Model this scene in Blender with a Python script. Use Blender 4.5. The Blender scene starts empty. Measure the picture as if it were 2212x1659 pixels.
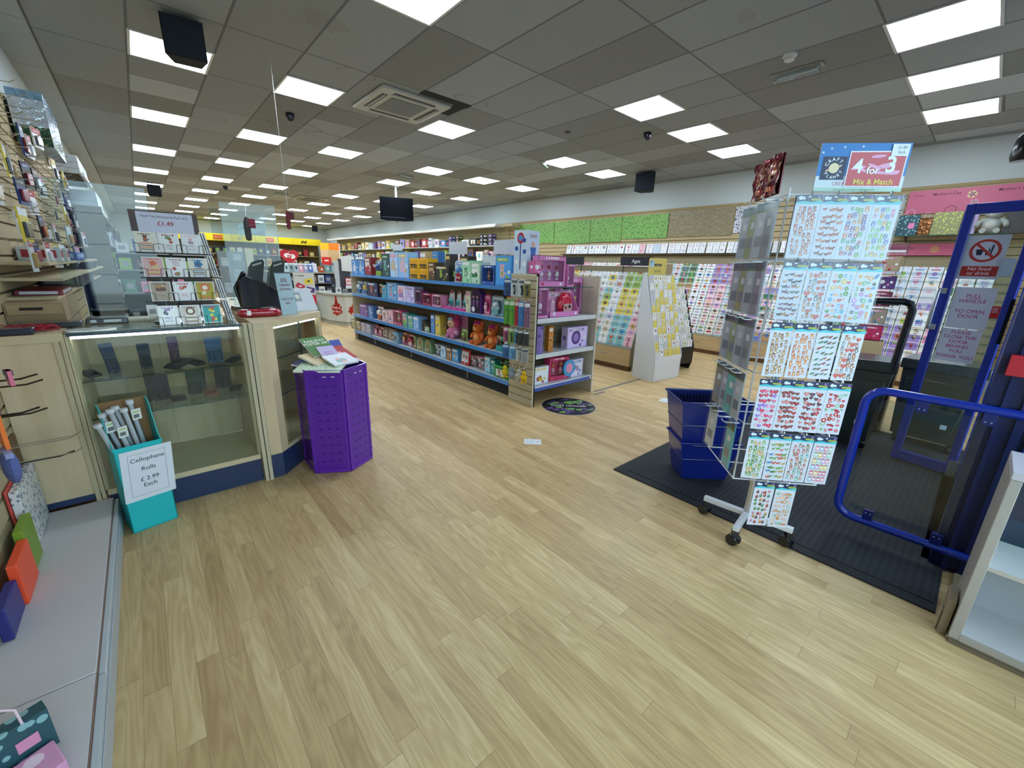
import bpy, math, random
from mathutils import Vector, Matrix
from mathutils.bvhtree import BVHTree
S = bpy.context.scene
COL = S.collection
H = 1.47            # eye height of the photographer
CEIL = 3.27
# ---------------------------------------------------------------- camera, light, exposure
cam_d = bpy.data.cameras.new('camera'); cam = bpy.data.objects.new('camera', cam_d); COL.objects.link(cam)
_yaw, _pitch, _roll = 0.7266, -0.2770, 0.0300
_f = Vector((math.sin(_yaw)*math.cos(_pitch), math.cos(_yaw)*math.cos(_pitch), math.sin(_pitch)))
_r = Vector((math.cos(_yaw), -math.sin(_yaw), 0)); _u = _r.cross(_f)
_c, _s = math.cos(_roll), math.sin(_roll)
_r, _u = _c*_r + _s*_u, -_s*_r + _c*_u
cam.matrix_world = Matrix(((_r.x, _u.x, -_f.x, 0), (_r.y, _u.y, -_f.y, 0), (_r.z, _u.z, -_f.z, H), (0, 0, 0, 1)))
cam_d.sensor_width = 36.0; cam_d.lens = 885.3/2212*36.0; cam_d.clip_start = 0.05; cam_d.clip_end = 200
S.camera = cam
S.view_settings.view_transform = 'Standard'; S.view_settings.look = 'None'
S.view_settings.gamma = 1.0; S.view_settings.use_curve_mapping = False
S.view_settings.exposure = 0.33
W = bpy.data.worlds.new('daylight'); S.world = W; W.use_nodes = True
W.node_tree.nodes['Background'].inputs[0].default_value = (0.66, 0.82, 1.0, 1)
W.node_tree.nodes['Background'].inputs[1].default_value = 4.4
PANEL = 18.0        # strength of the ceiling LED panels
# ---------------------------------------------------------------- helpers
def lin(c):
    return c/12.92 if c <= 0.04045 else ((c+0.055)/1.055)**2.4
def hx(s):
    s = s.lstrip('#'); return tuple(lin(int(s[i:i+2], 16)/255) for i in (0, 2, 4))
_cc = {}
def col(c):
    if isinstance(c, str):
        if c not in _cc: _cc[c] = hx(c)
        return _cc[c]
    return c
class Fr:
    """a frame: origin, right axis, up axis, outward normal"""
    def __init__(s, o, ux=(1, 0, 0), uy=(0, 0, 1)):
        s.o = Vector(o); s.x = Vector(ux).normalized(); s.y = Vector(uy).normalized(); s.n = s.x.cross(s.y)
    def p(s, u, v, w=0): return s.o + s.x*u + s.y*v + s.n*w
class MB:
    def __init__(s): s.v = []; s.f = []; s.c = []
    def face(s, pts, c):
        i = len(s.v); s.v += [tuple(p) for p in pts]; s.f.append(tuple(range(i, i+len(pts)))); s.c.append(col(c))
    def box(s, lo, hi, c, fc=None):
        x0, y0, z0 = lo; x1, y1, z1 = hi; i = len(s.v); c = col(c)
        s.v += [(x0,y0,z0),(x1,y0,z0),(x1,y1,z0),(x0,y1,z0),(x0,y0,z1),(x1,y0,z1),(x1,y1,z1),(x0,y1,z1)]
        fs = [(0,1,5,4),(1,2,6,5),(2,3,7,6),(3,0,4,7),(4,5,6,7),(3,2,1,0)]
        s.f += [tuple(i+k for k in f) for f in fs]; s.c += [col(fc) if (fc and k == 0) else c for k in range(6)]
    def fbox(s, F, u0, u1, v0, v1, w0, w1, c, fc=None):
        P = [F.p(u, v, w) for w in (w0, w1) for (u, v) in ((u0,v0),(u1,v0),(u1,v1),(u0,v1))]
        i = len(s.v); s.v += [tuple(p) for p in P]; c = col(c)
        fs = [(4,5,6,7),(3,2,1,0),(0,1,5,4),(1,2,6,5),(2,3,7,6),(3,0,4,7)]
        s.f += [tuple(i+k for k in f) for f in fs]; s.c += [col(fc) if (fc and k == 0) else c for k in range(6)]
    def prism(s, F, pts, w0, w1, c, fc=None):
        n = len(pts); i = len(s.v)
        s.v += [tuple(F.p(u, v, w0)) for u, v in pts] + [tuple(F.p(u, v, w1)) for u, v in pts]
        s.f.append(tuple(i+n+k for k in range(n))); s.c.append(col(fc or c))
        s.f.append(tuple(i+n-1-k for k in range(n))); s.c.append(col(c))
        for k in range(n):
            m = (k+1) % n; s.f.append((i+k, i+m, i+n+m, i+n+k)); s.c.append(col(c))
    def flat(s, F, pts, w, c): s.face([F.p(u, v, w) for u, v in pts], c)
    def rect(s, F, u0, v0, u1, v1, w, c): s.flat(F, [(u0,v0),(u1,v0),(u1,v1),(u0,v1)], w, c)
    def disc(s, F, u, v, r, w, c, n=12, ry=None, rot=0):
        ry = r if ry is None else ry; cr, sr = math.cos(rot), math.sin(rot); P = []
        for k in range(n):
            a, b = r*math.cos(2*math.pi*k/n), ry*math.sin(2*math.pi*k/n)
            P.append((u+a*cr-b*sr, v+a*sr+b*cr))
        s.flat(F, P, w, c)
    def tube(s, path, r, c, n=8, closed=False, cap=True):
        path = [Vector(p) for p in path]; m = len(path); rings = []; c = col(c); ref = None
        for k, p in enumerate(path):
            if closed: t = path[(k+1) % m]-path[k-1]
            else: t = path[min(k+1, m-1)]-path[max(k-1, 0)]
            t.normalize()
            if ref is None: ref = Vector((0, 0, 1)) if abs(t.z) < 0.9 else Vector((1, 0, 0))
            a = t.cross(ref)
            if a.length < 1e-4: a = t.orthogonal()
            a.normalize(); b = a.cross(t); ref = b
            i = len(s.v); rr = r[k] if isinstance(r, (list, tuple)) else r
            s.v += [tuple(p + a*rr*math.cos(2*math.pi*j/n) + b*rr*math.sin(2*math.pi*j/n)) for j in range(n)]
            rings.append(i)
        for k in range(m if closed else m-1):
            A, B = rings[k], rings[(k+1) % m]
            for j in range(n):
                s.f.append((A+j, B+j, B+(j+1) % n, A+(j+1) % n)); s.c.append(c)
        if cap and not closed:
            s.f.append(tuple(rings[0]+j for j in range(n))); s.c.append(c)
            s.f.append(tuple(rings[-1]+n-1-j for j in range(n))); s.c.append(c)
    def lathe(s, o, prof, c, n=16, axis=(0, 0, 1), sq=1.0):
        A = Vector(axis).normalized(); a = A.orthogonal().normalized(); b = A.cross(a); o = Vector(o); rings = []
        cs = c if isinstance(c, list) else [c]*len(prof)
        for r, h in prof:
            i = len(s.v); s.v += [tuple(o + A*h + a*r*math.cos(2*math.pi*j/n) + b*r*sq*math.sin(2*math.pi*j/n)) for j in range(n)]; rings.append(i)
        for k in range(len(prof)-1):
            P, Q = rings[k], rings[k+1]
            for j in range(n): s.f.append((P+j, P+(j+1) % n, Q+(j+1) % n, Q+j)); s.c.append(col(cs[k]))
        s.f.append(tuple(rings[0]+n-1-j for j in range(n))); s.c.append(col(cs[0]))
        s.f.append(tuple(rings[-1]+j for j in range(n))); s.c.append(col(cs[-1]))
    def ball(s, o, r, c, n=12, sx=1, sy=1, sz=1):
        o = Vector(o); m = max(4, n//2); rings = []
        for k in range(m+1):
            t = math.pi*k/m; i = len(s.v); rings.append(i)
            s.v += [(o.x+r*sx*math.sin(t)*math.cos(2*math.pi*j/n), o.y+r*sy*math.sin(t)*math.sin(2*math.pi*j/n), o.z-r*sz*math.cos(t)) for j in range(n)]
        for k in range(m):
            for j in range(n): s.f.append((rings[k]+j, rings[k]+(j+1) % n, rings[k+1]+(j+1) % n, rings[k+1]+j)); s.c.append(col(c))
    def text(s, F, t, u, v, size, w, c, align='CENTER', bold=0.0, sx=1.0, rot=0.0):
        cr, sr = math.cos(rot), math.sin(rot)
        for vs, fs in [text_mesh(t, align, bold)]:
            i = len(s.v)
            for x, y in vs:
                x, y = x*size*sx, y*size
                s.v.append(tuple(F.p(u + x*cr - y*sr, v + x*sr + y*cr, w)))
            s.f += [tuple(i+k for k in f) for f in fs]; s.c += [col(c)]*len(fs)
    def join(s, o, M=None):
        i = len(s.v); s.v += [tuple(M @ Vector(p)) for p in o.v] if M else o.v
        s.f += [tuple(i+k for k in f) for f in o.f]; s.c += o.c
    def mesh(s, name, smooth=True):
        me = bpy.data.meshes.new(name); me.from_pydata(s.v, [], s.f)
        a = me.color_attributes.new('Col', 'FLOAT_COLOR', 'CORNER'); buf = []
        for f, c in zip(s.f, s.c): buf += [c[0], c[1], c[2], 1.0]*len(f)
        a.data.foreach_set('color', buf)
        if smooth:
            me.polygons.foreach_set('use_smooth', [True]*len(s.f)); me.set_sharp_from_angle(angle=math.radians(38))
        me.update(); return me
_tm = {}
def text_mesh(t, align, bold):
    k = (t, align, bold)
    if k not in _tm:
        cu = bpy.data.curves.new('t', 'FONT'); cu.body = t; cu.align_x = align; cu.align_y = 'CENTER'; cu.offset = bold
        cu.resolution_u = 3
        o = bpy.data.objects.new('t', cu); COL.objects.link(o)
        dg = bpy.context.evaluated_depsgraph_get(); dg.update()
        me = o.evaluated_get(dg).to_mesh()
        _tm[k] = ([(v.co.x, v.co.y) for v in me.vertices], [tuple(p.vertices) for p in me.polygons])
        o.evaluated_get(dg).to_mesh_clear(); bpy.data.objects.remove(o); bpy.data.curves.remove(cu)
    return _tm[k]
# ---------------------------------------------------------------- materials
MATS = {}
def nmat(name):
    m = bpy.data.materials.new(name); m.use_nodes = True; MATS[name] = m
    nt = m.node_tree; return m, nt, nt.nodes['Principled BSDF']
def N(nt, t, **k):
    n = nt.nodes.new(t)
    for a, b in k.items(): setattr(n, a, b)
    return n
def M_(nt, op, a, b=None, c=None):
    n = N(nt, 'ShaderNodeMath', operation=op)
    for i, x in enumerate((a, b, c)):
        if x is None: continue
        if hasattr(x, 'links'): nt.links.new(x, n.inputs[i])
        else: n.inputs[i].default_value = x
    return n.outputs[0]
def mixc(nt, fac, a, b, bt='MIX'):
    n = N(nt, 'ShaderNodeMix', data_type='RGBA', blend_type=bt)
    for i, x in ((0, fac), (6, a), (7, b)):
        if hasattr(x, 'links'): nt.links.new(x, n.inputs[i])
        elif i == 0: n.inputs[0].default_value = x
        else: n.inputs[i].default_value = (*col(x), 1)
    return n.outputs[2]
def paint(name, rough=0.5, metal=0.0, spec=0.5, wob=0.06, scale=30, bump=0.0, coat=0.0):
    m, nt, b = nmat(name)
    at = N(nt, 'ShaderNodeAttribute', attribute_name='Col'); tc = N(nt, 'ShaderNodeTexCoord')
    no = N(nt, 'ShaderNodeTexNoise'); no.inputs['Scale'].default_value = scale
    nt.links.new(tc.outputs['Object'], no.inputs['Vector'])
    g = M_(nt, 'MULTIPLY_ADD', no.outputs[0], wob*2, 1-wob)
    mx = N(nt, 'ShaderNodeVectorMath', operation='SCALE'); nt.links.new(at.outputs['Color'], mx.inputs[0]); nt.links.new(g, mx.inputs['Scale'])
    nt.links.new(mx.outputs[0], b.inputs['Base Color'])
    b.inputs['Roughness'].default_value = rough; b.inputs['Metallic'].default_value = metal
    b.inputs['Specular IOR Level'].default_value = spec; b.inputs['Coat Weight'].default_value = coat
    b.inputs['Coat Roughness'].default_value = 0.12
    if bump:
        bp = N(nt, 'ShaderNodeBump'); bp.inputs['Strength'].default_value = bump; bp.inputs['Distance'].default_value = 0.01
        nt.links.new(no.outputs[0], bp.inputs['Height']); nt.links.new(bp.outputs[0], b.inputs['Normal'])
    return m
P_MATTE = paint('matte_paint', 0.75, wob=0.05)
P_PRINT = paint('printed_card', 0.42, wob=0.03)
P_GLOSS = paint('gloss_plastic', 0.2, wob=0.03, coat=0.3)
P_METAL = paint('metal', 0.3, metal=0.9, wob=0.04)
P_WHITE = paint('powder_coat', 0.35, wob=0.03)
P_BLACK = paint('dull_black', 0.9, spec=0.12)
P_FUR = paint('plush_fur', 0.95, wob=0.25, scale=160, bump=0.8)
P_LEATHER = paint('leather', 0.5, wob=0.15, scale=220, bump=0.3)
P_FOIL = paint('foil', 0.18, metal=0.55, wob=0.35, scale=22, bump=0.9)
P_CRINKLE = paint('crinkled_film', 0.12, wob=0.25, scale=28, bump=0.7, coat=1.0)
def clear(name, tint, base, rough=0.03, fmul=1.0):
    m, nt, b = nmat(name); nt.nodes.remove(b); out = nt.nodes['Material Output']
    tr = N(nt, 'ShaderNodeBsdfTransparent'); tr.inputs[0].default_value = (*col(tint), 1)
    gl = N(nt, 'ShaderNodeBsdfAnisotropic'); gl.inputs['Roughness'].default_value = rough
    lw = N(nt, 'ShaderNodeLayerWeight'); lw.inputs[0].default_value = 0.5
    fac = M_(nt, 'MULTIPLY_ADD', M_(nt, 'POWER', lw.outputs['Facing'], 4.0), 0.7*fmul, base+0.025*fmul)
    tc = N(nt, 'ShaderNodeTexCoord'); no = N(nt, 'ShaderNodeTexNoise'); no.inputs['Scale'].default_value = 6
    nt.links.new(tc.outputs['Object'], no.inputs['Vector'])
    fac = M_(nt, 'MINIMUM', M_(nt, 'MULTIPLY', fac, M_(nt, 'MULTIPLY_ADD', no.outputs[0], 0.3, 0.85)), 1.0)
    mx = N(nt, 'ShaderNodeMixShader'); nt.links.new(fac, mx.inputs[0]); nt.links.new(tr.outputs[0], mx.inputs[1]); nt.links.new(gl.outputs[0], mx.inputs[2])
    nt.links.new(mx.outputs[0], out.inputs[0]); return m
GLASS = clear('clear_glass', '#f3f9f7', 0.01)
FILM = clear('clear_film', '#fafcfd', 0.02, 0.15, 0.5)
ACRYL = clear('clear_acrylic', '#eef5f6', 0.02, 0.04, 0.6)
def wood(name, a, b, sc=1.0, rough=0.45, axis='Z'):
    m, nt, bs = nmat(name); tc = N(nt, 'ShaderNodeTexCoord'); mp = N(nt, 'ShaderNodeMapping')
    mp.inputs['Scale'].default_value = {'Z': (14*sc, 14*sc, 1.2*sc), 'X': (1.2*sc, 14*sc, 14*sc), 'Y': (14*sc, 1.2*sc, 14*sc)}[axis]
    nt.links.new(tc.outputs['Object'], mp.inputs[0]); n1 = N(nt, 'ShaderNodeTexNoise'); n1.inputs['Scale'].default_value = 1.0
    n1.inputs['Detail'].default_value = 6; nt.links.new(mp.outputs[0], n1.inputs['Vector'])
    r = M_(nt, 'SMOOTH_MIN', M_(nt, 'MULTIPLY_ADD', n1.outputs[0], 2.2, -0.6), 1.0, 0.1)
    c = mixc(nt, M_(nt, 'MAXIMUM', r, 0.0), a, b); nt.links.new(c, bs.inputs['Base Color']); bs.inputs['Roughness'].default_value = rough
    return m
MAPLE = wood('maple_laminate', '#dcc6a2', '#cab18a')
MAPLEX = wood('maple_laminate_top', '#dcc9a4', '#c8b28a', axis='X')
BEIGE = wood('beige_board', '#cbc0a9', '#bfb49d', 0.6)
OAKB = wood('brown_wood', '#6e4a2c', '#4b2f1b')
PINE = wood('pale_drawer_wood', '#c7ad84', '#b89c70', axis='Y')
def wallmat(name, c, v=0.05, rough=0.8):
    m, nt, b = nmat(name); tc = N(nt, 'ShaderNodeTexCoord'); n1 = N(nt, 'ShaderNodeTexNoise'); n1.inputs['Scale'].default_value = 0.8
    n1.inputs['Detail'].default_value = 5; nt.links.new(tc.outputs['Object'], n1.inputs['Vector'])
    g = M_(nt, 'MULTIPLY_ADD', n1.outputs[0], v*2, 1-v); cc = N(nt, 'ShaderNodeVectorMath', operation='SCALE')
    cc.inputs[0].default_value = col(c); nt.links.new(g, cc.inputs['Scale']); nt.links.new(cc.outputs[0], b.inputs['Base Color'])
    b.inputs['Roughness'].default_value = rough; return m
WALL = wallmat('painted_wall', '#c3cbc9'); NAVY = wallmat('navy_laminate', '#26365a', 0.04, 0.4)
BLUE = wallmat('blue_metal', '#14349b', 0.05, 0.35); DBLUE = wallmat('dark_blue_metal', '#101f5e', 0.05, 0.4)
PAVE = wallmat('grey_pavement', '#9a9a98', 0.15)
def floormat():
    m, nt, b = nmat('vinyl_planks'); tc = N(nt, 'ShaderNodeTexCoord'); sp = N(nt, 'ShaderNodeSeparateXYZ'); nt.links.new(tc.outputs['Object'], sp.inputs[0])
    u = M_(nt, 'DIVIDE', sp.outputs[0], 0.0755); iu = M_(nt, 'FLOOR', u)
    w1 = N(nt, 'ShaderNodeTexWhiteNoise', noise_dimensions='1D'); nt.links.new(iu, w1.inputs['W'])
    v = M_(nt, 'ADD', M_(nt, 'DIVIDE', sp.outputs[1], 0.92), M_(nt, 'MULTIPLY', w1.outputs[0], 7.3)); iv = M_(nt, 'FLOOR', v)
    cb = N(nt, 'ShaderNodeCombineXYZ'); nt.links.new(iu, cb.inputs[0]); nt.links.new(iv, cb.inputs[1])
    w2 = N(nt, 'ShaderNodeTexWhiteNoise', noise_dimensions='3D'); nt.links.new(cb.outputs[0], w2.inputs['Vector'])
    # grain, shifted for each plank
    g = N(nt, 'ShaderNodeCombineXYZ')
    nt.links.new(M_(nt, 'MULTIPLY_ADD', w2.outputs[0], 31.0, M_(nt, 'MULTIPLY', sp.outputs[0], 34.0)), g.inputs[0])
    nt.links.new(M_(nt, 'MULTIPLY_ADD', w2.outputs[0], 17.0, M_(nt, 'MULTIPLY', sp.outputs[1], 2.6)), g.inputs[1])
    n1 = N(nt, 'ShaderNodeTexNoise'); n1.inputs['Scale'].default_value = 1.0; n1.inputs['Detail'].default_value = 5; n1.inputs['Distortion'].default_value = 0.6; nt.links.new(g.outputs[0], n1.inputs['Vector'])
    g2 = N(nt, 'ShaderNodeCombineXYZ')
    nt.links.new(M_(nt, 'MULTIPLY_ADD', w2.outputs[0], 5.0, M_(nt, 'MULTIPLY', sp.outputs[0], 9.0)), g2.inputs[0])
    nt.links.new(M_(nt, 'MULTIPLY_ADD', w2.outputs[0], 9.0, M_(nt, 'MULTIPLY', sp.outputs[1], 0.9)), g2.inputs[1])
    n2 = N(nt, 'ShaderNodeTexNoise'); n2.inputs['Scale'].default_value = 1.0; n2.inputs['Detail'].default_value = 2; nt.links.new(g2.outputs[0], n2.inputs['Vector'])
    ring = M_(nt, 'PINGPONG', M_(nt, 'MULTIPLY', n2.outputs[0], 14.0), 0.5)
    fine = M_(nt, 'MULTIPLY_ADD', ring, 0.5, M_(nt, 'MULTIPLY', n1.outputs[0], 0.75))
    t = M_(nt, 'ADD', M_(nt, 'MULTIPLY', w2.outputs[0], 0.40), M_(nt, 'MULTIPLY', fine, 0.92))
    rp = N(nt, 'ShaderNodeValToRGB'); e = rp.color_ramp.elements
    e[0].position = 0.18; e[0].color = (*hx('#e0c898'), 1); e[1].position = 0.98; e[1].color = (*hx('#ad8f62'), 1)
    k = e.new(0.55); k.color = (*hx('#c9ac7b'), 1); nt.links.new(t, rp.inputs[0])
    fu = M_(nt, 'FRACT', u); fv = M_(nt, 'FRACT', v)
    edge = M_(nt, 'MAXIMUM', M_(nt, 'GREATER_THAN', M_(nt, 'ABSOLUTE', M_(nt, 'SUBTRACT', fu, 0.5)), 0.487), M_(nt, 'GREATER_THAN', M_(nt, 'ABSOLUTE', M_(nt, 'SUBTRACT', fv, 0.5)), 0.4985))
    c = mixc(nt, M_(nt, 'MULTIPLY', edge, 0.45), rp.outputs[0], '#7d6345')
    nt.links.new(c, b.inputs['Base Color']); b.inputs['Roughness'].default_value = 0.42; b.inputs['Specular IOR Level'].default_value = 0.35
    return m
FLOOR = floormat()
def ceilmat():
    m, nt, b = nmat('ceiling_tiles'); tc = N(nt, 'ShaderNodeTexCoord'); sp = N(nt, 'ShaderNodeSeparateXYZ'); nt.links.new(tc.outputs['Object'], sp.inputs[0])
    u = M_(nt, 'DIVIDE', M_(nt, 'SUBTRACT', sp.outputs[0], 0.23), 0.5965); v = M_(nt, 'DIVIDE', M_(nt, 'SUBTRACT', sp.outputs[1], 0.95), 1.193)
    cb = N(nt, 'ShaderNodeCombineXYZ'); nt.links.new(M_(nt, 'FLOOR', u), cb.inputs[0]); nt.links.new(M_(nt, 'FLOOR', v), cb.inputs[1])
    w = N(nt, 'ShaderNodeTexWhiteNoise', noise_dimensions='3D'); nt.links.new(cb.outputs[0], w.inputs['Vector'])
    # some long tiles are two square ones
    half = M_(nt, 'GREATER_THAN', w.outputs[0], 0.84); fv = M_(nt, 'FRACT', v)
    v2 = M_(nt, 'MULTIPLY', M_(nt, 'FLOOR', M_(nt, 'MULTIPLY', v, 2.0)), half)
    cb2 = N(nt, 'ShaderNodeCombineXYZ'); nt.links.new(M_(nt, 'FLOOR', u), cb2.inputs[0]); nt.links.new(M_(nt, 'FLOOR', v), cb2.inputs[1]); nt.links.new(v2, cb2.inputs[2])
    w2 = N(nt, 'ShaderNodeTexWhiteNoise', noise_dimensions='3D'); nt.links.new(cb2.outputs[0], w2.inputs['Vector'])
    rp = N(nt, 'ShaderNodeValToRGB'); rp.color_ramp.interpolation = 'CONSTANT'; e = rp.color_ramp.elements
    e[0].position = 0; e[0].color = (*hx('#9ca0a0'), 1); e[1].position = 0.35; e[1].color = (*hx('#a3a8aa'), 1)
    for p, c in ((0.6, '#8f918f'), (0.78, '#aeb4b7'), (0.93, '#b8bfc3')): q = e.new(p); q.color = (*hx(c), 1)
    nt.links.new(w2.outputs[0], rp.inputs[0])
    no = N(nt, 'ShaderNodeTexNoise'); no.inputs['Scale'].default_value = 1.4; no.inputs['Detail'].default_value = 3; nt.links.new(tc.outputs['Object'], no.inputs['Vector'])
    st = M_(nt, 'GREATER_THAN', no.outputs[0], 0.70)
    c = mixc(nt, M_(nt, 'MULTIPLY', st, 0.22), rp.outputs[0], '#8a8378')
    au = M_(nt, 'ABSOLUTE', M_(nt, 'SUBTRACT', M_(nt, 'FRACT', u), 0.5)); av = M_(nt, 'ABSOLUTE', M_(nt, 'SUBTRACT', fv, 0.5))
    ah = M_(nt, 'MULTIPLY', M_(nt, 'LESS_THAN', av, 0.007), half)
    ln = M_(nt, 'MAXIMUM', M_(nt, 'MAXIMUM', M_(nt, 'GREATER_THAN', au, 0.483), M_(nt, 'GREATER_THAN', av, 0.493)), ah)
    c = mixc(nt, M_(nt, 'MULTIPLY', ln, 0.8), c, '#6c6f70')
    nt.links.new(c, b.inputs['Base Color']); b.inputs['Roughness'].default_value = 0.9; b.inputs['Specular IOR Level'].default_value = 0.1
    n3 = N(nt, 'ShaderNodeTexNoise'); n3.inputs['Scale'].default_value = 90; nt.links.new(tc.outputs['Object'], n3.inputs['Vector'])
    bp = N(nt, 'ShaderNodeBump'); bp.inputs['Strength'].default_value = 0.25; bp.inputs['Distance'].default_value = 0.004; nt.links.new(n3.outputs[0], bp.inputs['Height']); nt.links.new(bp.outputs[0], b.inputs['Normal'])
    return m
CEILM = ceilmat()
def ribbed():
    m, nt, b = nmat('ribbed_mat'); tc = N(nt, 'ShaderNodeTexCoord'); sp = N(nt, 'ShaderNodeSeparateXYZ'); nt.links.new(tc.outputs['Object'], sp.inputs[0])
    a = M_(nt, 'PINGPONG', M_(nt, 'MULTIPLY', sp.outputs[0], 55.0), 0.5); c2 = M_(nt, 'PINGPONG', M_(nt, 'MULTIPLY', sp.outputs[1], 30.0), 0.5)
    h = M_(nt, 'MULTIPLY', a, c2); c = mixc(nt, M_(nt, 'MULTIPLY', h, 4.0), '#12171e', '#2c343e'); nt.links.new(c, b.inputs['Base Color'])
    bp = N(nt, 'ShaderNodeBump'); bp.inputs['Strength'].default_value = 0.6; bp.inputs['Distance'].default_value = 0.004; nt.links.new(h, bp.inputs['Height']); nt.links.new(bp.outputs[0], b.inputs['Normal'])
    b.inputs['Roughness'].default_value = 0.8; return m
RIBBED = ribbed()
def pattern(name, bg, fg, sc, thr, kind='V', sq=(1, 1, 1)):
    """gift wrap: little marks on a ground colour"""
    m, nt, b = nmat(name); tc = N(nt, 'ShaderNodeTexCoord'); mp = N(nt, 'ShaderNodeMapping'); mp.inputs['Scale'].default_value = sq; nt.links.new(tc.outputs['Object'], mp.inputs[0])
    if kind == 'V':
        v = N(nt, 'ShaderNodeTexVoronoi'); v.inputs['Scale'].default_value = sc; nt.links.new(mp.outputs[0], v.inputs['Vector']); f = M_(nt, 'LESS_THAN', v.outputs['Distance'], thr)
    else:
        v = N(nt, 'ShaderNodeTexNoise'); v.inputs['Scale'].default_value = sc; v.inputs['Distortion'].default_value = 1.5; nt.links.new(mp.outputs[0], v.inputs['Vector']); f = M_(nt, 'GREATER_THAN', v.outputs[0], thr)
    nt.links.new(mixc(nt, f, bg, fg), b.inputs['Base Color']); b.inputs['Roughness'].default_value = 0.4; return m
WRAP_G = pattern('green_dotted_wrap', '#7fb058', '#4c8040', 30, 0.36, 'V', (1, 1, 0.6)); WRAP_T = pattern('taupe_script_wrap', '#85795c', '#a39878', 22, 0.56, 'N', (1, 0.7, 3))
WRAP_F = pattern('grey_floral_wrap', '#d3d3da', '#4e5166', 20, 0.56, 'N'); WRAP_B = pattern('teal_floral_pattern', '#27505a', '#86b0b4', 30, 0.32)
WRAP_Y = pattern('olive_floral_pattern', '#8f9160', '#c9c95e', 30, 0.33); WRAP_K = pattern('grey_birds_wrap', '#a5a6a2', '#33363c', 20, 0.30, 'V', (1, 1, 1.7))
WRAP_W = pattern('white_floral_pattern', '#d8dad6', '#7d7f96', 38, 0.36)
def emit(name, c, s):
    m, nt, b = nmat(name); b.inputs['Base Color'].default_value = (*col(c), 1); b.inputs['Emission Color'].default_value = (*col(c), 1); b.inputs['Emission Strength'].default_value = s; return m
LED = emit('led_diffuser', '#e3f1ff', PANEL)
# ---------------------------------------------------------------- objects
OCC = []
def obj(name, mb, mat, parent=None, loc=(0, 0, 0), rz=0, rx=0, occ=False, smooth=True, bev=0):
    me = mb if isinstance(mb, bpy.types.Mesh) else mb.mesh(name, smooth)
    if mat and not me.materials: me.materials.append(mat)
    o = bpy.data.objects.new(name, me); COL.objects.link(o); o.location = loc; o.rotation_euler = (rx, 0, rz)
    if parent: o.parent = parent
    if occ: OCC.append(o)
    if bev:
        b = o.modifiers.new('bevel', 'BEVEL'); b.width = bev; b.segments = 2; b.limit_method = 'ANGLE'; b.angle_limit = math.radians(50)
    return o
def tag(o, label, cat, group=None):
    o['label'] = label; o['category'] = cat
    if group: o['group'] = group
    return o
def thing(name, label, cat, loc=(0, 0, 0), rz=0, group=None, rx=0):
    o = bpy.data.objects.new(name, None); COL.objects.link(o); o.empty_display_size = 0.05
    o.location = loc; o.rotation_euler = (rx, 0, rz); return tag(o, label, cat, group)
def struct(name, mb, mat, parent=None, **k):
    o = obj(name, mb, mat, parent, **k)
    if not parent: o['kind'] = 'structure'
    return o
def dup(root, loc, rz=0, label=None, rx=0, parent=None, group=None):
    r = root.copy(); COL.objects.link(r)
    if parent: r.parent = parent
    else: r.location = loc; r.rotation_euler = (rx, 0, rz)
    if label: r['label'] = label
    if group: r['group'] = group
    for ch in list(root.children): dup(ch, None, parent=r)
    return r
ORD = 'first second third fourth fifth sixth seventh eighth ninth tenth eleventh twelfth thirteenth fourteenth fifteenth sixteenth seventeenth eighteenth nineteenth twentieth'.split()
def nth(i):
    if i < 20: return ORD[i]
    t, r = divmod(i+1, 10); T = {2: 'twenty', 3: 'thirty', 4: 'forty', 5: 'fifty', 6: 'sixty'}[t]
    return (T[:-1] + 'ieth') if r == 0 else T + '-' + ORD[r-1]
PI = math.pi
# ================================================================ THE SETTING
XL, XR, YB, YF = -0.62, 8.42, 26.0, -1.0
m = MB(); m.box((XL-0.2, YF, -0.1), (XR+0.2, YB+0.2, 0), '#ffffff'); struct('floor', m, FLOOR, smooth=False, occ=True)
m = MB(); m.box((XL-0.2, YF-0.2, CEIL), (XR+0.2, YB+0.2, CEIL+0.1), '#ffffff'); struct('ceiling', m, CEILM, smooth=False)
m = MB(); m.box((XL-0.2, YF, 0), (XL, YB, CEIL), '#ffffff'); struct('wall_left', m, WALL, smooth=False)
m = MB(); m.box((XR, YF, 0), (XR+0.2, YB, CEIL), '#ffffff'); struct('wall_right', m, WALL, smooth=False)
m = MB(); m.box((XL, YB, 0), (XR, YB+0.2, CEIL), '#ffffff'); struct('wall_back', m, WALL, smooth=False)
m = MB(); m.box((XL, YF-0.15, 2.75), (XR, YF, CEIL), '#ffffff'); m.box((3.0, YF-0.15, 0), (3.35, YF, 2.75), '#ffffff'); m.box((5.0, YF-0.15, 0), (XR, YF, 2.75), '#ffffff')
m.box((XL, YF-0.15, 0), (3.0, YF, 0.3), '#ffffff'); struct('wall_front', m, WALL, smooth=False)
m = MB()
for x in (XL, 0.85, 2.3): m.box((x, YF-0.1, 0.3), (x+0.07, YF-0.03, 2.75), '#14349b')
m.box((XL, YF-0.1, 0.3), (3.0, YF-0.03, 0.37), '#14349b'); m.box((XL, YF-0.1, 2.68), (3.0, YF-0.03, 2.75), '#14349b')
wf = struct('window_1', m, P_WHITE); m = MB(); m.box((XL, YF-0.07, 0.37), (3.0, YF-0.064, 2.68), '#ffffff'); struct('window_pane', m, GLASS, wf)
m = MB(); m.box((-14, -16, -0.12), (20, YF, -0.02), '#ffffff'); struct('pavement', m, PAVE, smooth=False)
m = MB()
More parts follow.
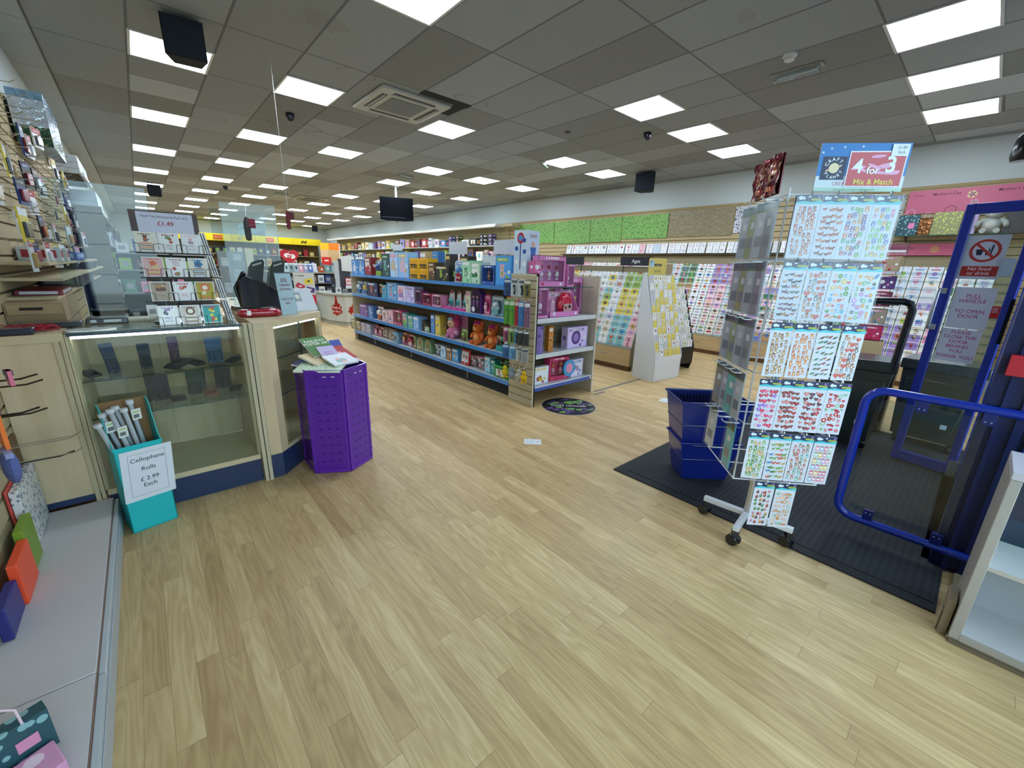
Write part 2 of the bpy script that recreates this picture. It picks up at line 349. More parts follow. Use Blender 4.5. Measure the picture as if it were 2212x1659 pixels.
for x, y in ((XR-0.03, 0), (XL, 0)): m.box((x, YF, CEIL-0.028), (x+0.03, YB, CEIL-0.002), '#9fa3a2')
m.box((XL, YB-0.03, CEIL-0.028), (XR, YB, CEIL-0.002), '#9fa3a2'); struct('trim_1', m, P_MATTE)
# narrow strip of plain tiles that runs along the left wall, a little lower than the grid
m = MB()
for k in range(21): m.box((XL, YF+1.2*k+0.5, CEIL-0.03), (-0.37, YF+1.2*k+0.5+1.19, CEIL-0.004), '#a7acaa')
struct('trim_2', m, P_MATTE, smooth=False)
# slatted wall panels
def slat(name, F, w, z0, z1, c='#b7a37a', mat=P_MATTE, pitch=0.1):
    m = MB(); m.fbox(F, 0, w, z0, z1, 0, 0.006, '#6d5f45'); z = z0
    while z < z1-0.01:
        m.fbox(F, 0, w, z+0.006, min(z+pitch-0.008, z1), 0.006, 0.018, c); z += pitch
    return m
struct('wall_right_slats', slat('s', Fr((XR, 12.2, 0), (0, -1, 0)), 12.6, 0.1, 2.68), P_MATTE, smooth=False)
m = MB(); m.box((XR-0.03, -0.4, 2.68), (XR, 25.9, 2.72), '#a38f66'); struct('trim_3', m, P_MATTE)
struct('wall_left_slats', slat('s', Fr((XL, -0.2, 0), (0, 1, 0)), 8.1, 0.15, 2.64, '#b3a27f'), P_MATTE, smooth=False)
m = MB(); m.box((XL, -0.2, 2.64), (XL+0.025, 7.9, 2.67), '#a38f66'); struct('trim_4', m, P_MATTE)
# entrance: blue columns, jambs, threshold
m = MB()
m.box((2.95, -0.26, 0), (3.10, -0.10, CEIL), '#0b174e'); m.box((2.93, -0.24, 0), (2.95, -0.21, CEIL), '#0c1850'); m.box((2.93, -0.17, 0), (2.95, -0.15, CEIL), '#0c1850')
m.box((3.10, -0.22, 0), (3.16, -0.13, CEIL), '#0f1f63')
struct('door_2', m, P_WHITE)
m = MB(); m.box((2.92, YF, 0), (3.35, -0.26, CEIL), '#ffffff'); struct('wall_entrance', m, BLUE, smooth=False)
m = MB(); m.box((4.52, -0.26, 0), (4.62, -0.14, CEIL), '#ffffff'); m.box((3.1, -0.24, 2.12), (4.62, -0.16, CEIL), '#ffffff'); struct('door_3', m, DBLUE, smooth=False)
m = MB(); m.box((2.97, -0.14, 0), (4.52, -0.07, 0.012), '#c4ccd0'); m.box((2.97, -0.16, 0.0), (3.2, -0.14, 0.05), '#c4ccd0'); struct('trim_5', m, P_WHITE)
m = MB()
for k in range(8): m.box((3.16+k*.17, -0.23, 0), (3.23+k*.17, -0.135, 2.12), '#13287f')
m.box((3.16, -0.20, 0), (4.52, -0.15, .16), '#13287f'); struct('trim_8', m, P_WHITE, smooth=False)
# open door leaf
F = Fr((4.56, 0.25, 0), (-0.07/0.37, -0.36/0.37, 0)); DW = 0.375
m = MB()
for a, b, c, d in ((0, 0.05, 0.02, 2.0), (DW-0.045, DW, 0.02, 2.0), (0.05, DW-0.045, 1.93, 2.0), (0.05, DW-0.045, 0.02, 0.10)):
    m.fbox(F, a, b, c, d, -0.022, 0.022, '#1636a8')
door = struct('door_1', m, P_WHITE, bev=0.004)
m = MB(); m.fbox(F, 0.05, DW-0.045, 0.1, 1.93, -0.003, 0.003, '#ffffff'); struct('door_glass', m, GLASS, door)
m = MB(); P = [F.p(0.0, z, w) for z, w in ((1.12, 0.022), (1.12, 0.062), (1.14, 0.07), (1.38, 0.07), (1.40, 0.062), (1.40, 0.022))]; m.tube(P, 0.014, '#c9d2d6', 10)
m.fbox(F, 0.0, 0.035, 1.105, 1.145, 0.022, 0.03, '#c9d2d6'); m.fbox(F, 0.0, 0.035, 1.375, 1.415, 0.022, 0.03, '#c9d2d6'); struct('door_handle', m, P_METAL, door)
m = MB(); m.fbox(F, DW-0.03, DW+0.02, 0.02, 0.14, 0.022, 0.05, '#c3ccd2'); m.fbox(F, DW-0.01, DW+0.01, 1.05, 1.36, 0.022, 0.028, '#1c1e26'); struct('door_hinge', m, P_METAL, door)
m = MB(); m.lathe((0, 0, 0), [(0.0, 0), (0.05, 0), (0.06, 0.03), (0.05, 0.13), (0.03, 0.16), (0, 0.16)], '#0e0f13', 14, axis=(0, 0, 1), sq=0.8)
m.tube([(0, 0, 0.1), (0, -0.21, 0.1)], 0.018, '#14161c', 8)
tag(obj('alarm_sensor', m, P_GLOSS, loc=(4.25, 0.065, 2.20)), 'black rounded sensor box fixed above the entrance door', 'sensor')
# signs on the glass
def paper(name, F, u, v, w, h, c='#dfe9f6', th=0.0006):
    m = MB(); m.fbox(F, u, u+w, v, v+h, 0, th, c); return m
G = Fr(F.p(0, 0, 0.004), F.x, (0, 0, 1))
m = paper('n', G, 0.075, 1.13, 0.212, 0.297)
for t, v in (('PULL', 1.365), ('HANDLE', 1.33), ('TO OPEN', 1.255), ('DOOR', 1.22)): m.text(G, t, 0.18, v, 0.036, 0.0012, '#c0438c', bold=0.006)
m.rect(G, 0.15, 1.348, 0.21, 1.35, 0.0012, '#c0438c')
tag(obj('paper_notice', m, P_PRINT), 'white paper notice on the door glass reading PULL HANDLE TO OPEN DOOR', 'notice')
m = paper('n', G, 0.07, 0.88, 0.212, 0.245)
for t, v in (('PLEASE', 1.10), ('CLOSE THE', 1.065), ('DOOR', 1.03), ('BEHIND', 0.995), ('YOU', 0.96), ('THANK YOU', 0.918)): m.text(G, t, 0.175, v, 0.034, 0.0012, '#c0438c', bold=0.006)
tag(obj('paper_notice', m, P_PRINT), 'white paper notice, lower of two on the door, asking to close the door', 'notice')
m = paper('n', G, 0.055, 1.485, 0.21, 0.30, '#cfdeea')
m.prism(G, [(0.16+0.078*math.cos(a*PI/14), 1.68+0.078*math.sin(a*PI/14)) for a in range(28)], 0.0007, 0.0012, '#c23a34'); m.disc(G, 0.16, 1.68, 0.062, 0.0014, '#cfdeea', 24)
m.flat(G, [(0.115, 1.69), (0.155, 1.69), (0.147, 1.65), (0.123, 1.65)], 0.0016, '#23284a'); m.flat(G, [(0.165, 1.65), (0.195, 1.65), (0.20, 1.72), (0.19, 1.72), (0.187, 1.665), (0.165, 1.665)], 0.0016, '#23284a')
m.flat(G, [(0.175, 1.675), (0.186, 1.675), (0.18, 1.71)], 0.0017, '#23284a')
m.flat(G, [(0.105, 1.722), (0.116, 1.733), (0.215, 1.638), (0.204, 1.627)], 0.0019, '#c23a34')
m.rect(G, 0.068, 1.505, 0.252, 1.575, 0.001, '#b8302e'); m.text(G, 'No food', 0.16, 1.556, 0.034, 0.0014, '#f1e6ea', bold=0.01); m.text(G, 'or drink', 0.16, 1.525, 0.034, 0.0014, '#f1e6ea', bold=0.01)
tag(obj('warning_sign', m, P_PRINT), 'white No food or drink sign with red crossed circle on the door glass', 'sign')
m = paper('n', G, 0.235, 1.51, 0.085, 0.12, '#b9d8e8'); tag(obj('paper_notice', m, P_PRINT), 'blank pale blue paper stuck beside the No food sign', 'notice')
m = paper('n', G, 0.285, 1.22, 0.045, 0.085, '#c8141f')
for v in (1.29, 1.28, 1.27, 1.26): m.rect(G, 0.29, v, 0.318, v+0.004, 0.001, '#f2d8da')
tag(obj('door_sticker', m, P_PRINT), 'small red sticker with white lines on the door glass', 'sticker')
m = MB(); m.box((-0.035, -0.06, 0), (0, 0.06, 0.095), '#c01a2c'); m.box((-0.038, -0.05, 0.02), (-0.034, 0.0, 0.07), '#d9d9dc')
tag(obj('call_point', m, P_GLOSS, loc=(2.928, -0.185, 1.062), bev=0.006), 'red call point box mounted on the blue column', 'alarm')
# ---------------------------------------------------------------- mat
m = MB(); m.box((2.49, -0.16, 0), (5.3, 1.6, 0.009), '#141920'); t = thing('door_mat', 'large dark ribbed entrance mat on the vinyl floor', 'mat', (0, 0, 0))
obj('border', m, P_MATTE, t); m = MB(); m.box((2.56, -0.15, 0.009), (5.25, 1.53, 0.012), '#ffffff'); obj('ribbed_surface', m, RIBBED, t, smooth=False)
# ---------------------------------------------------------------- ceiling lights
def light_proto():
    t = thing('ceiling_light', 'x', 'light'); m = MB()
    for a, b in (((-0.298, -0.298), (0.298, -0.278)), ((-0.298, 0.278), (0.298, 0.298)), ((-0.298, -0.278), (-0.278, 0.278)), ((0.278, -0.278), (0.298, 0.278))):
        m.box((*a, -0.008), (*b, 0), '#d8dcdc')
    obj('frame', m, P_WHITE, t); m = MB(); m.box((-0.278, -0.278, -0.006), (0.278, 0.278, 0), '#ffffff'); obj('diffuser', m, LED, t, smooth=False)
    return t
spots = []
for r in range(11):
    for ci, x in enumerate((0.53, 1.715, 2.89, 4.70, 5.90, 7.10)):
        y = 0.67+2.388*r
        if r == 0 and ci < 3: continue
        if r == 1 and ci in (0, 2): continue
        if r == 2 and ci == 2: x = 3.49
        if r == 2 and ci == 3: continue
        if r == 4 and ci == 3: y = 9.6
        if r == 10 and ci in (0,): continue
        spots.append((x, y, r, ci))
lp = light_proto(); used = False
rowname = ['nearest the shopfront', 'second from the shopfront'] + ['%s from the shopfront' % nth(k) for k in range(2, 11)]
for x, y, r, ci in spots:
    lab = 'square white LED ceiling panel, row %s, %s column from the left wall' % (rowname[r], nth(ci))
    if used: dup(lp, (x, y, CEIL-0.0005), 0, lab, group='ceiling light panels')
    else: lp.location = (x, y, CEIL-0.0005); lp['label'] = lab; lp['group'] = 'ceiling light panels'; used = True
# ---------------------------------------------------------------- air conditioning cassettes
def cassette(loc, label):
    t = thing('air_conditioner', label, 'air conditioner', loc); m = MB(); F = Fr((0, 0, 0), (1, 0, 0), (0, -1, 0))  # normal down
    m.box((-0.42, -0.42, -0.035), (0.42, 0.42, 0), '#b3b5ae'); obj('housing', m, P_WHITE, t, bev=0.012)
    m = MB(); m.box((-0.22, -0.22, -0.042), (0.22, 0.22, -0.034), '#7d827f')
    for k in range(14): m.box((-0.21, -0.205+k*0.031, -0.046), (0.21, -0.195+k*0.031, -0.042), '#969a96')
    obj('grille', m, P_WHITE, t)
    for k in range(4):
        m = MB(); m.box((-0.25, -0.35, -0.040), (0.25, -0.29, -0.0345), '#20262b'); m.box((-0.25, -0.33, -0.046), (0.25, -0.315, -0.038), '#a8aaa4')
        o = obj('louvre', m, P_WHITE, t); o.rotation_euler = (0, 0, k*PI/2)
    return t
cassette((2.62, 5.05, CEIL), 'large ceiling air conditioning cassette beside the dark gap')
cassette((4.15, 13.9, CEIL), 'far ceiling air conditioning cassette beyond the hanging television')
m = MB(); m.box((2.6, 4.47, CEIL-0.004), (3.22, 4.60, CEIL-0.001), '#05080d'); m.box((3.06, 4.60, CEIL-0.004), (3.2, 4.95, CEIL-0.001), '#05080d'); struct('trim_6', m, P_MATTE, smooth=False)
# detectors, cameras, speakers
m = MB(); m.lathe((0, 0, 0), [(0.055, 0), (0.055, -0.015), (0.04, -0.022), (0.038, -0.045), (0.015, -0.055), (0, -0.055)], '#d9dcd8', 20)
tag(obj('smoke_detector', m, P_WHITE, loc=(4.43, 1.57, CEIL)), 'round white smoke detector on the ceiling near the oblong lamp', 'smoke detector')
def emlight(loc, lab, rz=0):
    t = thing('emergency_light', lab, 'light', loc, rz); m = MB(); m.box((-0.20, -0.055, -0.012), (0.20, 0.055, 0), '#a29f94'); obj('base', m, P_WHITE, t, bev=0.004)
    m = MB(); m.prism(Fr((-0.18, 0, 0), (0, 1, 0), (0, 0, -1)), [(-0.045, 0.012), (0.045, 0.012), (0.035, 0.06), (-0.035, 0.06)], 0, -0.36, '#b9bdbb'); obj('cover', m, ACRYL, t)
    m = MB(); m.tube([(-0.16, 0, -0.033), (0.16, 0, -0.033)], 0.013, '#cfd3d2', 10); obj('tube', m, P_WHITE, t)
emlight((4.78, 1.61, CEIL), 'oblong clear-covered emergency lamp near the smoke detector', -PI/2)
emlight((5.75, 5.75, CEIL), 'oblong clear-covered emergency lamp crossing a light panel', 0.5)
emlight((4.5, 8.6, CEIL), 'oblong emergency lamp on the ceiling before the television', 0.3)
emlight((3.3, 13.6, CEIL), 'oblong emergency lamp far down the ceiling past the second cassette', 0.3)
def dome(loc, lab):
    t = thing('dome_camera', lab, 'security camera', loc); m = MB(); m.lathe((0, 0, 0), [(0.05, 0), (0.055, -0.02), (0.05, -0.05), (0, -0.05)], '#23272e', 18); obj('housing', m, P_GLOSS, t)
    m = MB(); m.lathe((0, 0, -0.05), [(0.045, 0), (0.042, -0.02), (0.03, -0.038), (0.012, -0.045), (0, -0.046)], '#0d1016', 18); obj('dome', m, P_GLOSS, t)
dome((1.75, 6.37, CEIL), 'small black dome camera on the ceiling left of the air conditioner')
dome((5.45, 3.53, CEIL), 'small black dome camera on the ceiling between right-hand panels')
dome((2.0, 13.6, CEIL), 'tiny far black dome camera on the ceiling over the till')
m = MB(); m.lathe((0, 0, 0), [(0.04, 0), (0.04, -0.008), (0, -0.01)], '#4a4641', 16); tag(obj('ceiling_rose', m, P_MATTE, loc=(4.69, 4.29, CEIL)), 'small dark round plate on a ceiling tile', 'ceiling plate')
def speaker(loc, rz, lab, drop=0.05, rx=0.0):
    t = thing('hanging_speaker', lab, 'speaker', loc, rz, rx=rx); m = MB(); F = Fr((0, 0, 0), (1, 0, 0), (0, 0, 1))
    m.prism(Fr((0, 0, -drop), (1, 0, 0), (0, -1, 0)), [(-0.135, 0.07), (0.135, 0.07), (0.09, -0.10), (-0.09, -0.10)][::-1], 0, 0.27, '#15181d'); obj('cabinet', m, P_MATTE, t, bev=0.004)
    m = MB(); m.box((-0.125, -0.078, -drop-0.26), (0.125, -0.071, -drop-0.01), '#0f1b2a'); obj('grille', m, P_MATTE, t)
    for x in (-0.1, 0.1):
        m = MB(); m.tube([(x, 0, 0), (x, 0, -drop)], 0.004, '#20242a', 6); obj('bracket', m, P_METAL, t)
    return t
speaker((0.55, 4.62, CEIL), -0.12, 'square black speaker hung in front of the nearest left light panel', 0.03)
speaker((0.60, 14.6, CEIL), -0.05, 'square black speaker hung far down the left ceiling')
sp_ = speaker((7.45, 4.75, CEIL), -1.25, 'square black speaker with brown side near the right wall', 0.03); sp_.scale = (1.35, 1.35, 1.15)
speaker((7.1, 23.6, CEIL), -0.3, 'tiny far black speaker near the back corner', 0.05)
# television
t = thing('hanging_television', 'black flat television hung from the ceiling on a white pole', 'television', (4.95, 10.0, CEIL), -0.42)
m = MB(); m.tube([(0, 0, 0), (0, 0, -0.5)], 0.025, '#d5d9da', 12); m.lathe((0, 0, 0), [(0.08, 0), (0.08, -0.015), (0, -0.016)], '#d5d9da', 16); obj('pole', m, P_WHITE, t)
m = MB(); m.prism(Fr((0, -0.03, 0), (1, 0, 0), (0, 0, 1)), [(-0.39, -0.26), (0.39, -0.26), (0.39, -0.765), (0.2, -0.785), (-0.2, -0.785), (-0.39, -0.765)][::-1], -0.04, 0.04, '#0a0e16'); obj('cabinet', m, P_BLACK, t, bev=0.008)
m = MB(); m.box((-0.36, -0.073, -0.70), (0.36, -0.0705, -0.29), '#03060c'); obj('screen', m, P_BLACK, t)
m = MB(); m.box((-0.36, -0.0735, -0.712), (0.2, -0.0705, -0.706), '#5a6672'); m.box((-0.01, -0.05, -0.82), (0.01, -0.03, -0.785), '#0a0e16'); obj('trim_line', m, P_GLOSS, t)
# dried water stains on the ceiling tiles
m = MB(); C0 = Fr((0, 0, CEIL-0.001), (1, 0, 0), (0, -1, 0)); rr = random.Random(2)
def stain(x, y, r, q=.7):
    P = [(r*rr.uniform(.85, 1.1)*math.cos(a*PI/12), q*r*rr.uniform(.85, 1.1)*math.sin(a*PI/12)) for a in range(24)]
    for k in range(24):
        a, b = P[k], P[(k+1) % 24]; m.face([C0.p(x+a[0], -y-a[1], 0), C0.p(x+a[0]*.94, -y-a[1]*.94, 0), C0.p(x+b[0]*.94, -y-b[1]*.94, 0), C0.p(x+b[0], -y-b[1], 0)], '#7a7266')
stain(1.93, 6.9, .34); stain(2.35, 7.0, .25); stain(1.93, 4.62, .2, .5); stain(3.12, 4.35, .22, .5); stain(1.0, 7.35, .22, .6); stain(3.5, 4.9, .14)
struct('trim_9', m, P_MATTE, smooth=False)
# ================================================================ PRINTED THINGS
R = random.Random(7)
CN = {'#f0f1f2': 'white', '#e9e4d6': 'cream', '#cfd1d3': 'pale grey', '#efb9c6': 'pink', '#d98ba6': 'rose', '#b22a3a': 'red', '#dc6b3c': 'orange', '#e9d24a': 'yellow', '#8fb84e': 'green',
      '#3f7d4f': 'dark green', '#7fc1c6': 'aqua', '#3b7fb8': 'blue', '#27407f': 'navy', '#9a83c4': 'lilac', '#5c3b86': 'purple', '#b58e63': 'tan', '#6e4a34': 'brown', '#2b2e34': 'black', '#d3b64e': 'gold', '#c8d5df': 'ice blue'}
NC = {v: k for k, v in CN.items()}
def heart(F, m, u, v, r, w, c, rot=0):
    P = []
    for k in range(16):
        t = 2*PI*k/16; x = 16*math.sin(t)**3; y = 13*math.cos(t)-5*math.cos(2*t)-2*math.cos(3*t)-math.cos(4*t); x *= r/17; y *= r/17
        P.append((u+x*math.cos(rot)+y*math.sin(rot), v-x*math.sin(rot)+y*math.cos(rot)))
    m.flat(F, P[::-1], w, c)
def star(F, m, u, v, r, w, c, n=5, q=0.45):
    m.flat(F, [(u+(r if k % 2 == 0 else r*q)*math.sin(-PI*k/n), v+(r if k % 2 == 0 else r*q)*math.cos(PI*k/n)) for k in range(2*n)], w, c)
def flower(F, m, u, v, r, w, c, c2='#e9d24a'):
    for k in range(5): m.disc(F, u+r*0.55*math.cos(k*1.2566), v+r*0.55*math.sin(k*1.2566), r*0.45, w, c, 8)
    m.disc(F, u, v, r*0.3, w+0.0003, c2, 8)
def critter(F, m, u, v, r, w, c, c2='#f2e9dc', ears='p', rr=R):
    m.disc(F, u, v-r*0.35, r*0.5, w, c, 10, ry=r*0.6); m.disc(F, u, v+r*0.42, r*0.48, w+0.0002, c, 10)
    for s in (-1, 1):
        if ears == 'p': m.flat(F, [(u+s*r*0.12, v+r*0.75), (u+s*r*0.45, v+r*0.55), (u+s*r*0.4, v+r*1.05)][::s], w+0.0002, c)
        else: m.disc(F, u+s*r*0.38, v+r*0.8, r*0.2, w+0.0002, c, 7)
        m.disc(F, u+s*r*0.17, v+r*0.5, r*0.06, w+0.0006, '#1c1a1c', 5)
        m.disc(F, u+s*r*0.3, v-r*0.9, r*0.2, w+0.0002, c, 7, ry=r*0.13)
    m.disc(F, u, v+r*0.3, r*0.2, w+0.0004, c2, 8, ry=r*0.13); m.disc(F, u, v-r*0.4, r*0.28, w+0.0004, c2, 8, ry=r*0.38)
    m.disc(F, u+r*0.7, v-r*0.4, r*0.35, w-0.0001, c, 8, ry=r*0.13, rot=0.9)
def runner(F, m, u, v, r, w, c):
    m.disc(F, u, v, r*0.7, w, c, 10, ry=r*0.3); m.disc(F, u+r*0.75, v+r*0.3, r*0.28, w, c, 8)
    m.flat(F, [(u+r*0.65, v+r*0.45), (u+r*0.85, v+r*0.5), (u+r*0.7, v+r*0.85)], w, c)
    for x in (-0.5, -0.25, 0.3, 0.55): m.flat(F, [(u+r*x, v), (u+r*x, v-r*0.65), (u+r*(x+0.13), v-r*0.65), (u+r*(x+0.16), v)], w, c)
    m.flat(F, [(u-r*0.6, v+0.1*r), (u-r*1.1, v+r*0.45), (u-r*1.0, v+r*0.5), (u-r*0.5, v+r*0.2)], w, c)
def bird(F, m, u, v, r, w, c, c2):
    m.disc(F, u, v, r*0.55, w, c, 10, ry=r*0.35, rot=0.4); m.disc(F, u+r*0.5, v+r*0.35, r*0.25, w, c, 8); m.flat(F, [(u-r*0.4, v-r*0.1), (u-r*1.0, v-r*0.5), (u-r*0.85, v-r*0.15)], w, c)
    m.flat(F, [(u+r*0.7, v+r*0.4), (u+r*0.95, v+r*0.3), (u+r*0.7, v+r*0.27)][::-1], w, '#d9902c'); m.disc(F, u-r*0.05, v+r*0.05, r*0.35, w+0.0003, c2, 8, ry=r*0.15, rot=0.7)
def owl(F, m, u, v, r, w, c, c2):
    m.disc(F, u, v, r*0.62, w, c, 12, ry=r*0.8); m.disc(F, u, v-r*0.3, r*0.26, w+0.0002, c2, 9, ry=r*0.3)
    for s in (-1, 1):
        m.disc(F, u+s*r*0.26, v+r*0.35, r*0.18, w+0.0003, '#f5f2ea', 9); m.disc(F, u+s*r*0.26, v+r*0.35, r*0.1, w+0.0005, '#1a1a1d', 6)
        m.flat(F, [(u+s*r*0.2, v+r*0.65), (u+s*r*0.58, v+r*0.5), (u+s*r*0.52, v+r*1.0)][::s], w+0.0001, c)
def scribble(F, m, u, v, s, w, c, n=6, rr=R):
    x = u-s/2
    for k in range(n):
        d = s/n*rr.uniform(0.5, 0.8); h = s*rr.uniform(0.07, 0.14); m.flat(F, [(x, v-h/2), (x+d, v-h/2), (x+d, v+h/2), (x, v+h/2)], w, c); x += s/n
def motif(m, F, kind, u, v, r, w, c, c2, rr=R):
    if kind == 'heart': heart(F, m, u, v, r, w, c)
    elif kind == 'flowers':
        for k in range(4): flower(F, m, u+rr.uniform(-.6, .6)*r, v+rr.uniform(-.7, .7)*r, r*0.4, w+0.0001*k, (c, c2)[k % 2])
    elif kind == 'disc': m.disc(F, u, v, r, w, c, 18); m.disc(F, u, v, r*0.6, w+0.0003, c2, 14)
    elif kind == 'animal': critter(F, m, u, v, r*0.8, w, c, c2, rr.choice('pr'))
    elif kind == 'bird': bird(F, m, u, v, r*0.9, w, c, c2)
    elif kind == 'cake':
        m.rect(F, u-r*0.7, v-r*0.7, u+r*0.7, v-r*0.2, w, c); m.rect(F, u-r*0.45, v-r*0.2, u+r*0.45, v+r*0.25, w, c2)
        for s in (-0.2, 0.1): m.rect(F, u+s*r, v+r*0.25, u+(s+0.1)*r, v+r*0.65, w, c)
    elif kind == 'balloons':
        for k, (a, b) in enumerate(((-.4, .3), (.35, .45), (0, -.1))): m.disc(F, u+a*r, v+b*r, r*0.32, w+0.0002*k, (c, c2, c)[k], 10, ry=r*0.4)
        for a in (-.4, .35, 0): m.flat(F, [(u+a*r-0.001, v), (u-0.001, v-r), (u+0.001, v-r), (u+a*r+0.001, v)], w-0.0001, '#77716a')
    elif kind == 'scene':
        m.rect(F, u-r, v-r*0.8, u+r, v+r*0.8, w, c2); m.flat(F, [(u-r, v-r*0.8), (u+r, v-r*0.8), (u+r, v-r*0.1), (u+r*0.3, v+r*0.25), (u-r*0.3, v-r*0.2), (u-r, v+r*0.1)], w+0.0003, c); m.disc(F, u+r*0.5, v+r*0.45, r*0.2, w+0.0003, '#f0e6c0', 9)
    elif kind == 'stripes':
        for k in range(4): m.rect(F, u-r, v+r*(0.8-0.45*k)-r*0.2, u+r, v+r*(0.8-0.45*k), w, (c, c2)[k % 2])
    elif kind == 'star': star(F, m, u, v, r, w, c); star(F, m, u+r*.6, v-r*.6, r*0.4, w+0.0003, c2)
    elif kind == 'words': scribble(F, m, u, v+r*0.4, r*1.6, w, c, 5, rr); scribble(F, m, u, v, r*1.3, w, c2, 4, rr); scribble(F, m, u, v-r*0.4, r*1.5, w, c, 5, rr)
    elif kind == 'number': m.text(F, str(rr.choice([1, 2, 3, 4, 5, 6, 7, 8, 9, 18, 21, 30, 40])), u, v, r*2.1, w, c, bold=0.04)
    elif kind == 'car':
        m.rect(F, u-r*0.9, v-r*0.3, u+r*0.9, v+r*0.1, w, c); m.flat(F, [(u-r*0.5, v+r*0.1), (u+r*0.5, v+r*0.1), (u+r*0.3, v+r*0.5), (u-r*0.3, v+r*0.5)], w, c)
        for s in (-0.5, 0.5): m.disc(F, u+s*r, v-r*0.35, r*0.25, w+0.0003, '#222', 10) if False else m.disc(F, u+s*r, v-r*0.35, r*0.25, w+0.0003, '#222222', 10)
    elif kind == 'castle':
        for a, b in ((-.6, .2), (-.2, .6), (.2, .9), (.6, .3)):
            m.rect(F, u+(a-.13)*r, v-r*0.9, u+(a+.13)*r, v+b*r, w, c); m.flat(F, [(u+(a-.17)*r, v+b*r), (u+(a+.17)*r, v+b*r), (u+a*r, v+(b+.4)*r)], w+.0002, c2)
    elif kind == 'doll':
        m.flat(F, [(u-r*0.5, v-r*0.9), (u+r*0.5, v-r*0.9), (u+r*0.12, v+r*0.2), (u-r*0.12, v+r*0.2)], w, c); m.disc(F, u, v+r*0.5, r*0.36, w+.0001, c2, 10); m.disc(F, u, v+r*0.45, r*0.22, w+.0003, '#e8b996', 10)
    elif kind == 'flower': flower(F, m, u, v, r, w, c, c2)
_cards = {}
KIND = ['flowers', 'animal', 'cake', 'balloons', 'scene', 'heart', 'words', 'bird', 'disc', 'stripes', 'star', 'number']
def card_mesh(bg, fg, fg2, kind, w=0.15, h=0.19, d=0.006, seed=0):
    k = (bg, fg, fg2, kind, w, h, d, seed)
    if k not in _cards:
        rr = random.Random(str(k)); m = MB(); m.box((-w/2, 0, 0), (w/2, d, h), '#eceded'); F = Fr((0, 0, 0), (1, 0, 0), (0, 0, 1)); b = 0.05*w
        m.rect(F, -w/2+b, b, w/2-b, h-b, 0.0005, NC.get(bg, bg)); motif(m, F, kind, 0, h*0.68, min(w, h)*0.24, 0.001, NC.get(fg, fg), NC.get(fg2, fg2), rr)
        scribble(F, m, 0, h*0.88, w*0.6, 0.001, NC.get(fg, fg), 5, rr); motif(m, F, rr.choice(['flowers', 'words', 'stripes']), 0, h*0.28, w*0.26, 0.001, NC.get(fg2, fg2), NC.get(fg, fg), rr)
        me = m.mesh('greeting_card', False); me.materials.append(P_PRINT); _cards[k] = me
    return _cards[k]
# boxes of toys -------------------------------------------------------------
def carton(m, w, h, d, base, kind, c1, c2, rr=R, strip=None, band=True):
    b = NC.get(base, base); m.box((-w/2, -d/2, 0), (w/2, d/2, h), b); F = Fr((0, -d/2, 0), (1, 0, 0), (0, 0, 1))
    c1, c2 = NC.get(c1, c1), NC.get(c2, c2)
    m.rect(F, -w*.45, h*.05, w*.45, h*.95, 0.0006, tuple(min(1, x*1.25+0.02) for x in col(b)))
    motif(m, F, kind, -w*.08, h*.5, min(w, h)*.34, 0.0014, c1, c2, rr)
    if band: m.rect(F, -w*.42, h*.80, w*.3, h*.92, 0.0020, NC.get(strip or c2, strip or c2)); scribble(F, m, -w*.06, h*.86, w*.55, 0.0026, '#f3f3f0', 6, rr)
    for k in range(3): m.disc(F, w*(0.15+.1*k), h*(.12+.17*k), min(w, h)*.08, 0.0020, (c1, c2, '#f3f3f0')[k], 8)
    if d > 0.05:
        for s in (-1, 1):
            G = Fr((s*w/2, 0, 0), (0, s, 0), (0, 0, 1)); motif(m, G, kind, 0, h*.5, min(d, h)*.28, 0.001, c1, c2, rr)
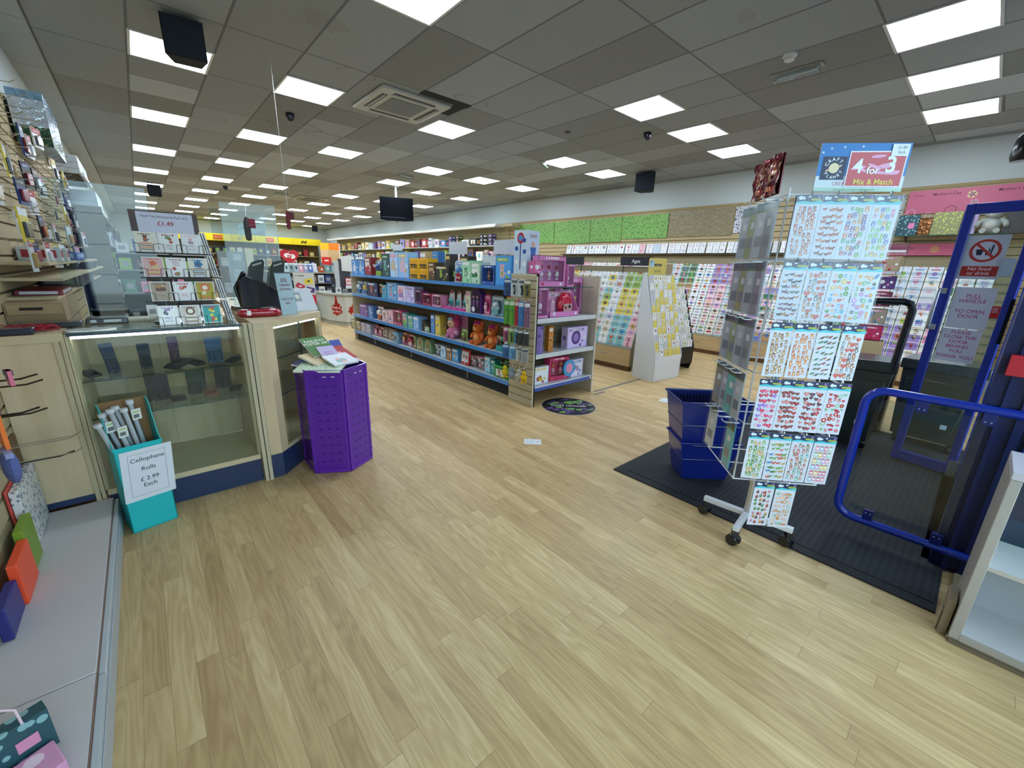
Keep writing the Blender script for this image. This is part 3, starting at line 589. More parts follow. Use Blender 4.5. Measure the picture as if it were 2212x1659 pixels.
def toybox(name, label, cat, loc, rz, w, h, d, base, kind, c1, c2, group=None, seed=0, window=False, strip=None):
    rr = random.Random(hash((round(w, 3), round(h, 3), seed)) & 0xffff)
    if not window:
        m = MB(); carton(m, w, h, d, base, kind, c1, c2, rr, strip); o = obj(name, m, P_PRINT, loc=loc, rz=rz, smooth=False); tag(o, label, cat, group); return o
    t = thing(name, label, cat, loc, rz, group); b = NC.get(base, base); m = MB(); e = 0.09*min(w, h); k1, k2 = NC.get(c1, c1), NC.get(c2, c2)
    m.box((-w/2, d/2-0.004, 0), (w/2, d/2, h), b); m.box((-w/2, -d/2, 0), (-w/2+0.004, d/2, h), b); m.box((w/2-0.004, -d/2, 0), (w/2, d/2, h), b); m.box((-w/2, -d/2, 0), (w/2, d/2, 0.004), b); m.box((-w/2, -d/2, h-0.004), (w/2, d/2, h), b)
    for a in ((-w/2, -w/2+e, 0, h), (w/2-e, w/2, 0, h), (-w/2+e, w/2-e, 0, e*2), (-w/2+e, w/2-e, h-e*1.6, h)): m.box((a[0], -d/2, a[2]), (a[1], -d/2+0.003, a[3]), b)
    F = Fr((0, -d/2, 0), (1, 0, 0), (0, 0, 1)); scribble(F, m, 0, h-e*.8, w*.5, .0008, '#f4f2f0', 6, rr); m.disc(F, -w*.33, e*1.1, e*.6, .0008, k2, 8); m.disc(F, w*.33, e*1.1, e*.6, .0008, k1, 8); obj('carton', m, P_PRINT, t, smooth=False)
    m = MB(); m.box((-w/2+e, -d/2+0.0005, e*2), (w/2-e, -d/2+0.0015, h-e*1.6), '#ffffff'); obj('window', m, FILM, t, smooth=False)
    m = MB(); n = max(1, int(w/0.12)) if kind != 'single' else 1; hh = h-e*3.6
    for k in range(n):
        x = (k-(n-1)/2)*(w-2*e)/n; s = min((w-2*e)/n, hh)*0.42
        m.ball((x, 0, e*2+hh*.68), s*.42, k2 if kind == 'doll' else k1, 12); m.ball((x, 0, e*2+hh*.35), s*.5, k1, 12, sz=1.25)
        for q in (-1, 1): m.ball((x+q*s*.45, 0, e*2+hh*.42), s*.18, k2, 8); m.ball((x+q*s*.25, -0.005, e*2+hh*.12), s*.2, k1, 8); m.ball((x+q*s*.16, -s*.36, e*2+hh*.72), s*.06, '#16161a', 6)
        m.ball((x, -s*.1, e*2+hh*.88), s*.22, k1, 8, sz=.6)
    obj('toy', m, P_GLOSS, t); return t
def blister(name, label, cat, loc, rz, w, h, base, c1, c2, group=None, d=0.05, hook=False, rx=0, seed=0):
    t = thing(name, label, cat, loc, rz, group, rx=rx); b = NC.get(base, base); k1, k2 = NC.get(c1, c1), NC.get(c2, c2); rr = random.Random(seed)
    m = MB(); F = Fr((0, 0, 0), (1, 0, 0), (0, 0, 1)); m.prism(F, [(-w/2, 0), (w/2, 0), (w/2, h*.92), (w*.35, h), (-w*.35, h), (-w/2, h*.92)], -0.002, 0, b)
    m.rect(F, -w*.4, h*.78, w*.4, h*.93, .0006, k2); scribble(F, m, 0, h*.86, w*.6, .0012, '#f4f4f2', 5, rr); m.rect(F, -w*.4, h*.04, w*.4, h*.13, .0006, k1); obj('backing_card', m, P_PRINT, t, smooth=False)
    m = MB(); m.ball((0, -d*.5, h*.54), w*.17, k2, 10); m.ball((0, -d*.5, h*.36), w*.22, k1, 10, sz=1.3, sy=min(1, d/(w*.5)))
    for q in (-1, 1): m.ball((q*w*.2, -d*.5, h*.4), w*.08, k2, 8); m.ball((q*w*.1, -d*.5, h*.18), w*.09, k1, 8)
    obj('toy', m, P_GLOSS, t)
    m = MB(); m.lathe((0, 0, h*.44), [(w*.42, 0), (w*.38, d*.7), (w*.28, d), (0, d)], '#ffffff', 16, axis=(0, -1, 0), sq=1.0); obj('bubble', m, FILM, t)
    return t
def plush(name, label, cat, loc, rz, s, body, face, acc, group=None):
    t = thing(name, label, cat, loc, rz, group); m = MB()
    m.ball((0, 0, s*.32), s*.26, body, 16, sz=1.15, sy=.85); m.ball((0, -s*.03, s*.74), s*.25, body, 16, sz=.92)
    for q in (-1, 1): m.tube([(q*s*.2, 0, s*.5), (q*s*.34, -s*.08, s*.38), (q*s*.38, -s*.16, s*.25)], [s*.09, s*.08, s*.07], body, 8); m.tube([(q*s*.13, -s*.05, s*.14), (q*s*.17, -s*.22, s*.07), (q*s*.18, -s*.33, s*.09)], [s*.11, s*.09, s*.09], body, 8); m.ball((q*s*.22, 0, s*.92), s*.09, body, 8)
    obj('body', m, P_FUR, t); m = MB(); m.ball((0, -s*.2, s*.68), s*.13, face, 12, sz=.8); m.ball((0, -s*.14, s*.3), s*.17, face, 12, sy=.7)
    for q in (-1, 1): m.ball((q*s*.09, -s*.25, s*.8), s*.035, '#121214', 8)
    m.ball((0, -s*.33, s*.71), s*.03, '#241815', 8); obj('face', m, P_FUR, t); m = MB(); m.lathe((0, 0, s*.86), [(s*.235, 0), (s*.2, s*.08), (s*.1, s*.14), (0, s*.15)], acc, 14); obj('hat', m, P_FUR, t); return t
# ================================================================ LEFT SIDE: PLATFORM, COUNTERS
def deck(y0, y1, lab):
    t = thing('display_plinth', lab, 'display plinth', (0, 0, 0)); m = MB()
    m.box((XL+0.02, y0, 0.132), (-0.318, y1, 0.15), '#c4c1c2'); obj('top_board', m, P_WHITE, t, bev=0.003)
    m = MB(); m.box((-0.316, y0, 0.0), (-0.298, y1, 0.138), '#b8bfc4'); m.box((-0.298, y0, 0.02), (-0.294, y1, 0.11), '#aeb6bc'); obj('price_rail', m, P_WHITE, t, bev=0.003)
    m = MB(); m.box((-0.3175, y0, 0.12), (-0.3165, y1, 0.1495), '#8a6c5c'); m.box((XL+0.02, y0, 0), (-0.33, y1, 0.13), '#a8a49a'); obj('base', m, P_MATTE, t)
    return t
deck(1.66, 3.02, 'white low shelf plinth section reaching the glass counter, along the left wall')
deck(-0.4, 1.655, 'white low shelf plinth section nearest the photographer, along the left wall')
# wood fronted cabinet left of the glass counter
t = thing('wooden_cabinet', 'pale wooden cabinet front between left wall and glass counter', 'cabinet', (0, 0, 0))
m = MB(); m.box((XL+0.02, 3.04, 0.19), (-0.345, 3.5, 1.07), '#ffffff'); obj('carcass', m, MAPLE, t, smooth=False, occ=True)
m = MB(); m.box((XL+0.02, 3.02, 1.045), (-0.345, 3.5, 1.085), '#ffffff'); obj('worktop', m, MAPLEX, t, smooth=False)
m = MB(); m.box((-0.385, 3.025, 0.0), (-0.365, 3.04, 1.045), '#c5b592'); m.box((-0.36, 3.025, 0.0), (-0.345, 3.04, 1.045), '#c5b592'); obj('edge_strip', m, P_MATTE, t)
m = MB(); m.box((XL+0.02, 3.045, 0.152), (-0.39, 3.06, 0.19), '#ffffff'); obj('kickboard', m, NAVY, t, smooth=False)
# glass display counter
CX0, CX1, CY0, CY1 = -0.335, 0.42, 3.03, 3.62
t = thing('glass_display_counter', 'glass fronted display counter with two glass shelves of leather pen cases', 'display counter', (0, 0, 0))
m = MB(); m.box((CX0, CY0, 0.175), (CX1, CY1, 0.195), '#ffffff'); m.box((CX0, CY0-0.004, 0.165), (CX1, CY0+0.01, 0.198), '#ffffff'); obj('bottom_shelf', m, MAPLEX, t, smooth=False)
m = MB(); m.box((CX0, CY0+0.01, 0.0), (CX1, CY0+0.03, 0.17), '#ffffff'); obj('kickboard', m, NAVY, t, smooth=False)
for x in (CX0-0.008, CX1-0.012): m = MB(); m.box((x, CY0+0.008, 0.195), (x+0.018, CY1, 1.075), '#ffffff'); obj('side_panel', m, MAPLE, t, smooth=False)
for a, b, dy in ((CX0+0.01, 0.03, 0), (0.02, CX1-0.012, -0.012)): m = MB(); m.box((a, CY1-0.03+dy, 0.2), (b, CY1-0.018+dy, 1.07), '#ffffff'); obj('back_panel', m, MAPLE, t, smooth=False)
m = MB(); m.box((CX0, CY0, 0.197), (CX1, CY0+0.005, 1.075), '#ffffff'); obj('front_glass', m, GLASS, t, smooth=False)
m = MB(); m.box((CX0-0.01, CY0-0.01, 1.078), (CX1, CY1, 1.086), '#ffffff'); obj('glass_top', m, GLASS, t, smooth=False)
m = MB(); m.box((CX0, CY0-0.008, 1.068), (CX1, CY0+0.004, 1.077), '#14203c'); m.box((CX0, CY0-0.011, 1.078), (CX1, CY0-0.0095, 1.086), '#2a4a50'); obj('front_rail', m, P_GLOSS, t)
for z in (0.815, 0.605):
    m = MB(); m.box((CX0+0.012, CY0+0.02, z), (CX1-0.014, CY1-0.06, z+0.006), '#ffffff'); o = obj('glass_shelf', m, GLASS, t, smooth=False)
    m = MB(); m.box((CX0+0.012, CY0+0.018, z), (CX1-0.014, CY0+0.02, z+0.006), '#2d4a46'); obj('polished_edge', m, P_GLOSS, o)
for x in (0.425, 0.452): m = MB(); m.box((x, 3.0, 0.0), (x+0.022, 3.06, 1.085), '#c9bd9f'); obj('post', m, P_MATTE, t, bev=0.002)
m = MB(); m.box((CX0+0.012, CY0+0.02, 1.05), (CX1-0.014, CY0+0.05, 1.064), '#eef7fa'); obj('strip_light', m, emit('strip_led', '#eef8ff', 4.0), t, smooth=False)
# corner counter
t = thing('corner_counter', 'pale wooden till counter with angled glass display front', 'display counter', (0, 0, 0))
TOP = [(0.476, 3.0), (0.54, 3.0), (1.03, 3.49), (1.03, 5.2), (0.5, 5.2), (0.5, 3.62), (0.476, 3.62)]
m = MB(); m.prism(Fr((0, 0, 0), (1, 0, 0), (0, 1, 0)), TOP, 1.045, 1.087, '#ffffff'); obj('worktop', m, MAPLEX, t, smooth=False, occ=True)
m = MB(); m.box((0.476, 3.005, 0.2), (0.66, 3.02, 1.045), '#ffffff'); o = None
m = MB(); m.prism(Fr((0, 0, 0), (1, 0, 0), (0, 1, 0)), [(0.476, 3.005), (0.545, 3.005), (0.60, 3.06), (0.59, 3.07), (0.54, 3.022), (0.476, 3.022)], 0.19, 1.045, '#ffffff'); obj('front_panel', m, MAPLE, t, smooth=False)
D45 = Fr((0.545, 3.005, 0), (1, 1, 0)); L = 0.685
m = MB(); m.prism(Fr((0, 0, 0), (1, 0, 0), (0, 1, 0)), [(0.476, 3.02), (0.55, 3.02), (1.01, 3.48), (1.01, 5.2), (0.5, 5.2), (0.5, 3.6), (0.476, 3.6)], 0, 0.18, '#ffffff'); obj('kickboard', m, NAVY, t, smooth=False, occ=True)
m = MB(); m.prism(Fr((0, 0, 0), (1, 0, 0), (0, 1, 0)), [(0.476, 3.006), (0.545, 3.006), (1.03, 3.491), (1.03, 3.9), (0.476, 3.9)], 0.18, 0.2, '#ffffff'); obj('bottom_shelf', m, MAPLEX, t, smooth=False)
m = MB(); m.fbox(D45, 0.12, L-0.04, 0.2, 1.045, -0.012, -0.006, '#ffffff'); obj('front_glass', m, GLASS, t, smooth=False)
m = MB(); m.fbox(D45, 0.12, L-0.02, 0.19, 0.205, -0.02, 0.002, '#c9bd9f'); m.fbox(D45, L-0.04, L, 0.2, 1.045, -0.03, 0, '#cbb68f'); m.fbox(D45, 0.38, 0.386, 0.2, 1.045, -0.014, -0.004, '#3a4a4a'); obj('frame', m, P_MATTE, t)
m = MB(); m.box((0.5, 3.85, 0.2), (1.01, 3.87, 1.045), '#ffffff'); m.box((0.99, 3.5, 0.2), (1.01, 5.2, 1.045), '#ffffff'); m.box((0.476, 3.03, 0.2), (0.49, 3.85, 1.045), '#ffffff'); obj('inner_panel', m, MAPLE, t, smooth=False)
for z in (0.82, 0.56):
    m = MB(); m.prism(Fr((0, 0, 0), (1, 0, 0), (0, 1, 0)), [(0.50, 3.06), (0.56, 3.06), (0.985, 3.485), (0.985, 3.84), (0.50, 3.84)], z, z+0.006, '#ffffff'); obj('glass_shelf', m, GLASS, t, smooth=False)
    m = MB(); m.fbox(D45, 0.04, L-0.04, z, z+0.006, -0.032, -0.030, '#2d4a46'); obj('polished_edge', m, P_GLOSS, t)
m = MB(); m.fbox(D45, 0.12, L-0.05, 1.03, 1.042, -0.05, -0.02, '#eef7fa'); obj('strip_light', m, MATS['strip_led'], t, smooth=False)
# leather pen cases
def pencase(loc, rz, c, lab, w=0.06, h=0.16, lean=-0.25, slots=3, stand=True, lie=False):
    t = thing('leather_pen_case', lab, 'pen case', loc, rz, 'leather pen cases in the counter', rx=lean if not lie else -1.38); m = MB()
    F = Fr((0, 0, 0), (1, 0, 0), (0, 0, 1)); k = tuple(x*0.55 for x in col(c))
    m.prism(F, [(-w/2, 0.004), (-w/2+0.004, 0), (w/2-0.004, 0), (w/2, 0.004), (w/2, h), (-w/2, h)], -0.006, 0.006, c); obj('case', m, P_LEATHER, t, bev=0.002)
    m = MB(); m.prism(F, [(-w/2-0.001, h*.58), (w/2+0.001, h*.58), (w/2+0.001, h+0.001), (-w/2-0.001, h+0.001)], 0.0062, 0.010, c); obj('flap', m, P_LEATHER, t, bev=0.002)
    m = MB()
    for q in range(slots):
        x = (q-(slots-1)/2)*w/slots*0.95; m.tube([F.p(x, 0.012, 0.006), F.p(x, h*.5, 0.006)], w/slots*.36, k, 8)
    obj('pen_slots', m, P_LEATHER, t)
    if stand and not lie:
        m = MB()
        for q in (-0.7, 0.7): m.tube([(q*w/2, -0.03, 0.006), (q*w/2, -0.02, 0.0), (q*w/2, 0.03, 0.0), (q*w/2, 0.06, h*.55)], 0.002, '#e6ecee', 6)
        obj('wire_stand', m, P_METAL, t)
    return t
z1, z2 = 0.822, 0.612
pencase((-0.20, 3.22, z1), 0.45, '#26324a', 'slim navy leather pen case leaning leftmost on the upper glass shelf', 0.055, 0.17, -0.3)
pencase((-0.06, 3.24, z1), 0.05, '#121c28', 'slim black leather pen case standing on the upper glass shelf', 0.055, 0.15, -0.15)
pencase((0.08, 3.30, z1), 0.0, '#4a2a44', 'slim plum leather pen case standing on the upper glass shelf', 0.05, 0.17, -0.15, 2)
pencase((0.28, 3.22, z1), 0.0, '#274a6b', 'wide blue leather pen case standing at right on the upper glass shelf', 0.085, 0.16, -0.2)
pencase((-0.27, 3.12, z1+0.01), 0.6, '#181b22', 'small black pen case lying at the left end of the upper glass shelf', 0.06, 0.09, lie=True)
pencase((0.04, 3.13, z1+0.01), -0.9, '#14181d', 'large black pen case lying centre front on the upper glass shelf', 0.09, 0.13, lie=True)
pencase((0.20, 3.14, z1+0.01), 0.7, '#191722', 'black pen case lying before the wide blue one on the upper shelf', 0.07, 0.11, lie=True)
pencase((0.33, 3.12, z1+0.01), -0.9, '#1a1d24', 'black pen case lying at the right end of the upper glass shelf', 0.06, 0.12, lie=True)
pencase((-0.03, 3.25, z2), 0.15, '#2c2136', 'wide dark purple pen case standing on the lower glass shelf behind the box', 0.11, 0.17, -0.2)
pencase((0.16, 3.28, z2), -0.1, '#17332d', 'wide dark green pen case standing on the lower glass shelf', 0.10, 0.16, -0.2)
pencase((0.31, 3.33, z2), -0.1, '#1b2a3c', 'wide dark navy pen case standing on the lower glass shelf', 0.09, 0.16, -0.15)
pencase((0.06, 3.14, z2+0.01), 0.1, '#3d2421', 'dark brown pen case lying on the lower glass shelf', 0.07, 0.07, lie=True)
pencase((0.22, 3.16, z2+0.01), 0.0, '#8e4a34', 'tan leather pen case lying on the lower glass shelf', 0.08, 0.08, lie=True)
pencase((0.35, 3.19, z2+0.01), -0.3, '#23262e', 'charcoal pen case lying at the right end of the lower glass shelf', 0.07, 0.08, lie=True)
# cellophane box
t = thing('cardboard_display_box', 'tall turquoise open cardboard box holding clear rolls beside the counter', 'box', (-0.175, 2.90, 0), 0.22)
m = MB(); w, d = 0.10, 0.075; T, Tb = 0.50, 0.72; th = 0.004
m.box((-w, -d, 0), (w, -d+th, T), '#18c0c4'); m.box((-w, -d, 0), (w, d, 0.004), '#18c0c4'); m.box((-w, d-th, 0), (w, d, Tb), '#8d6a42')
for s in (-1, 1): m.prism(Fr((s*w-(th if s > 0 else 0), 0, 0), (0, 1, 0), (0, 0, 1)), [(-d, 0), (d, 0), (d, Tb), (d*.2, Tb-0.02), (-d*.6, T+0.03), (-d, T)], 0, th, '#18b4b8')
obj('carton', m, P_PRINT, t, smooth=False); m = MB()
m.box((-w+0.005, d-th-0.002, 0.1), (w-0.005, d-th-0.0005, Tb-0.002), '#8d6a42'); m.box((-w-0.003, -d-0.003, T-0.012), (w+0.003, -d, T+0.002), '#18c0c4'); obj('inner_card', m, P_MATTE, t, smooth=False)
m = MB(); F = Fr((0, -d-0.004, 0), (1, 0, 0), (0.07, 0, 1)); m.fbox(F, -0.115, 0.105, 0.185, 0.475, 0, 0.0012, '#e4e9f2')
for a in ((-0.085, 0.21, 0.075, 0.212), (-0.085, 0.448, 0.075, 0.45), (-0.085, 0.21, -0.083, 0.45), (0.073, 0.21, 0.075, 0.45)): m.rect(F, *a, 0.0016, '#9aa2a8')
for s_, v in (('Cellophane', 0.415), ('Rolls', 0.36), ('£ 2.99', 0.30), ('Each', 0.265)): m.text(F, s_, -0.003, v, 0.032, 0.002, '#2c333c', bold=0.004)
tag(obj('paper_sign', m, P_PRINT, loc=(-0.175, 2.90, 0), rz=0.22), 'white paper sign reading Cellophane Rolls, stuck on the turquoise box', 'sign')
for k, (x, y, tx, ty, L) in enumerate(((0.0, -0.03, -0.125, 0.0, 0.58), (0.02, 0.01, -0.115, 0.0, 0.62), (0.035, -0.03, -0.10, 0.02, 0.64), (0.045, 0.015, -0.08, 0.02, 0.64), (0.06, -0.02, -0.07, 0.02, 0.63), (0.075, 0.02, -0.05, 0.01, 0.66))):
    t2 = thing('cellophane_roll', 'clear cellophane roll, %s from the left in the turquoise box' % nth(k), 'wrapping roll', (-0.175, 2.90, 0), 0.22, 'cellophane rolls in the box'); p0 = Vector((x, y, 0.06)); p1 = p0+Vector((tx, ty, L))
    m = MB(); m.tube([p0, p1], 0.0165, '#ffffff', 12); obj('film', m, FILM, t2); m = MB(); m.tube([p0, p0.lerp(p1, .97)], 0.011, '#bfc4c8', 10); m.tube([p0.lerp(p1, .97), p1], 0.017, '#d6dade', 12); obj('core', m, P_GLOSS, t2)
    m = MB(); q = p0.lerp(p1, 0.88 if k % 2 else 0.8)
    if k in (1, 2, 5): G = Fr(q+Vector((0, -0.019, 0)), (1, 0, 0.12)); m.fbox(G, -0.012, 0.028, -0.03, 0.03, 0, 0.001, '#e6e9e2'); m.rect(G, -0.006, -0.02, 0.018, 0.0, 0.0014, '#6a6e70'); m.rect(G, -0.006, 0.01, 0.022, 0.02, 0.0014, '#b9cf8e'); obj('price_label', m, P_PRINT, t2, smooth=False)
# hexagonal purple bin
t = thing('hexagonal_bin', 'purple hexagonal plastic dump bin full of books beside the counter', 'bin', (0.93, 3.03, 0)); Rr, HB = 0.245, 0.765
V = [(Rr*math.cos(a), Rr*math.sin(a)) for a in [math.radians(-90+60*k) for k in range(6)]]
for k in range(6):
    a, b = Vector((*V[k], 0)), Vector((*V[(k+1) % 6], 0)); Lh = (b-a).length; F = Fr(a, (b-a)); m = MB(); pc, dk = '#5a1f9c', '#270a4a'; e = 0.016
    m.fbox(F, 0.003, Lh-0.003, 0.004, HB, -0.008, 0, pc)
    for u in ((0.003, 0.003+e, 0.004, HB), (Lh-0.003-e, Lh-0.003, 0.004, HB), (e, Lh-e, 0.004, 0.03), (e, Lh-e, HB-0.016, HB)): m.fbox(F, *u, 0, 0.004, '#6526a8')
    for r in range(11):
        for c_ in range(3):
            u, v = Lh*(0.28+0.22*c_), 0.09+r*0.062
            if r == 10: m.fbox(F, u-0.012, u+0.012, HB-0.05, HB-0.044, 0, 0.0008, '#d8cfe6' if c_ else dk)
            else: m.prism(F, [(u-0.014, v-0.003), (u-0.005, v), (u+0.005, v), (u+0.014, v-0.003), (u+0.006, v+0.006), (u-0.006, v+0.006)], 0, 0.0012, dk)
    for r in range(4): m.fbox(F, 0.001, 0.012, 0.08+r*.2, 0.095+r*.2, 0, 0.006, '#6a35a2')
    obj('side_panel', m, P_GLOSS, t, smooth=False)
m = MB(); m.prism(Fr((0, 0, 0), (1, 0, 0), (0, 1, 0)), [(x*.96, y*.96) for x, y in V], 0.60, 0.615, '#351060'); obj('inner_floor', m, P_GLOSS, t, smooth=False)
def book(lab, cat, c, x, y, z, rz, rx, w=0.15, h=0.2, d=0.012, title=None, kind='flowers', c1='pink', c2='blue', rt=0, name='book'):
    m = MB(); m.box((-w/2, -h/2, -d/2), (w/2, h/2, d/2-0.001), '#e8e5dc'); F = Fr((0, 0, d/2), (1, 0, 0), (0, 1, 0)); m.fbox(F, -w/2-0.001, w/2+0.001, -h/2-0.001, h/2+0.001, -0.001, 0.0008, c)
    if title:
        for k, s_ in enumerate(title): m.text(F, s_, 0, h*(.28-.16*k), w*.2, 0.0012, '#e9efe2', bold=0.01)
    motif(m, F, kind, 0, -h*.05 if not title else -h*.25, w*.3, 0.0012, NC.get(c1, c1), NC.get(c2, c2)); o = obj(name, m, P_PRINT, loc=(x, y, z), rz=rz, rx=rx, smooth=False); tag(o, lab, cat, 'books in the purple bin'); o.rotation_euler = (rx, rt, rz)
book('pale green card slab leaning on the front left of the purple bin', 'book', '#cfe3c6', 0.83, 2.93, 0.765, -0.62, 0.12, 0.30, 0.16, kind='words', c1='#8fa98c', c2='#a9bfa4')
book('white book with pink and blue shapes on top of the purple bin', 'book', '#e6e6ee', 0.98, 2.96, 0.80, 0.25, 0.25, 0.19, 0.16, kind='flowers', c1='pink', c2='aqua')
book('red shiny book at the back of the purple bin', 'book', '#b3202c', 1.02, 3.10, 0.815, 0.35, 0.35, 0.17, 0.20, kind='car', c1='#e3b2b4', c2='#d8d8e0')
book('green book titled RAILWAY POSTER ART at the back of the purple bin', 'book', '#4f7c3e', 0.90, 3.17, 0.87, 0.30, 0.55, 0.19, 0.2, title=('RAILWAY', 'POSTER ART'), kind='words', c1='#4f7c3e', c2='#4f7c3e')
book('cream book with blank cover in the purple bin', 'book', '#dcc79c', 0.84, 3.06, 0.80, 0.5, 0.3, 0.14, 0.18, kind='words', c1='#dcc79c', c2='#dcc79c')
book('lilac booklet between the green and red books in the purple bin', 'book', '#c4b5dc', 0.94, 3.08, 0.83, 0.1, 0.45, 0.12, 0.16, kind='words', c1='#8a3c7a', c2='#c4b5dc')
book('navy edged book deep in the left of the purple bin', 'book', '#2b2f6a', 0.79, 3.09, 0.76, 0.9, 0.2, 0.14, 0.16, kind='stripes', c1='navy', c2='white')
book('blue book standing at the very back of the purple bin', 'book', '#3c50ac', 1.03, 3.2, 0.83, 0.2, 0.8, 0.12, 0.16, kind='words', c1='#c0c6e6', c2='#3c50ac')
# black waste bin behind the counter end
t = thing('waste_bin', 'small black waste bin behind the far end of the till counter', 'bin', (1.55, 6.15, 0)); m = MB()
m.prism(Fr((0, 0, 0), (1, 0, 0), (0, 1, 0)), [(-.12, -.15), (.12, -.15), (.12, .15), (-.12, .15)], 0, 0.55, '#15161a'); obj('body', m, P_GLOSS, t, bev=0.02)
m = MB(); m.tube([(-.1, -.152, .4), (-.1, -.165, .47), (.1, -.165, .47), (.1, -.152, .4)], 0.006, '#0c0c0f', 6); obj('handle', m, P_GLOSS, t)
# ---------------------------------------------------------------- on the counters
Z = 1.087
# wire rack of note cards
RX, RY = 0.155, 3.30
t = thing('wire_card_rack', 'revolving wire rack of square note cards on the glass counter', 'card rack', (RX, RY, Z), 0.0); m = MB()
m.lathe((0, 0, 0), [(0.14, 0), (0.14, 0.008), (0.03, 0.014), (0.0, 0.014)], '#1b1d20', 28); obj('base', m, P_GLOSS, t)
m = MB(); m.tube([(0, 0, 0.01), (0, 0, 0.62)], 0.009, '#3b3f45', 10); obj('pole', m, P_METAL, t)
FT = Fr((0, 0, 0), (1, 0, 0), (0, 0, 1)); m = MB(); m.fbox(Fr((0, -0.035, 0.52), (1, 0, 0), (0, 0.05, 1)), -0.155, 0.155, 0, 0.115, 0, 0.004, '#5f5355')
G = Fr((0, -0.035, 0.52), (1, 0, 0), (0, 0.05, 1)); obj('header_board', m, P_MATTE, t); m = MB(); m.rect(G, -0.125, 0.0, 0.130, 0.108, 0.005, '#cfcfe2'); m.text(G, 'Noel Tatt Notecards Pack of 6', 0, 0.085, 0.017, 0.0056, '#23295a', bold=0.004); m.text(G, '£1.49', 0.0, 0.048, 0.034, 0.0056, '#b01c32', bold=0.014); obj('price_sign', m, P_PRINT, t, smooth=False)
cardspec = [[('cream', 'brown', 'orange', 'animal', 'cream note cards with two brown dogs'), ('white', 'red', 'dark green', 'flowers', 'white note cards with a red berry wreath'), ('white', 'pink', 'lilac', 'flowers', 'white note cards with scattered pink flowers')],
 [('#e0b8b8', 'orange', 'yellow', 'star', 'pink note cards with an orange starburst flower'), ('white', 'red', 'brown', 'words', 'white note cards with red and brown lettering'), ('cream', 'blue', 'brown', 'flower', 'cream note cards with a blue flower head')],
 [('#b3a490', 'brown', 'tan', 'scene', 'brown sketch note cards'), ('white', 'red', 'rose', 'flowers', 'white note cards framed by big red poppies'), ('#b7a31e', 'orange', '#efe8cf', 'disc', 'yellow green note cards with a dandelion clock')],
 [('white', 'lilac', 'navy', 'flowers', 'white note cards with small violet flowers'), ('#cfc6be', 'brown', 'cream', 'disc', 'grey note cards with a round brown hedgehog'), ('#2e9a98', 'red', 'yellow', 'flowers', 'teal note cards with red blossoms')]]
for r in range(4):
    z = 0.405-r*0.137; yy = -0.075-r*0.022; rk = MB()
    for c_ in range(3):
        x = -0.105+c_*0.105+r*0.012; bg, f1, f2, kd, nm = cardspec[r][c_]
        me = card_mesh(bg, f1, f2, kd, 0.096, 0.112, 0.012, seed=50+r*3+c_)
        o = obj('note_card_pack', me, None, loc=(RX+x, RY+yy, Z+z+0.003), rx=-0.16); tag(o, nm+', %s tier, %s on the counter rack' % (('top', 'second', 'third', 'bottom')[r], ('left', 'middle', 'right')[c_]), 'note cards', 'note card packs on the counter rack')
        y0 = yy-0.006; rk.tube([(x-.052, yy+.02, z+.05), (x-.05, y0-.004, z+.05), (x-.03, y0-.006, z+.048), (x-.028, y0-.002, z), (x+.028, y0-.002, z), (x+.03, y0-.006, z+.048), (x+.05, y0-.004, z+.05), (x+.052, yy+.02, z+.05)], 0.0018, '#3a3430', 6)
    rk.tube([(-.16, yy-.004, z), (.17, yy-.004, z)], 0.0022, '#3a3430', 6); rk.tube([(-.155, yy+.02, z+.05), (0, 0, z+.05)], .0018, '#3a3430', 6); rk.box((-.155, yy-.002, z-.004), (.165, yy+.03, z), '#34302e'); obj('wire_pocket', rk, P_METAL, t)
for r in range(4):                                               # side pockets seen edge on
    z = 0.405-r*0.137; xx = 0.185+r*0.022
    rk = MB(); rk.tube([(xx-.03, -.06, z+.05), (xx+.02, -.06, z+.05), (xx+.03, .1, z+.05), (xx-.03, .1, z+.05)], 0.0018, '#8f9499', 6); rk.tube([(xx+.02, -.06, z), (xx+.02, .1, z)], .002, '#b9bec2', 6); obj('wire_pocket', rk, P_METAL, t)
    for q in range(3):
        o = obj('note_card_pack', card_mesh('white', 'pale grey', 'ice blue', 'words', 0.13, 0.125, 0.006, seed=90), None, loc=(RX+xx+.012-.012*q, RY+0.02, Z+z+.004), rz=PI/2, rx=-0.16); tag(o, 'note card pack seen edge on, %s tier of the rack side, %s outward' % (('top', 'second', 'third', 'bottom')[r], ('furthest', 'middle', 'least far')[q]), 'note cards', 'note card packs on the rack side')
# red parcel
t = thing('red_wrapped_pack', 'red plastic wrapped pack with barcode label lying on the counter', 'pack', (0.57, 3.32, Z+0.001), 0.08); m = MB()
m.lathe((-0.125, 0, 0.028), [(0.010, 0), (0.026, 0.02), (0.029, 0.08), (0.027, 0.15), (0.032, 0.20), (0.028, 0.235), (0.012, 0.25)], '#a51428', 14, axis=(1, 0, 0), sq=1.0); m.ball((0.12, 0, 0.026), 0.03, '#b3152c', 12, sy=1.3, sz=.85); obj('wrap', m, P_CRINKLE, t)
m = MB(); m.fbox(Fr((-0.075, -0.031, 0.012), (1, 0, 0), (0.1, 0.25, 1)), 0, 0.025, 0.004, 0.036, 0.001, 0.003, '#e8e6e2'); obj('barcode_label', m, P_PRINT, t)
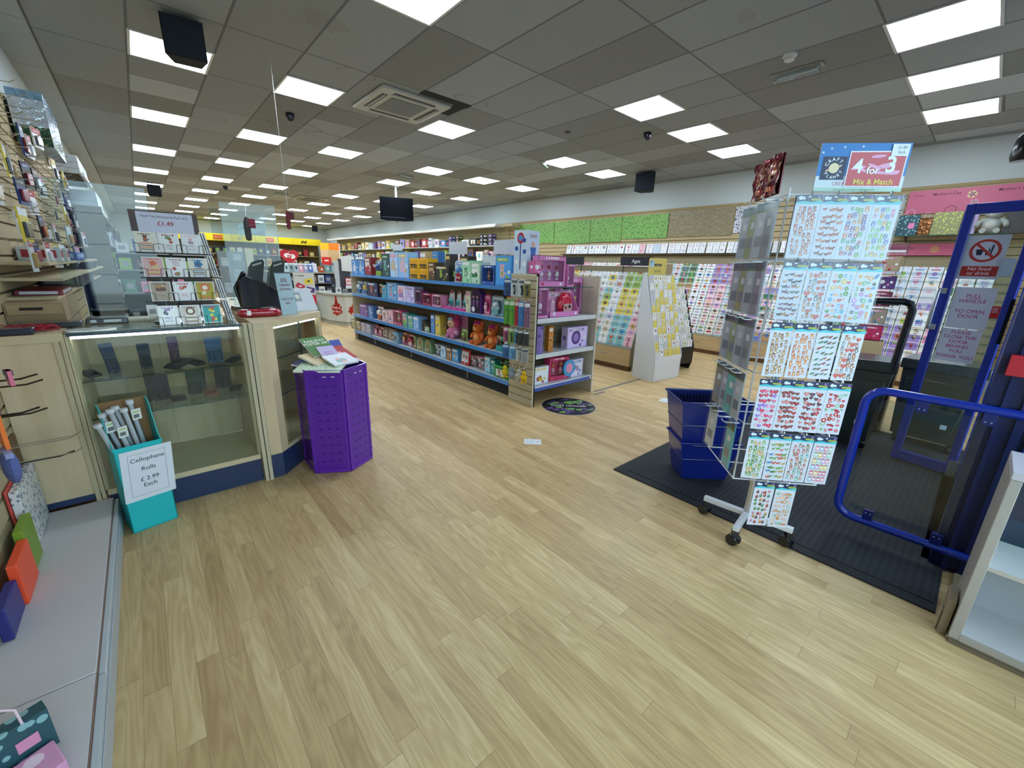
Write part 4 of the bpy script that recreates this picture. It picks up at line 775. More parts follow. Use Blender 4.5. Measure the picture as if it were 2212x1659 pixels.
# calendar sign
t = thing('sign_holder', 'upright acrylic holder with 2025 Calendars and Diaries sign on the counter', 'sign', (0.775, 3.40, Z), 0.35); m = MB(); LEAN = Fr((0, -0.03, 0), (1, 0, 0), (0, 0.14, 1))
m.fbox(LEAN, -0.06, 0.06, 0, 0.30, -0.002, 0, '#e8ecf2'); ys = 0.255
m.fbox(LEAN, -0.062, 0.062, 0.298, 0.304, -0.003, 0.002, '#49525c')
for s_, v, z_ in (('2025', .25, .030), ('Calendars', .215, .026), ('and Diaries', .185, .024), ('Now £1.00', .115, .024), ('each', .085, .024)): m.text(LEAN, s_, 0, v, z_, 0.001, '#b23a52', bold=0.008, sx=.8)
m.rect(LEAN, -.028, .235, .028, .237, .001, '#b23a52'); obj('insert', m, P_PRINT, t, smooth=False); m = MB(); m.fbox(LEAN, -0.063, 0.063, 0, 0.303, 0.002, 0.004, '#ffffff'); m.box((-0.063, -0.035, 0), (0.063, 0.05, 0.003), '#ffffff'); obj('holder', m, ACRYL, t, smooth=False)
t = thing('leaflet_stand', 'low white angled display stand with small picture, behind the calendar sign', 'display stand', (0.93, 3.66, Z), 0.35); m = MB()
m.prism(Fr((-0.09, 0, 0), (0, 1, 0), (0, 0, 1)), [(-0.09, 0), (0.09, 0), (0.02, 0.17), (0.0, 0.17)][::1], 0, 0.19, '#cfd3d8'); obj('body', m, P_WHITE, t, bev=.003)
m = MB(); G = Fr((0, -0.092, 0), (1, 0, 0), (0, .09, .17)); m.rect(G, -0.07, 0.09, -0.01, 0.16, 0.002, '#9aa0a2'); m.disc(G, -0.04, 0.125, 0.02, 0.0026, '#d6d6cc', 12); obj('leaflet', m, P_PRINT, t, smooth=False)
# card terminal / till equipment
t = thing('till_terminal', 'black till terminal with two grey angled units behind the card rack', 'till', (0.66, 3.68, Z), 0.2); m = MB()
m.box((-0.14, -0.12, 0), (0.16, 0.14, 0.03), '#0c0d10'); obj('base', m, P_GLOSS, t, bev=.008)
for x in (-0.04, 0.09):
    m = MB(); G = Fr((x, -0.02, 0.10), (1, 0, .25), (0.35, 0.25, 1)); m.prism(G, [(-.05, 0), (.05, 0), (.05, .15), (.035, .17), (-.035, .17), (-.05, .15)], -0.02, 0.02, '#3c423e'); m.fbox(G, -.03, .03, .145, .155, .02, .022, '#9ea39e'); obj('head', m, P_GLOSS, t, bev=.004)
m = MB(); m.prism(Fr((-0.14, -.11, 0.02), (1, 0, 0), (0, 0.2, 1)), [(0, 0), (.26, 0), (.22, .10), (.05, .17), (0, .15)], -0.03, 0.0, '#0a0b0e'); m.tube([(-.1, .02, .02), (-.12, .05, .12), (-.07, .02, .2)], .015, '#0c0d10', 8); obj('screen_unit', m, P_GLOSS, t, bev=.004)
m = MB(); m.tube([(.2, .05, .01), (.24, .02, .08), (.3, .05, .03), (.26, .12, .02), (.18, .1, .06), (.22, .0, .03)], .006, '#141619', 6); obj('cable', m, P_GLOSS, t); t.scale = (1.15, 1.0, 1.45)
m = MB(); m.box((-0.06, -0.003, 0), (0.06, 0.0, 0.11), '#7f9cd0'); m.prism(Fr((0, 0.0, 0), (1, 0, 0), (0, .25, 1)), [(-.06, 0), (.06, 0), (.06, .12), (-.06, .12)], -0.004, 0, '#6e90cb'); m.box((-0.055, -0.02, 0), (0.055, 0.03, 0.004), '#c8d2de')
tag(obj('leaflet_holder', m, P_GLOSS, loc=(1.0, 4.45, Z), rz=0.1), 'clear holder with blue leaflets on the counter beside the till terminal', 'leaflet holder')
# acrylic screens
def screen(lab, x0, y0, x1, y1, z0, z1, bent=True):
    t = thing('acrylic_screen', lab, 'screen', (0, 0, 0)); F = Fr((x0, y0, 0), (x1-x0, y1-y0, 0)); Lh = math.hypot(x1-x0, y1-y0); m = MB()
    m.fbox(F, 0, Lh, z0, z1, -0.003, 0.003, '#ffffff'); obj('sheet', m, ACRYL, t, smooth=False)
    m = MB(); m.fbox(F, Lh-0.004, Lh, z0, z1, -0.0034, 0.0034, '#a9c0c0'); m.fbox(F, 0, Lh, z1-.004, z1, -.0034, .0034, '#9fb8ba'); obj('polished_edge', m, ACRYL if False else P_GLOSS, t, smooth=False)
    m = MB()
    for u in (0.08, Lh-0.08): m.fbox(F, u-.02, u+.02, z0, z0+.012, -.03, .03, '#cfd8da')
    obj('foot', m, P_GLOSS, t); return t
screen('large clear acrylic screen standing on the till counter', 0.51, 3.86, 0.86, 3.80, Z, 1.87)
screen('clear acrylic screen running away along the back of the till counter', 0.56, 4.9, 0.98, 4.8, Z, 1.92)
screen('clear acrylic screen behind the glass counter near the left wall', -0.36, 3.66, 0.10, 3.66, Z, 1.88)
m = MB(); F = Fr((0.60, 3.80, 1.62), (1, -.1, .42), (0, 0, 1)); m.fbox(F, 0, .2, 0, .1, 0, .004, '#ffffff'); m.fbox(F, 0, .2, .06, .063, 0, .09, '#ffffff')
tag(obj('acrylic_bracket', m, ACRYL, smooth=False), 'clear folded acrylic holder fixed high on the large screen', 'holder')
def hang(lab, x, y, z, c1, c2):
    t = thing('hanging_pouch', lab, 'pouch', (x, y, z)); m = MB(); m.lathe((0, 0, 0), [(0.0, -.14), (.028, -.13), (.032, -.05), (.03, 0), (.012, .03), (0, .032)], c1, 14, sq=.5); obj('body', m, P_LEATHER, t)
    m = MB(); m.box((0.0, -.012, -.045), (.055, .006, .02), c2); obj('tag', m, P_LEATHER, t, bev=.006); m = MB(); m.tube([(0, 0, .03), (0.004, 0, .1), (0, 0, (.12 if y < 4 else CEIL-z))], .0015, '#cfd4d4', 5); obj('loop', m, P_METAL, t)
hang('dark slipper shaped pouch with red tag hanging before the yellow fascia', 0.66, 3.79, 1.745, '#34302c', '#8c1730')
hang('dark red pouch hanging from a clear hook before the yellow fascia', 1.15, 4.6, 1.90, '#6b1420', '#5a101c')
# things left on the counter tops
m = MB(); P = []
for k in range(26):
    a = 2*PI*k/26; P.append((0.10*math.cos(a)*(1 if math.cos(a) > 0 else 1.05), 0.055*math.sin(a)))
m.prism(Fr((0, 0, 0), (1, 0, 0), (0, 1, 0)), P, 0, 0.006, '#dcdcd6'); tag(obj('glossy_pad', m, P_GLOSS, loc=(-0.245, 3.10, Z), rz=0.05, bev=.002), 'glossy white rounded pad at the left end of the glass top', 'pad')
def tray(lab, x, y, z, w, d, h, c, lbls=(), rz=0):
    t = thing('flat_case', lab, 'case', (x, y, z), rz); m = MB(); m.box((-w/2, -d/2, 0), (w/2, d/2, h), c); obj('body', m, P_GLOSS, t, bev=.004); m = MB()
    for a, b in lbls: m.box((a, -d/2-.001, h*.25), (b, -d/2, h*.8), '#cfd3d6')
    if lbls: obj('label', m, P_PRINT, t)
tray('long dark grey case lying across the cabinet top by the left wall', -0.42, 3.32, Z, 0.26, 0.12, 0.028, '#31343c')
tray('black case with white labels lying on the glass counter top', -0.19, 3.42, Z, 0.18, 0.14, 0.03, '#14161b', ((-.07, -.045), (-.015, .06)))
t = thing('ribbed_card', 'pale card strip with dotted edge lying behind the black case', 'card', (0.0, 3.50, Z)); m = MB(); m.box((-.13, -.08, 0), (.13, .08, .012), '#c9bfa6'); obj('card', m, P_PRINT, t); m = MB()
for k in range(26): m.box((-.13+k*.01, -.082, .012), (-.125+k*.01, -.078, .017), '#eef4f4')
obj('dotted_edge', m, P_GLOSS, t)
m = MB(); rr = random.Random(3)
for k in range(22):
    a = rr.uniform(0, 6.28); b = rr.uniform(.5, 1.0); P = [(0.09*b*math.cos(a+q*.6)+0.02*rr.uniform(-1, 1), .05*b*math.sin(a+q*.6)+.01*rr.uniform(-1, 1), .008+.025*rr.random()) for q in range(7)]; m.tube(P, .0028, '#a41e2c', 5)
m.tube([(-.17, .02, .07), (-.08, .0, .03), (.02, .01, .02)], .0028, '#a41e2c', 5); m.tube([(-.15, -.03, .01), (0, -.04, .01), (.1, -.03, .008)], .0028, '#a41e2c', 5)
tag(obj('elastic_bundle', m, P_MATTE, loc=(-0.46, 3.16, 1.087)), 'tangled bundle of thin red bands on the cabinet by the left wall', 'bands')
m = MB(); m.box((-.09, -.05, 0), (.09, .05, .03), '#252b40'); tag(obj('flat_case', m, P_GLOSS, loc=(-0.53, 3.09, 1.087), bev=.004), 'dark navy case under the red bands at the wall', 'case')
# ---------------------------------------------------------------- goods on the left wall
hooks = thing('slat_hooks', 'rows of wire hooks fixed in the left slatted wall', 'hooks', (0, 0, 0)); rr = random.Random(11); hk = MB()
hk.tube([(0, 0, 0), (.02, 0, 0), (.22, 0, .0), (.245, 0, .018)], .0028, '#c9c4b4', 6); hk.box((0, -.012, -.02), (.004, .012, .02), '#c9c4b4'); hkm = hk.mesh('hook'); hkm.materials.append(P_METAL)
hk2 = MB(); hk2.tube([(0, 0, 0), (.16, 0, 0), (.21, 0, .014)], .004, '#4d4743', 6); hkm2 = hk2.mesh('hook'); hkm2.materials.append(P_METAL)
def hook(x, y, z, dark=False):
    o = bpy.data.objects.new('hook', hkm2 if dark else hkm); COL.objects.link(o); o.parent = hooks; o.location = (x, y, z)
packs = [('red', 'white'), ('pale grey', 'ice blue'), ('navy', 'black'), ('gold', 'cream'), ('red', 'pale grey'), ('brown', 'black'), ('white', 'yellow'), ('black', 'navy'), ('rose', 'pale grey'), ('purple', 'cream')]
n = 0
for zi, z in enumerate((2.38, 2.22, 2.05, 1.88, 1.70, 1.54)):
    cnt = 0
    for yi in range(11):
        y = 3.5+yi*0.31+0.05*rr.random()
        if z > 2.1 and y < 3.3: continue
        hook(XL+0.018, y, z)
        if rr.random() < (0.35 if z > 2.1 else 0.88):
            a, b = packs[(n*3+zi) % 10]; n += 1; h = rr.uniform(.12, .16); w = rr.uniform(.09, .14)
            x = XL+0.018+rr.uniform(.1, .2); m = MB(); F = Fr((0, 0, 0), (1, 0, 0), (0, 0, 1)); m.box((-.004, -w/2, -h-.01), (.004, w/2, .006), NC[b]); G = Fr((.004, 0, 0), (0, 1, 0), (0, 0, 1)); m.rect(G, -w/2, -.035, w/2, .004, .0006, NC[a]); m.rect(G, -w*.3, -h*.8, w*.3, -h*.45, .0006, NC[a]); scribble(G, m, 0, -.016, w*.6, .001, '#f4f4f0', 4)
            G2 = Fr((0, -w/2, 0), (1, 0, 0), (0, 0, 1))
            t = thing('hanging_pack', '%s topped pack on left wall hooks, %s row from top, %s along' % (a, ORD[zi], ORD[yi]), 'hanging pack', (x, y, z-.004), rr.uniform(-.25, .1), 'packs on the left wall hooks'); obj('card', m, P_PRINT, t, smooth=False)
            m = MB(); m.box((.004, -w*.32, -h*.92), (.018, w*.32, -h*.42), ('#c9ccd2', '#3c4250', '#a8864a', '#8a2030')[n % 4]); obj('contents', m, P_GLOSS, t, bev=.004)
for y, z, dk in ((2.55, .97, True), (2.62, .93, True), (2.42, .86, True), (2.55, .82, True), (2.75, .62, False), (2.90, .585, False), (2.80, .53, False), (2.86, .505, True)): hook(XL+0.018, y, z, dk)
def lpack(lab, y, z, w, h, c, c2, mat=P_PRINT, x=0.12, rx=0, bulge=False):
    t = thing('hanging_pack', lab, 'hanging pack', (XL+x, y, z), 0.3, rx=0); m = MB()
    if bulge: m.ball((0, 0, -h/2), h/2, c, 14, sx=.35, sy=w/h)
    else: m.box((-.006, -w/2, -h), (.006, w/2, 0), c)
    obj('card', m, mat, t); m = MB(); m.box((-.0075, -w*.3, -h*.6), (-.006, w*.3, -h*.3), c2); m.box((.006, -w*.3, -h*.6), (.0075, w*.3, -h*.3), c2); m.box((-.01, -w*.4, -.02), (.01, w*.4, 0), c2); obj('label', m, P_PRINT, t); return t
o = lpack('bright orange hanging pack at the left edge by the wooden cabinet', 2.28, .93, .12, .15, '#f2771a', '#5a2a6a', x=.14); lpack('small pink topped pack above the orange one at the left edge', 2.5, 1.02, .06, .06, '#e2708e', '#3a2a3a', x=.16)
lpack('crumpled blue packet hanging at the left edge below the orange one', 2.22, .78, .12, .13, '#5f6ba6', '#8d93c4', P_FUR, x=.15, bulge=True)
# shelves of staff goods on the left wall
t = thing('wall_shelves', 'messy staff shelves with pale wooden boards along the left wall', 'shelves', (0, 0, 0))
for z, d in ((1.42, .22), (1.33, .26), (1.22, .22)):
    m = MB(); m.box((XL+0.018, 3.7, z-.018), (XL+d, 7.8, z), '#b9a985'); obj('shelf', m, P_MATTE, t, smooth=False)
def sbox(lab, y, z, dy, dz, c, c2=None, d=.16, nm='storage_box', cat='box'):
    m = MB(); m.box((XL+.03, y-dy/2, z), (XL+.03+d, y+dy/2, z+dz), c)
    if c2: G = Fr((XL+.03+d, y, z), (0, 1, 0), (0, 0, 1)); m.rect(G, -dy*.4, dz*.3, dy*.4, dz*.8, .001, c2); G = Fr((XL+.03, y-dy/2, z), (1, 0, 0), (0, 0, 1)); m.rect(G, d*.1, dz*.25, d*.9, dz*.8, .001, c2)
    tag(obj(nm, m, P_PRINT, smooth=False, bev=.003), lab, cat)
sbox('red and white small box, first of two on the left wall shelf', 4.3, 1.42, .12, .09, '#d9dcdf', '#b01a24', .2); sbox('red and white small box, second of two on the left wall shelf', 4.65, 1.42, .12, .09, '#d9dcdf', '#b5202a', .2)
sbox('long bright blue box on the far left wall shelf', 5.6, 1.42, .7, .07, '#1c4aa6', '#9fb6da', .2); sbox('black equipment box under the blue box on the left wall', 5.5, 1.22, 1.2, .09, '#08090b', None, .22); sbox('second black equipment box low on the left wall shelves', 6.4, 1.33, .9, .07, '#0c0d10', None, .22)
sbox('maroon flat box on the left wall shelves', 4.1, 1.22, .5, .03, '#7c1a2c', '#c9ccd0', .2); sbox('dark framed picture box leaning on the left wall shelves', 4.9, 1.22, .22, .1, '#22262a', '#7e8a88', .2)
t = thing('drawer_cabinet', 'pale wooden drawer cabinet with black handle on the left behind the counter', 'drawers', (0, 0, 0)); m = MB(); m.box((XL+.02, 3.55, 1.087), (XL+.25, 4.3, 1.20), '#a08766'); m.box((XL+.02, 3.55, 0), (XL+.25, 4.3, 1.08), '#a08766'); obj('carcass', m, P_MATTE, t, smooth=False)
m = MB(); m.box((XL+.03, 3.538, 1.135), (XL+.24, 3.55, 1.19), '#ab916d'); o = obj('drawer', m, P_MATTE, t, bev=.002); m = MB(); m.box((XL+.08, 3.528, 1.16), (XL+.17, 3.538, 1.175), '#171310'); obj('handle', m, P_GLOSS, o, bev=.004)
# low wooden board under the shelves and tall canopy boxes
for k, (y, z0, z1, d) in enumerate(((7.92, 2.45, 2.66, .25), (9.3, 2.12, 2.40, .30))):
    t = thing('canopy_unit', ('nearer', 'farther')[k]+' white box canopy high on the left wall', 'canopy', (0, 0, 0)); m = MB(); m.box((XL, y, z0), (XL+d, y+1.35, z1), '#c0c8cf'); obj('box', m, P_WHITE, t, bev=.006)
    m = MB(); m.box((XL, y-.003, z0+.06), (XL+d, y, z0+.064), '#8a939b'); m.box((XL, y-.003, z0+.13), (XL+d, y, z0+.134), '#8a939b'); m.box((XL+d, y, z0-.02), (XL+d+.03, y+1.35, z0+.02), '#e4ecee'); obj('trim_line', m, P_WHITE, t)
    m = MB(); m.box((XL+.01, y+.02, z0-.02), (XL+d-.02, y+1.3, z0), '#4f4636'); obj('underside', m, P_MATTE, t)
# gift bag high on the left wall
def giftbag(name, lab, loc, rz, w, h, d, mat, c='#ffffff', tagc=None, group=None, handle='#e7c9d2'):
    t = thing(name, lab, 'gift bag', loc, rz, group); m = MB(); m.prism(Fr((-w/2, 0, 0), (0, 1, 0), (0, 0, 1)), [(-d/2, 0), (d/2, 0), (d*.35, h), (-d*.35, h)], 0, w, c); obj('bag', m, mat, t, smooth=False)
    m = MB(); m.tube([(-w*.2, -d*.36, h), (-w*.18, -d*.36, h+.05), (0, -d*.36, h+.08), (w*.18, -d*.36, h+.05), (w*.2, -d*.36, h)], .003, handle, 6); obj('handle', m, P_MATTE, t)
    if tagc: m = MB(); G = Fr((0, -d/2, 0), (1, 0, 0), (0, d*.15, h)); m.fbox(G, w*.05, w*.32, h*.35, h*.62, .001, .003, tagc); obj('gift_tag', m, P_PRINT, t, smooth=False)
    return t
t = thing('gift_bag', 'big blue and silver gift bag high on the left wall', 'gift bag', (XL+.14, 5.9, 2.33), PI/2); m = MB(); m.box((-.42, -.10, 0), (.42, .10, .40), '#8fb2cc'); F = Fr((0, -.10, 0), (1, 0, 0), (0, 0, 1))
for k in range(9): m.rect(F, -.4+k*.09, .1, -.36+k*.09, .33, .001, ('#d8dfe9', '#b9c2da', '#e6e9ee')[k % 3])
m.rect(F, -.42, .33, .42, .40, .001, '#2c6a8c'); m.rect(F, -.42, 0, .42, .1, .001, '#3f6148'); G = Fr((-.42, 0, 0), (0, -1, 0), (0, 0, 1)); m.rect(G, -.1, 0, .1, .14, .001, '#3f6148'); m.rect(G, -.1, .14, .1, .34, .001, '#cfd8e6'); obj('bag', m, P_FOIL, t, smooth=False)
# rolls and bags leaning at the bottom left
def leansheet(lab, y0, y1, z0, z1, c, mat=P_PRINT, x=.03, name='wrap_pack'):
    m = MB(); m.box((XL+x, y0, z0), (XL+x+.03, y1, z1), c); tag(obj(name, m, mat, smooth=False, bev=.004), lab, 'wrapping pack')
leansheet('white floral wrapping pack with red edge leaning on the left wall', 2.62, 2.99, .152, .46, '#ffffff', WRAP_W); leansheet('brown framed board edge behind the floral wrapping pack', 2.8, 3.0, .152, .62, '#6a5236', P_MATTE, .0, 'framed_board')
m = MB(); m.box((XL+.024, 2.60, .152), (XL+.029, 3.01, .475), '#c8433a'); tag(obj('wrap_pack', m, P_PRINT, smooth=False), 'thin red wrapping pack just behind the white floral one', 'wrapping pack')
leansheet('olive green wrapping pack leaning at the lower left edge', 2.42, 2.6, .152, .36, '#7c9a2a', x=.05); leansheet('orange red wrapping pack leaning at the lower left edge', 2.2, 2.41, .152, .33, '#f2532e', x=.06); leansheet('navy wrapping pack at the very left edge of the plinth', 2.0, 2.19, .152, .28, '#2b2f7a', x=.05)
giftbag('gift_bag', 'teal flower patterned gift bag lying on the near plinth', (-0.455, 1.42, .17), 0.35, .15, .12, .06, WRAP_B, tagc='#d98fb2'); 
m = MB(); m.prism(Fr((0, 0, 0), (1, 0, 0), (0, 1, 0)), [(-.07, -.05), (.07, -.05), (.075, .05), (-.06, .05)], 0, .05, '#d79abd'); m.disc(Fr((0, 0, .05), (1, 0, 0), (0, 1, 0)), .03, .02, .02, .001, '#f0d8e4', 9); tag(obj('gift_bag', m, P_PRINT, loc=(-0.43, 1.33, .152), rz=.4, bev=.004), 'pink gift bag in front of the teal patterned bag on the near plinth', 'gift bag')
TOYS = {
'A': (1.265, [
 (3.622, 0.276, 0.33, 'box', '#3f93d6', 'animal', 'pink', 'green', 'tall blue box with pink animal picture'),
 (3.900, 0.248, 0.22, 'win', '#2f63b8', 'doll', 'tan', 'rose', 'blue window box with small animal figures'),
 (4.144, 0.178, 0.25, 'box', '#a9c9b4', 'scene', 'dark green', 'white', 'silvery green jungle picture box'),
 (4.332, 0.187, 0.27, 'box', '#8fc7a0', 'animal', 'dark green', 'white', 'pale green jungle playset box'),
 (4.574, 0.264, 0.27, 'bli', '#c9d9e2', 'x', 'red', 'blue', 'clear pouch with red mushroom toy'),
 (4.899, 0.348, 0.2, 'box', '#15180f', 'animal', 'green', 'gold', 'black box with green frog'),
 (5.171, 0.181, 0.24, 'box', '#4a3a20', 'scene', 'brown', 'tan', 'dark brown cave picture box'),
 (5.404, 0.248, 0.3, 'trk', '#f0b90e', '', '', '', 'yellow truck box'),
 (5.680, 0.265, 0.3, 'trk', '#f0b90e', '', '', '', 'yellow truck box'),
 (6.004, 0.338, 0.38, 'box', '#7fb0dd', 'castle', 'pink', 'gold', 'large pale blue box with pink princess castle'),
 (6.322, 0.279, 0.38, 'box', '#9cc0e6', 'castle', 'gold', 'rose', 'large blue box with gold castle towers'),
 (6.619, 0.297, 0.36, 'box', '#1e3f46', 'animal', 'aqua', 'dark green', 'tall dark teal dinosaur box'),
 (6.987, 0.417, 0.26, 'bli', '#9dbf6a', 'x', 'green', 'navy', 'green clear pack with dinosaur'),
 (7.345, 0.276, 0.3, 'box', '#7d1c26', 'scene', 'red', 'pale grey', 'dark red toy box'),
 (7.647, 0.275, 0.26, 'box', '#3f86c6', 'castle', 'ice blue', 'navy', 'blue castle playset box'),
 (7.948, 0.310, 0.26, 'box', '#3a7fc0', 'castle', 'white', 'blue', 'bright blue castle playset box'),
]),
'B': (0.905, [
 (3.574, 0.174, 0.26, 'bli', '#8c2230', 'x', 'red', 'gold', 'red dressed doll pack'),
 (3.806, 0.232, 0.24, 'bli', '#7a9fb4', 'x', 'aqua', 'ice blue', 'icy teal doll pack'),
 (4.002, 0.119, 0.24, 'bli', '#d74c86', 'x', 'pink', 'rose', 'pink mermaid doll pack'),
 (4.172, 0.204, 0.3, 'arch', '#43206a', '', '', '', 'dark purple horseshoe shaped box'),
 (4.340, 0.104, 0.26, 'box', '#b9b7a0', 'animal', 'dark green', 'rose', 'narrow clear toy pack'),
 (4.487, 0.163, 0.24, 'mer', '#d9e3e6', 'x', '', '', 'white and teal boat toy pack'),
 (4.654, 0.142, 0.24, 'mer', '#d9e3e6', 'x', '', '', 'white and teal boat toy pack'),
 (4.829, 0.179, 0.24, 'mer', '#d9e3e6', 'x', '', '', 'white and teal boat toy pack'),
 (5.057, 0.242, 0.17, 'win', '#d88fb0', 'doll', 'pink', 'ice blue', 'pink window box with clear gems'),
 (5.325, 0.258, 0.17, 'win', '#b23a66', 'doll', 'rose', 'red', 'deep rose window box with dolls'),
 (5.569, 0.190, 0.2, 'win', '#7c4a78', 'doll', 'purple', 'rose', 'purple window box with doll'),
 (5.829, 0.265, 0.24, 'box', '#b9b4dc', 'words', 'lilac', 'purple', 'pale lilac flat box'),
 (6.104, 0.269, 0.24, 'box', '#c8c6e2', 'scene', 'lilac', 'rose', 'white lilac picture box'),
 (6.443, 0.362, 0.27, 'box', '#5f9cc8', 'doll', 'rose', 'navy', 'pale blue box with figure'),
 (6.733, 0.169, 0.22, 'box', '#3f9ab4', 'animal', 'blue', 'orange', 'teal narrow box'),
 (6.910, 0.144, 0.24, 'box', '#141414', 'stripes', 'orange', 'gold', 'black and orange narrow box'),
 (7.223, 0.452, 0.24, 'box', '#18204a', 'animal', 'orange', 'blue', 'dark navy box with orange creature'),
 (7.645, 0.295, 0.24, 'bli', '#5a87b8', 'x', 'blue', 'gold', 'blue and yellow vehicle pack'),
 (7.957, 0.273, 0.24, 'bli', '#6f95bd', 'x', 'blue', 'ice blue', 'blue vehicle pack at the shelf end'),
]),
'C': (0.505, [
 (3.607, 0.217, 0.16, 'dino', '#2b9a6a', '', '', '', 'green dinosaur toy in an open tray'),
 (3.770, 0.083, 0.18, 'bli', '#7a5a50', 'x', 'brown', 'tan', 'small doll on grey arched card'),
 (3.914, 0.182, 0.28, 'plu', '#d9682a', '', '', '', 'orange monkey doll with pink glasses'),
 (4.209, 0.291, 0.3, 'plu', '#d9682a', '', '', '', 'orange monkey doll with pink glasses'),
 (4.486, 0.139, 0.16, 'bli', '#9aa05a', 'x', 'brown', 'green', 'small green and brown toy pack'),
 (4.782, 0.379, 0.3, 'baby', '#d98fb0', '', '', '', 'pink hooded baby doll in clear pack'),
 (5.082, 0.140, 0.28, 'box', '#c9b03c', 'bird', 'blue', 'ice blue', 'yellow and blue bordered box'),
 (5.223, 0.111, 0.28, 'box', '#3f79bd', 'bird', 'gold', 'white', 'blue box edge with yellow border'),
 (5.430, 0.269, 0.16, 'open', '#3c3a34', '', '', '', 'open dark tray with silver green card'),
 (5.668, 0.168, 0.2, 'box', '#7fa9dc', 'words', 'blue', 'white', 'pale blue figure box'),
 (5.848, 0.162, 0.2, 'box', '#4f9c9c', 'animal', 'green', 'pink', 'green and pink box'),
 (6.026, 0.166, 0.22, 'box', '#3f8f84', 'scene', 'green', 'rose', 'teal garden toy box'),
 (6.278, 0.297, 0.24, 'win', '#c04a7c', 'doll', 'pink', 'white', 'pink dolls house window box'),
 (6.537, 0.182, 0.22, 'box', '#c9a6b4', 'doll', 'purple', 'rose', 'pale pink doll box'),
 (6.760, 0.219, 0.2, 'box', '#c4b4bc', 'animal', 'brown', 'pink', 'white and pink toy pack'),
 (7.085, 0.284, 0.24, 'bli', '#8a3e2a', 'x', 'orange', 'white', 'brown and white creature pack'),
 (7.358, 0.211, 0.22, 'box', '#3f6fae', 'animal', 'ice blue', 'navy', 'blue toy pack'),
 (7.677, 0.373, 0.22, 'box', '#6a4f8e', 'words', 'lilac', 'rose', 'purple patterned box'),
]),
'D': (0.195, [
 (3.616, 0.273, 0.2, 'farm', '#1f8a3c', '', '', '', 'green lidded farm playset case'),
 (3.817, 0.086, 0.18, 'box', '#2d8a8a', 'animal', 'aqua', 'white', 'teal small toy box'),
 (3.928, 0.113, 0.2, 'box', '#7fb8cf', 'doll', 'rose', 'white', 'pale blue toy box'),
 (4.106, 0.207, 0.17, 'tub', '#d79aa8', '', '', '', 'clear tub with pink contents'),
 (4.279, 0.101, 0.15, 'tub', '#c98a94', '', '', '', 'clear tub with pink contents'),
 (4.436, 0.185, 0.2, 'sket', '#c01c2c', '', '', '', 'red framed drawing board'),
 (4.647, 0.147, 0.18, 'box', '#3f8fc4', 'animal', 'tan', 'white', 'bright blue character box'),
 (4.801, 0.132, 0.17, 'box', '#8a6238', 'animal', 'brown', 'white', 'brown narrow box'),
 (4.954, 0.131, 0.17, 'box', '#9cc4e2', 'animal', 'blue', 'white', 'pale blue creature box'),
 (5.137, 0.203, 0.17, 'tub', '#b9c4cc', '', '', '', 'clear pot with grey contents'),
 (5.381, 0.234, 0.2, 'arc2', '#6f8f6a', '', '', '', 'green scalloped teddy pack'),
 (5.615, 0.197, 0.2, 'arc2', '#86a07c', '', '', '', 'green scalloped teddy pack'),
 (5.774, 0.095, 0.2, 'arc2', '#6a8462', '', '', '', 'green scalloped teddy pack'),
 (5.964, 0.259, 0.2, 'bli', '#a32a4a', 'x', 'pink', 'red', 'pink and red doll pack'),
 (6.191, 0.154, 0.2, 'bli', '#b04a62', 'x', 'rose', 'gold', 'rose doll pack'),
 (6.375, 0.175, 0.18, 'box', '#5f8fae', 'car', 'brown', 'blue', 'blue and brown vehicle box'),
 (6.644, 0.298, 0.19, 'tamb', '#d9d2c8', '', '', '', 'white tambourine music set'),
 (6.897, 0.162, 0.19, 'tamb', '#cfc9c2', '', '', '', 'white tambourine music set'),
 (7.083, 0.171, 0.18, 'bli', '#a0304c', 'x', 'rose', 'pink', 'dark pink toy pack'),
 (7.288, 0.192, 0.18, 'bli', '#b5405c', 'x', 'pink', 'rose', 'pink toy pack'),
 (7.518, 0.219, 0.18, 'box', '#8f92a4', 'words', 'pale grey', 'lilac', 'grey picture pack'),
 (7.752, 0.221, 0.18, 'box', '#9a94a8', 'bird', 'gold', 'lilac', 'grey lilac picture pack'),
 (7.993, 0.231, 0.19, 'box', '#6a6a5a', 'stripes', 'gold', 'cream', 'gold and grey toy pack'),
 (8.245, 0.241, 0.19, 'box', '#75735e', 'stripes', 'gold', 'pale grey', 'gold and grey toy pack'),
]),
}
# ================================================================ TOY GONDOLA
GX = 3.0; GY0, GY1 = 3.44, 8.12
t = thing('toy_gondola', 'long double sided shop gondola with blue price rails full of toys', 'shelving unit', (0, 0, 0))
m = MB(); m.box((GX+.07, GY0, 0), (GX+.97, GY1, .15), '#1d2430'); obj('plinth', m, P_MATTE, t, smooth=False, occ=True)
m = MB(); F = Fr((GX+.48, GY1, 0), (0, -1, 0)); z = .16
m.fbox(F, 0, GY1-GY0, .15, 1.30, -.02, 0, '#7a6c50')
while z < 1.29: m.fbox(F, 0, GY1-GY0, z+.005, z+.095, 0, .01, '#a4947a'); z += .1
m.fbox(F, 0, GY1-GY0, 1.30, 1.36, -.03, .012, '#b4a88c'); obj('back_panel', m, P_MATTE, t, smooth=False, occ=True)
m = MB(); m.box((GX+.02, GY1, 0), (GX+.95, GY1+.02, 1.30), '#c0b294'); obj('end_panel', m, P_MATTE, t, smooth=False, occ=True)
joints = [GY0, 4.35, 5.9, 7.3, GY1]
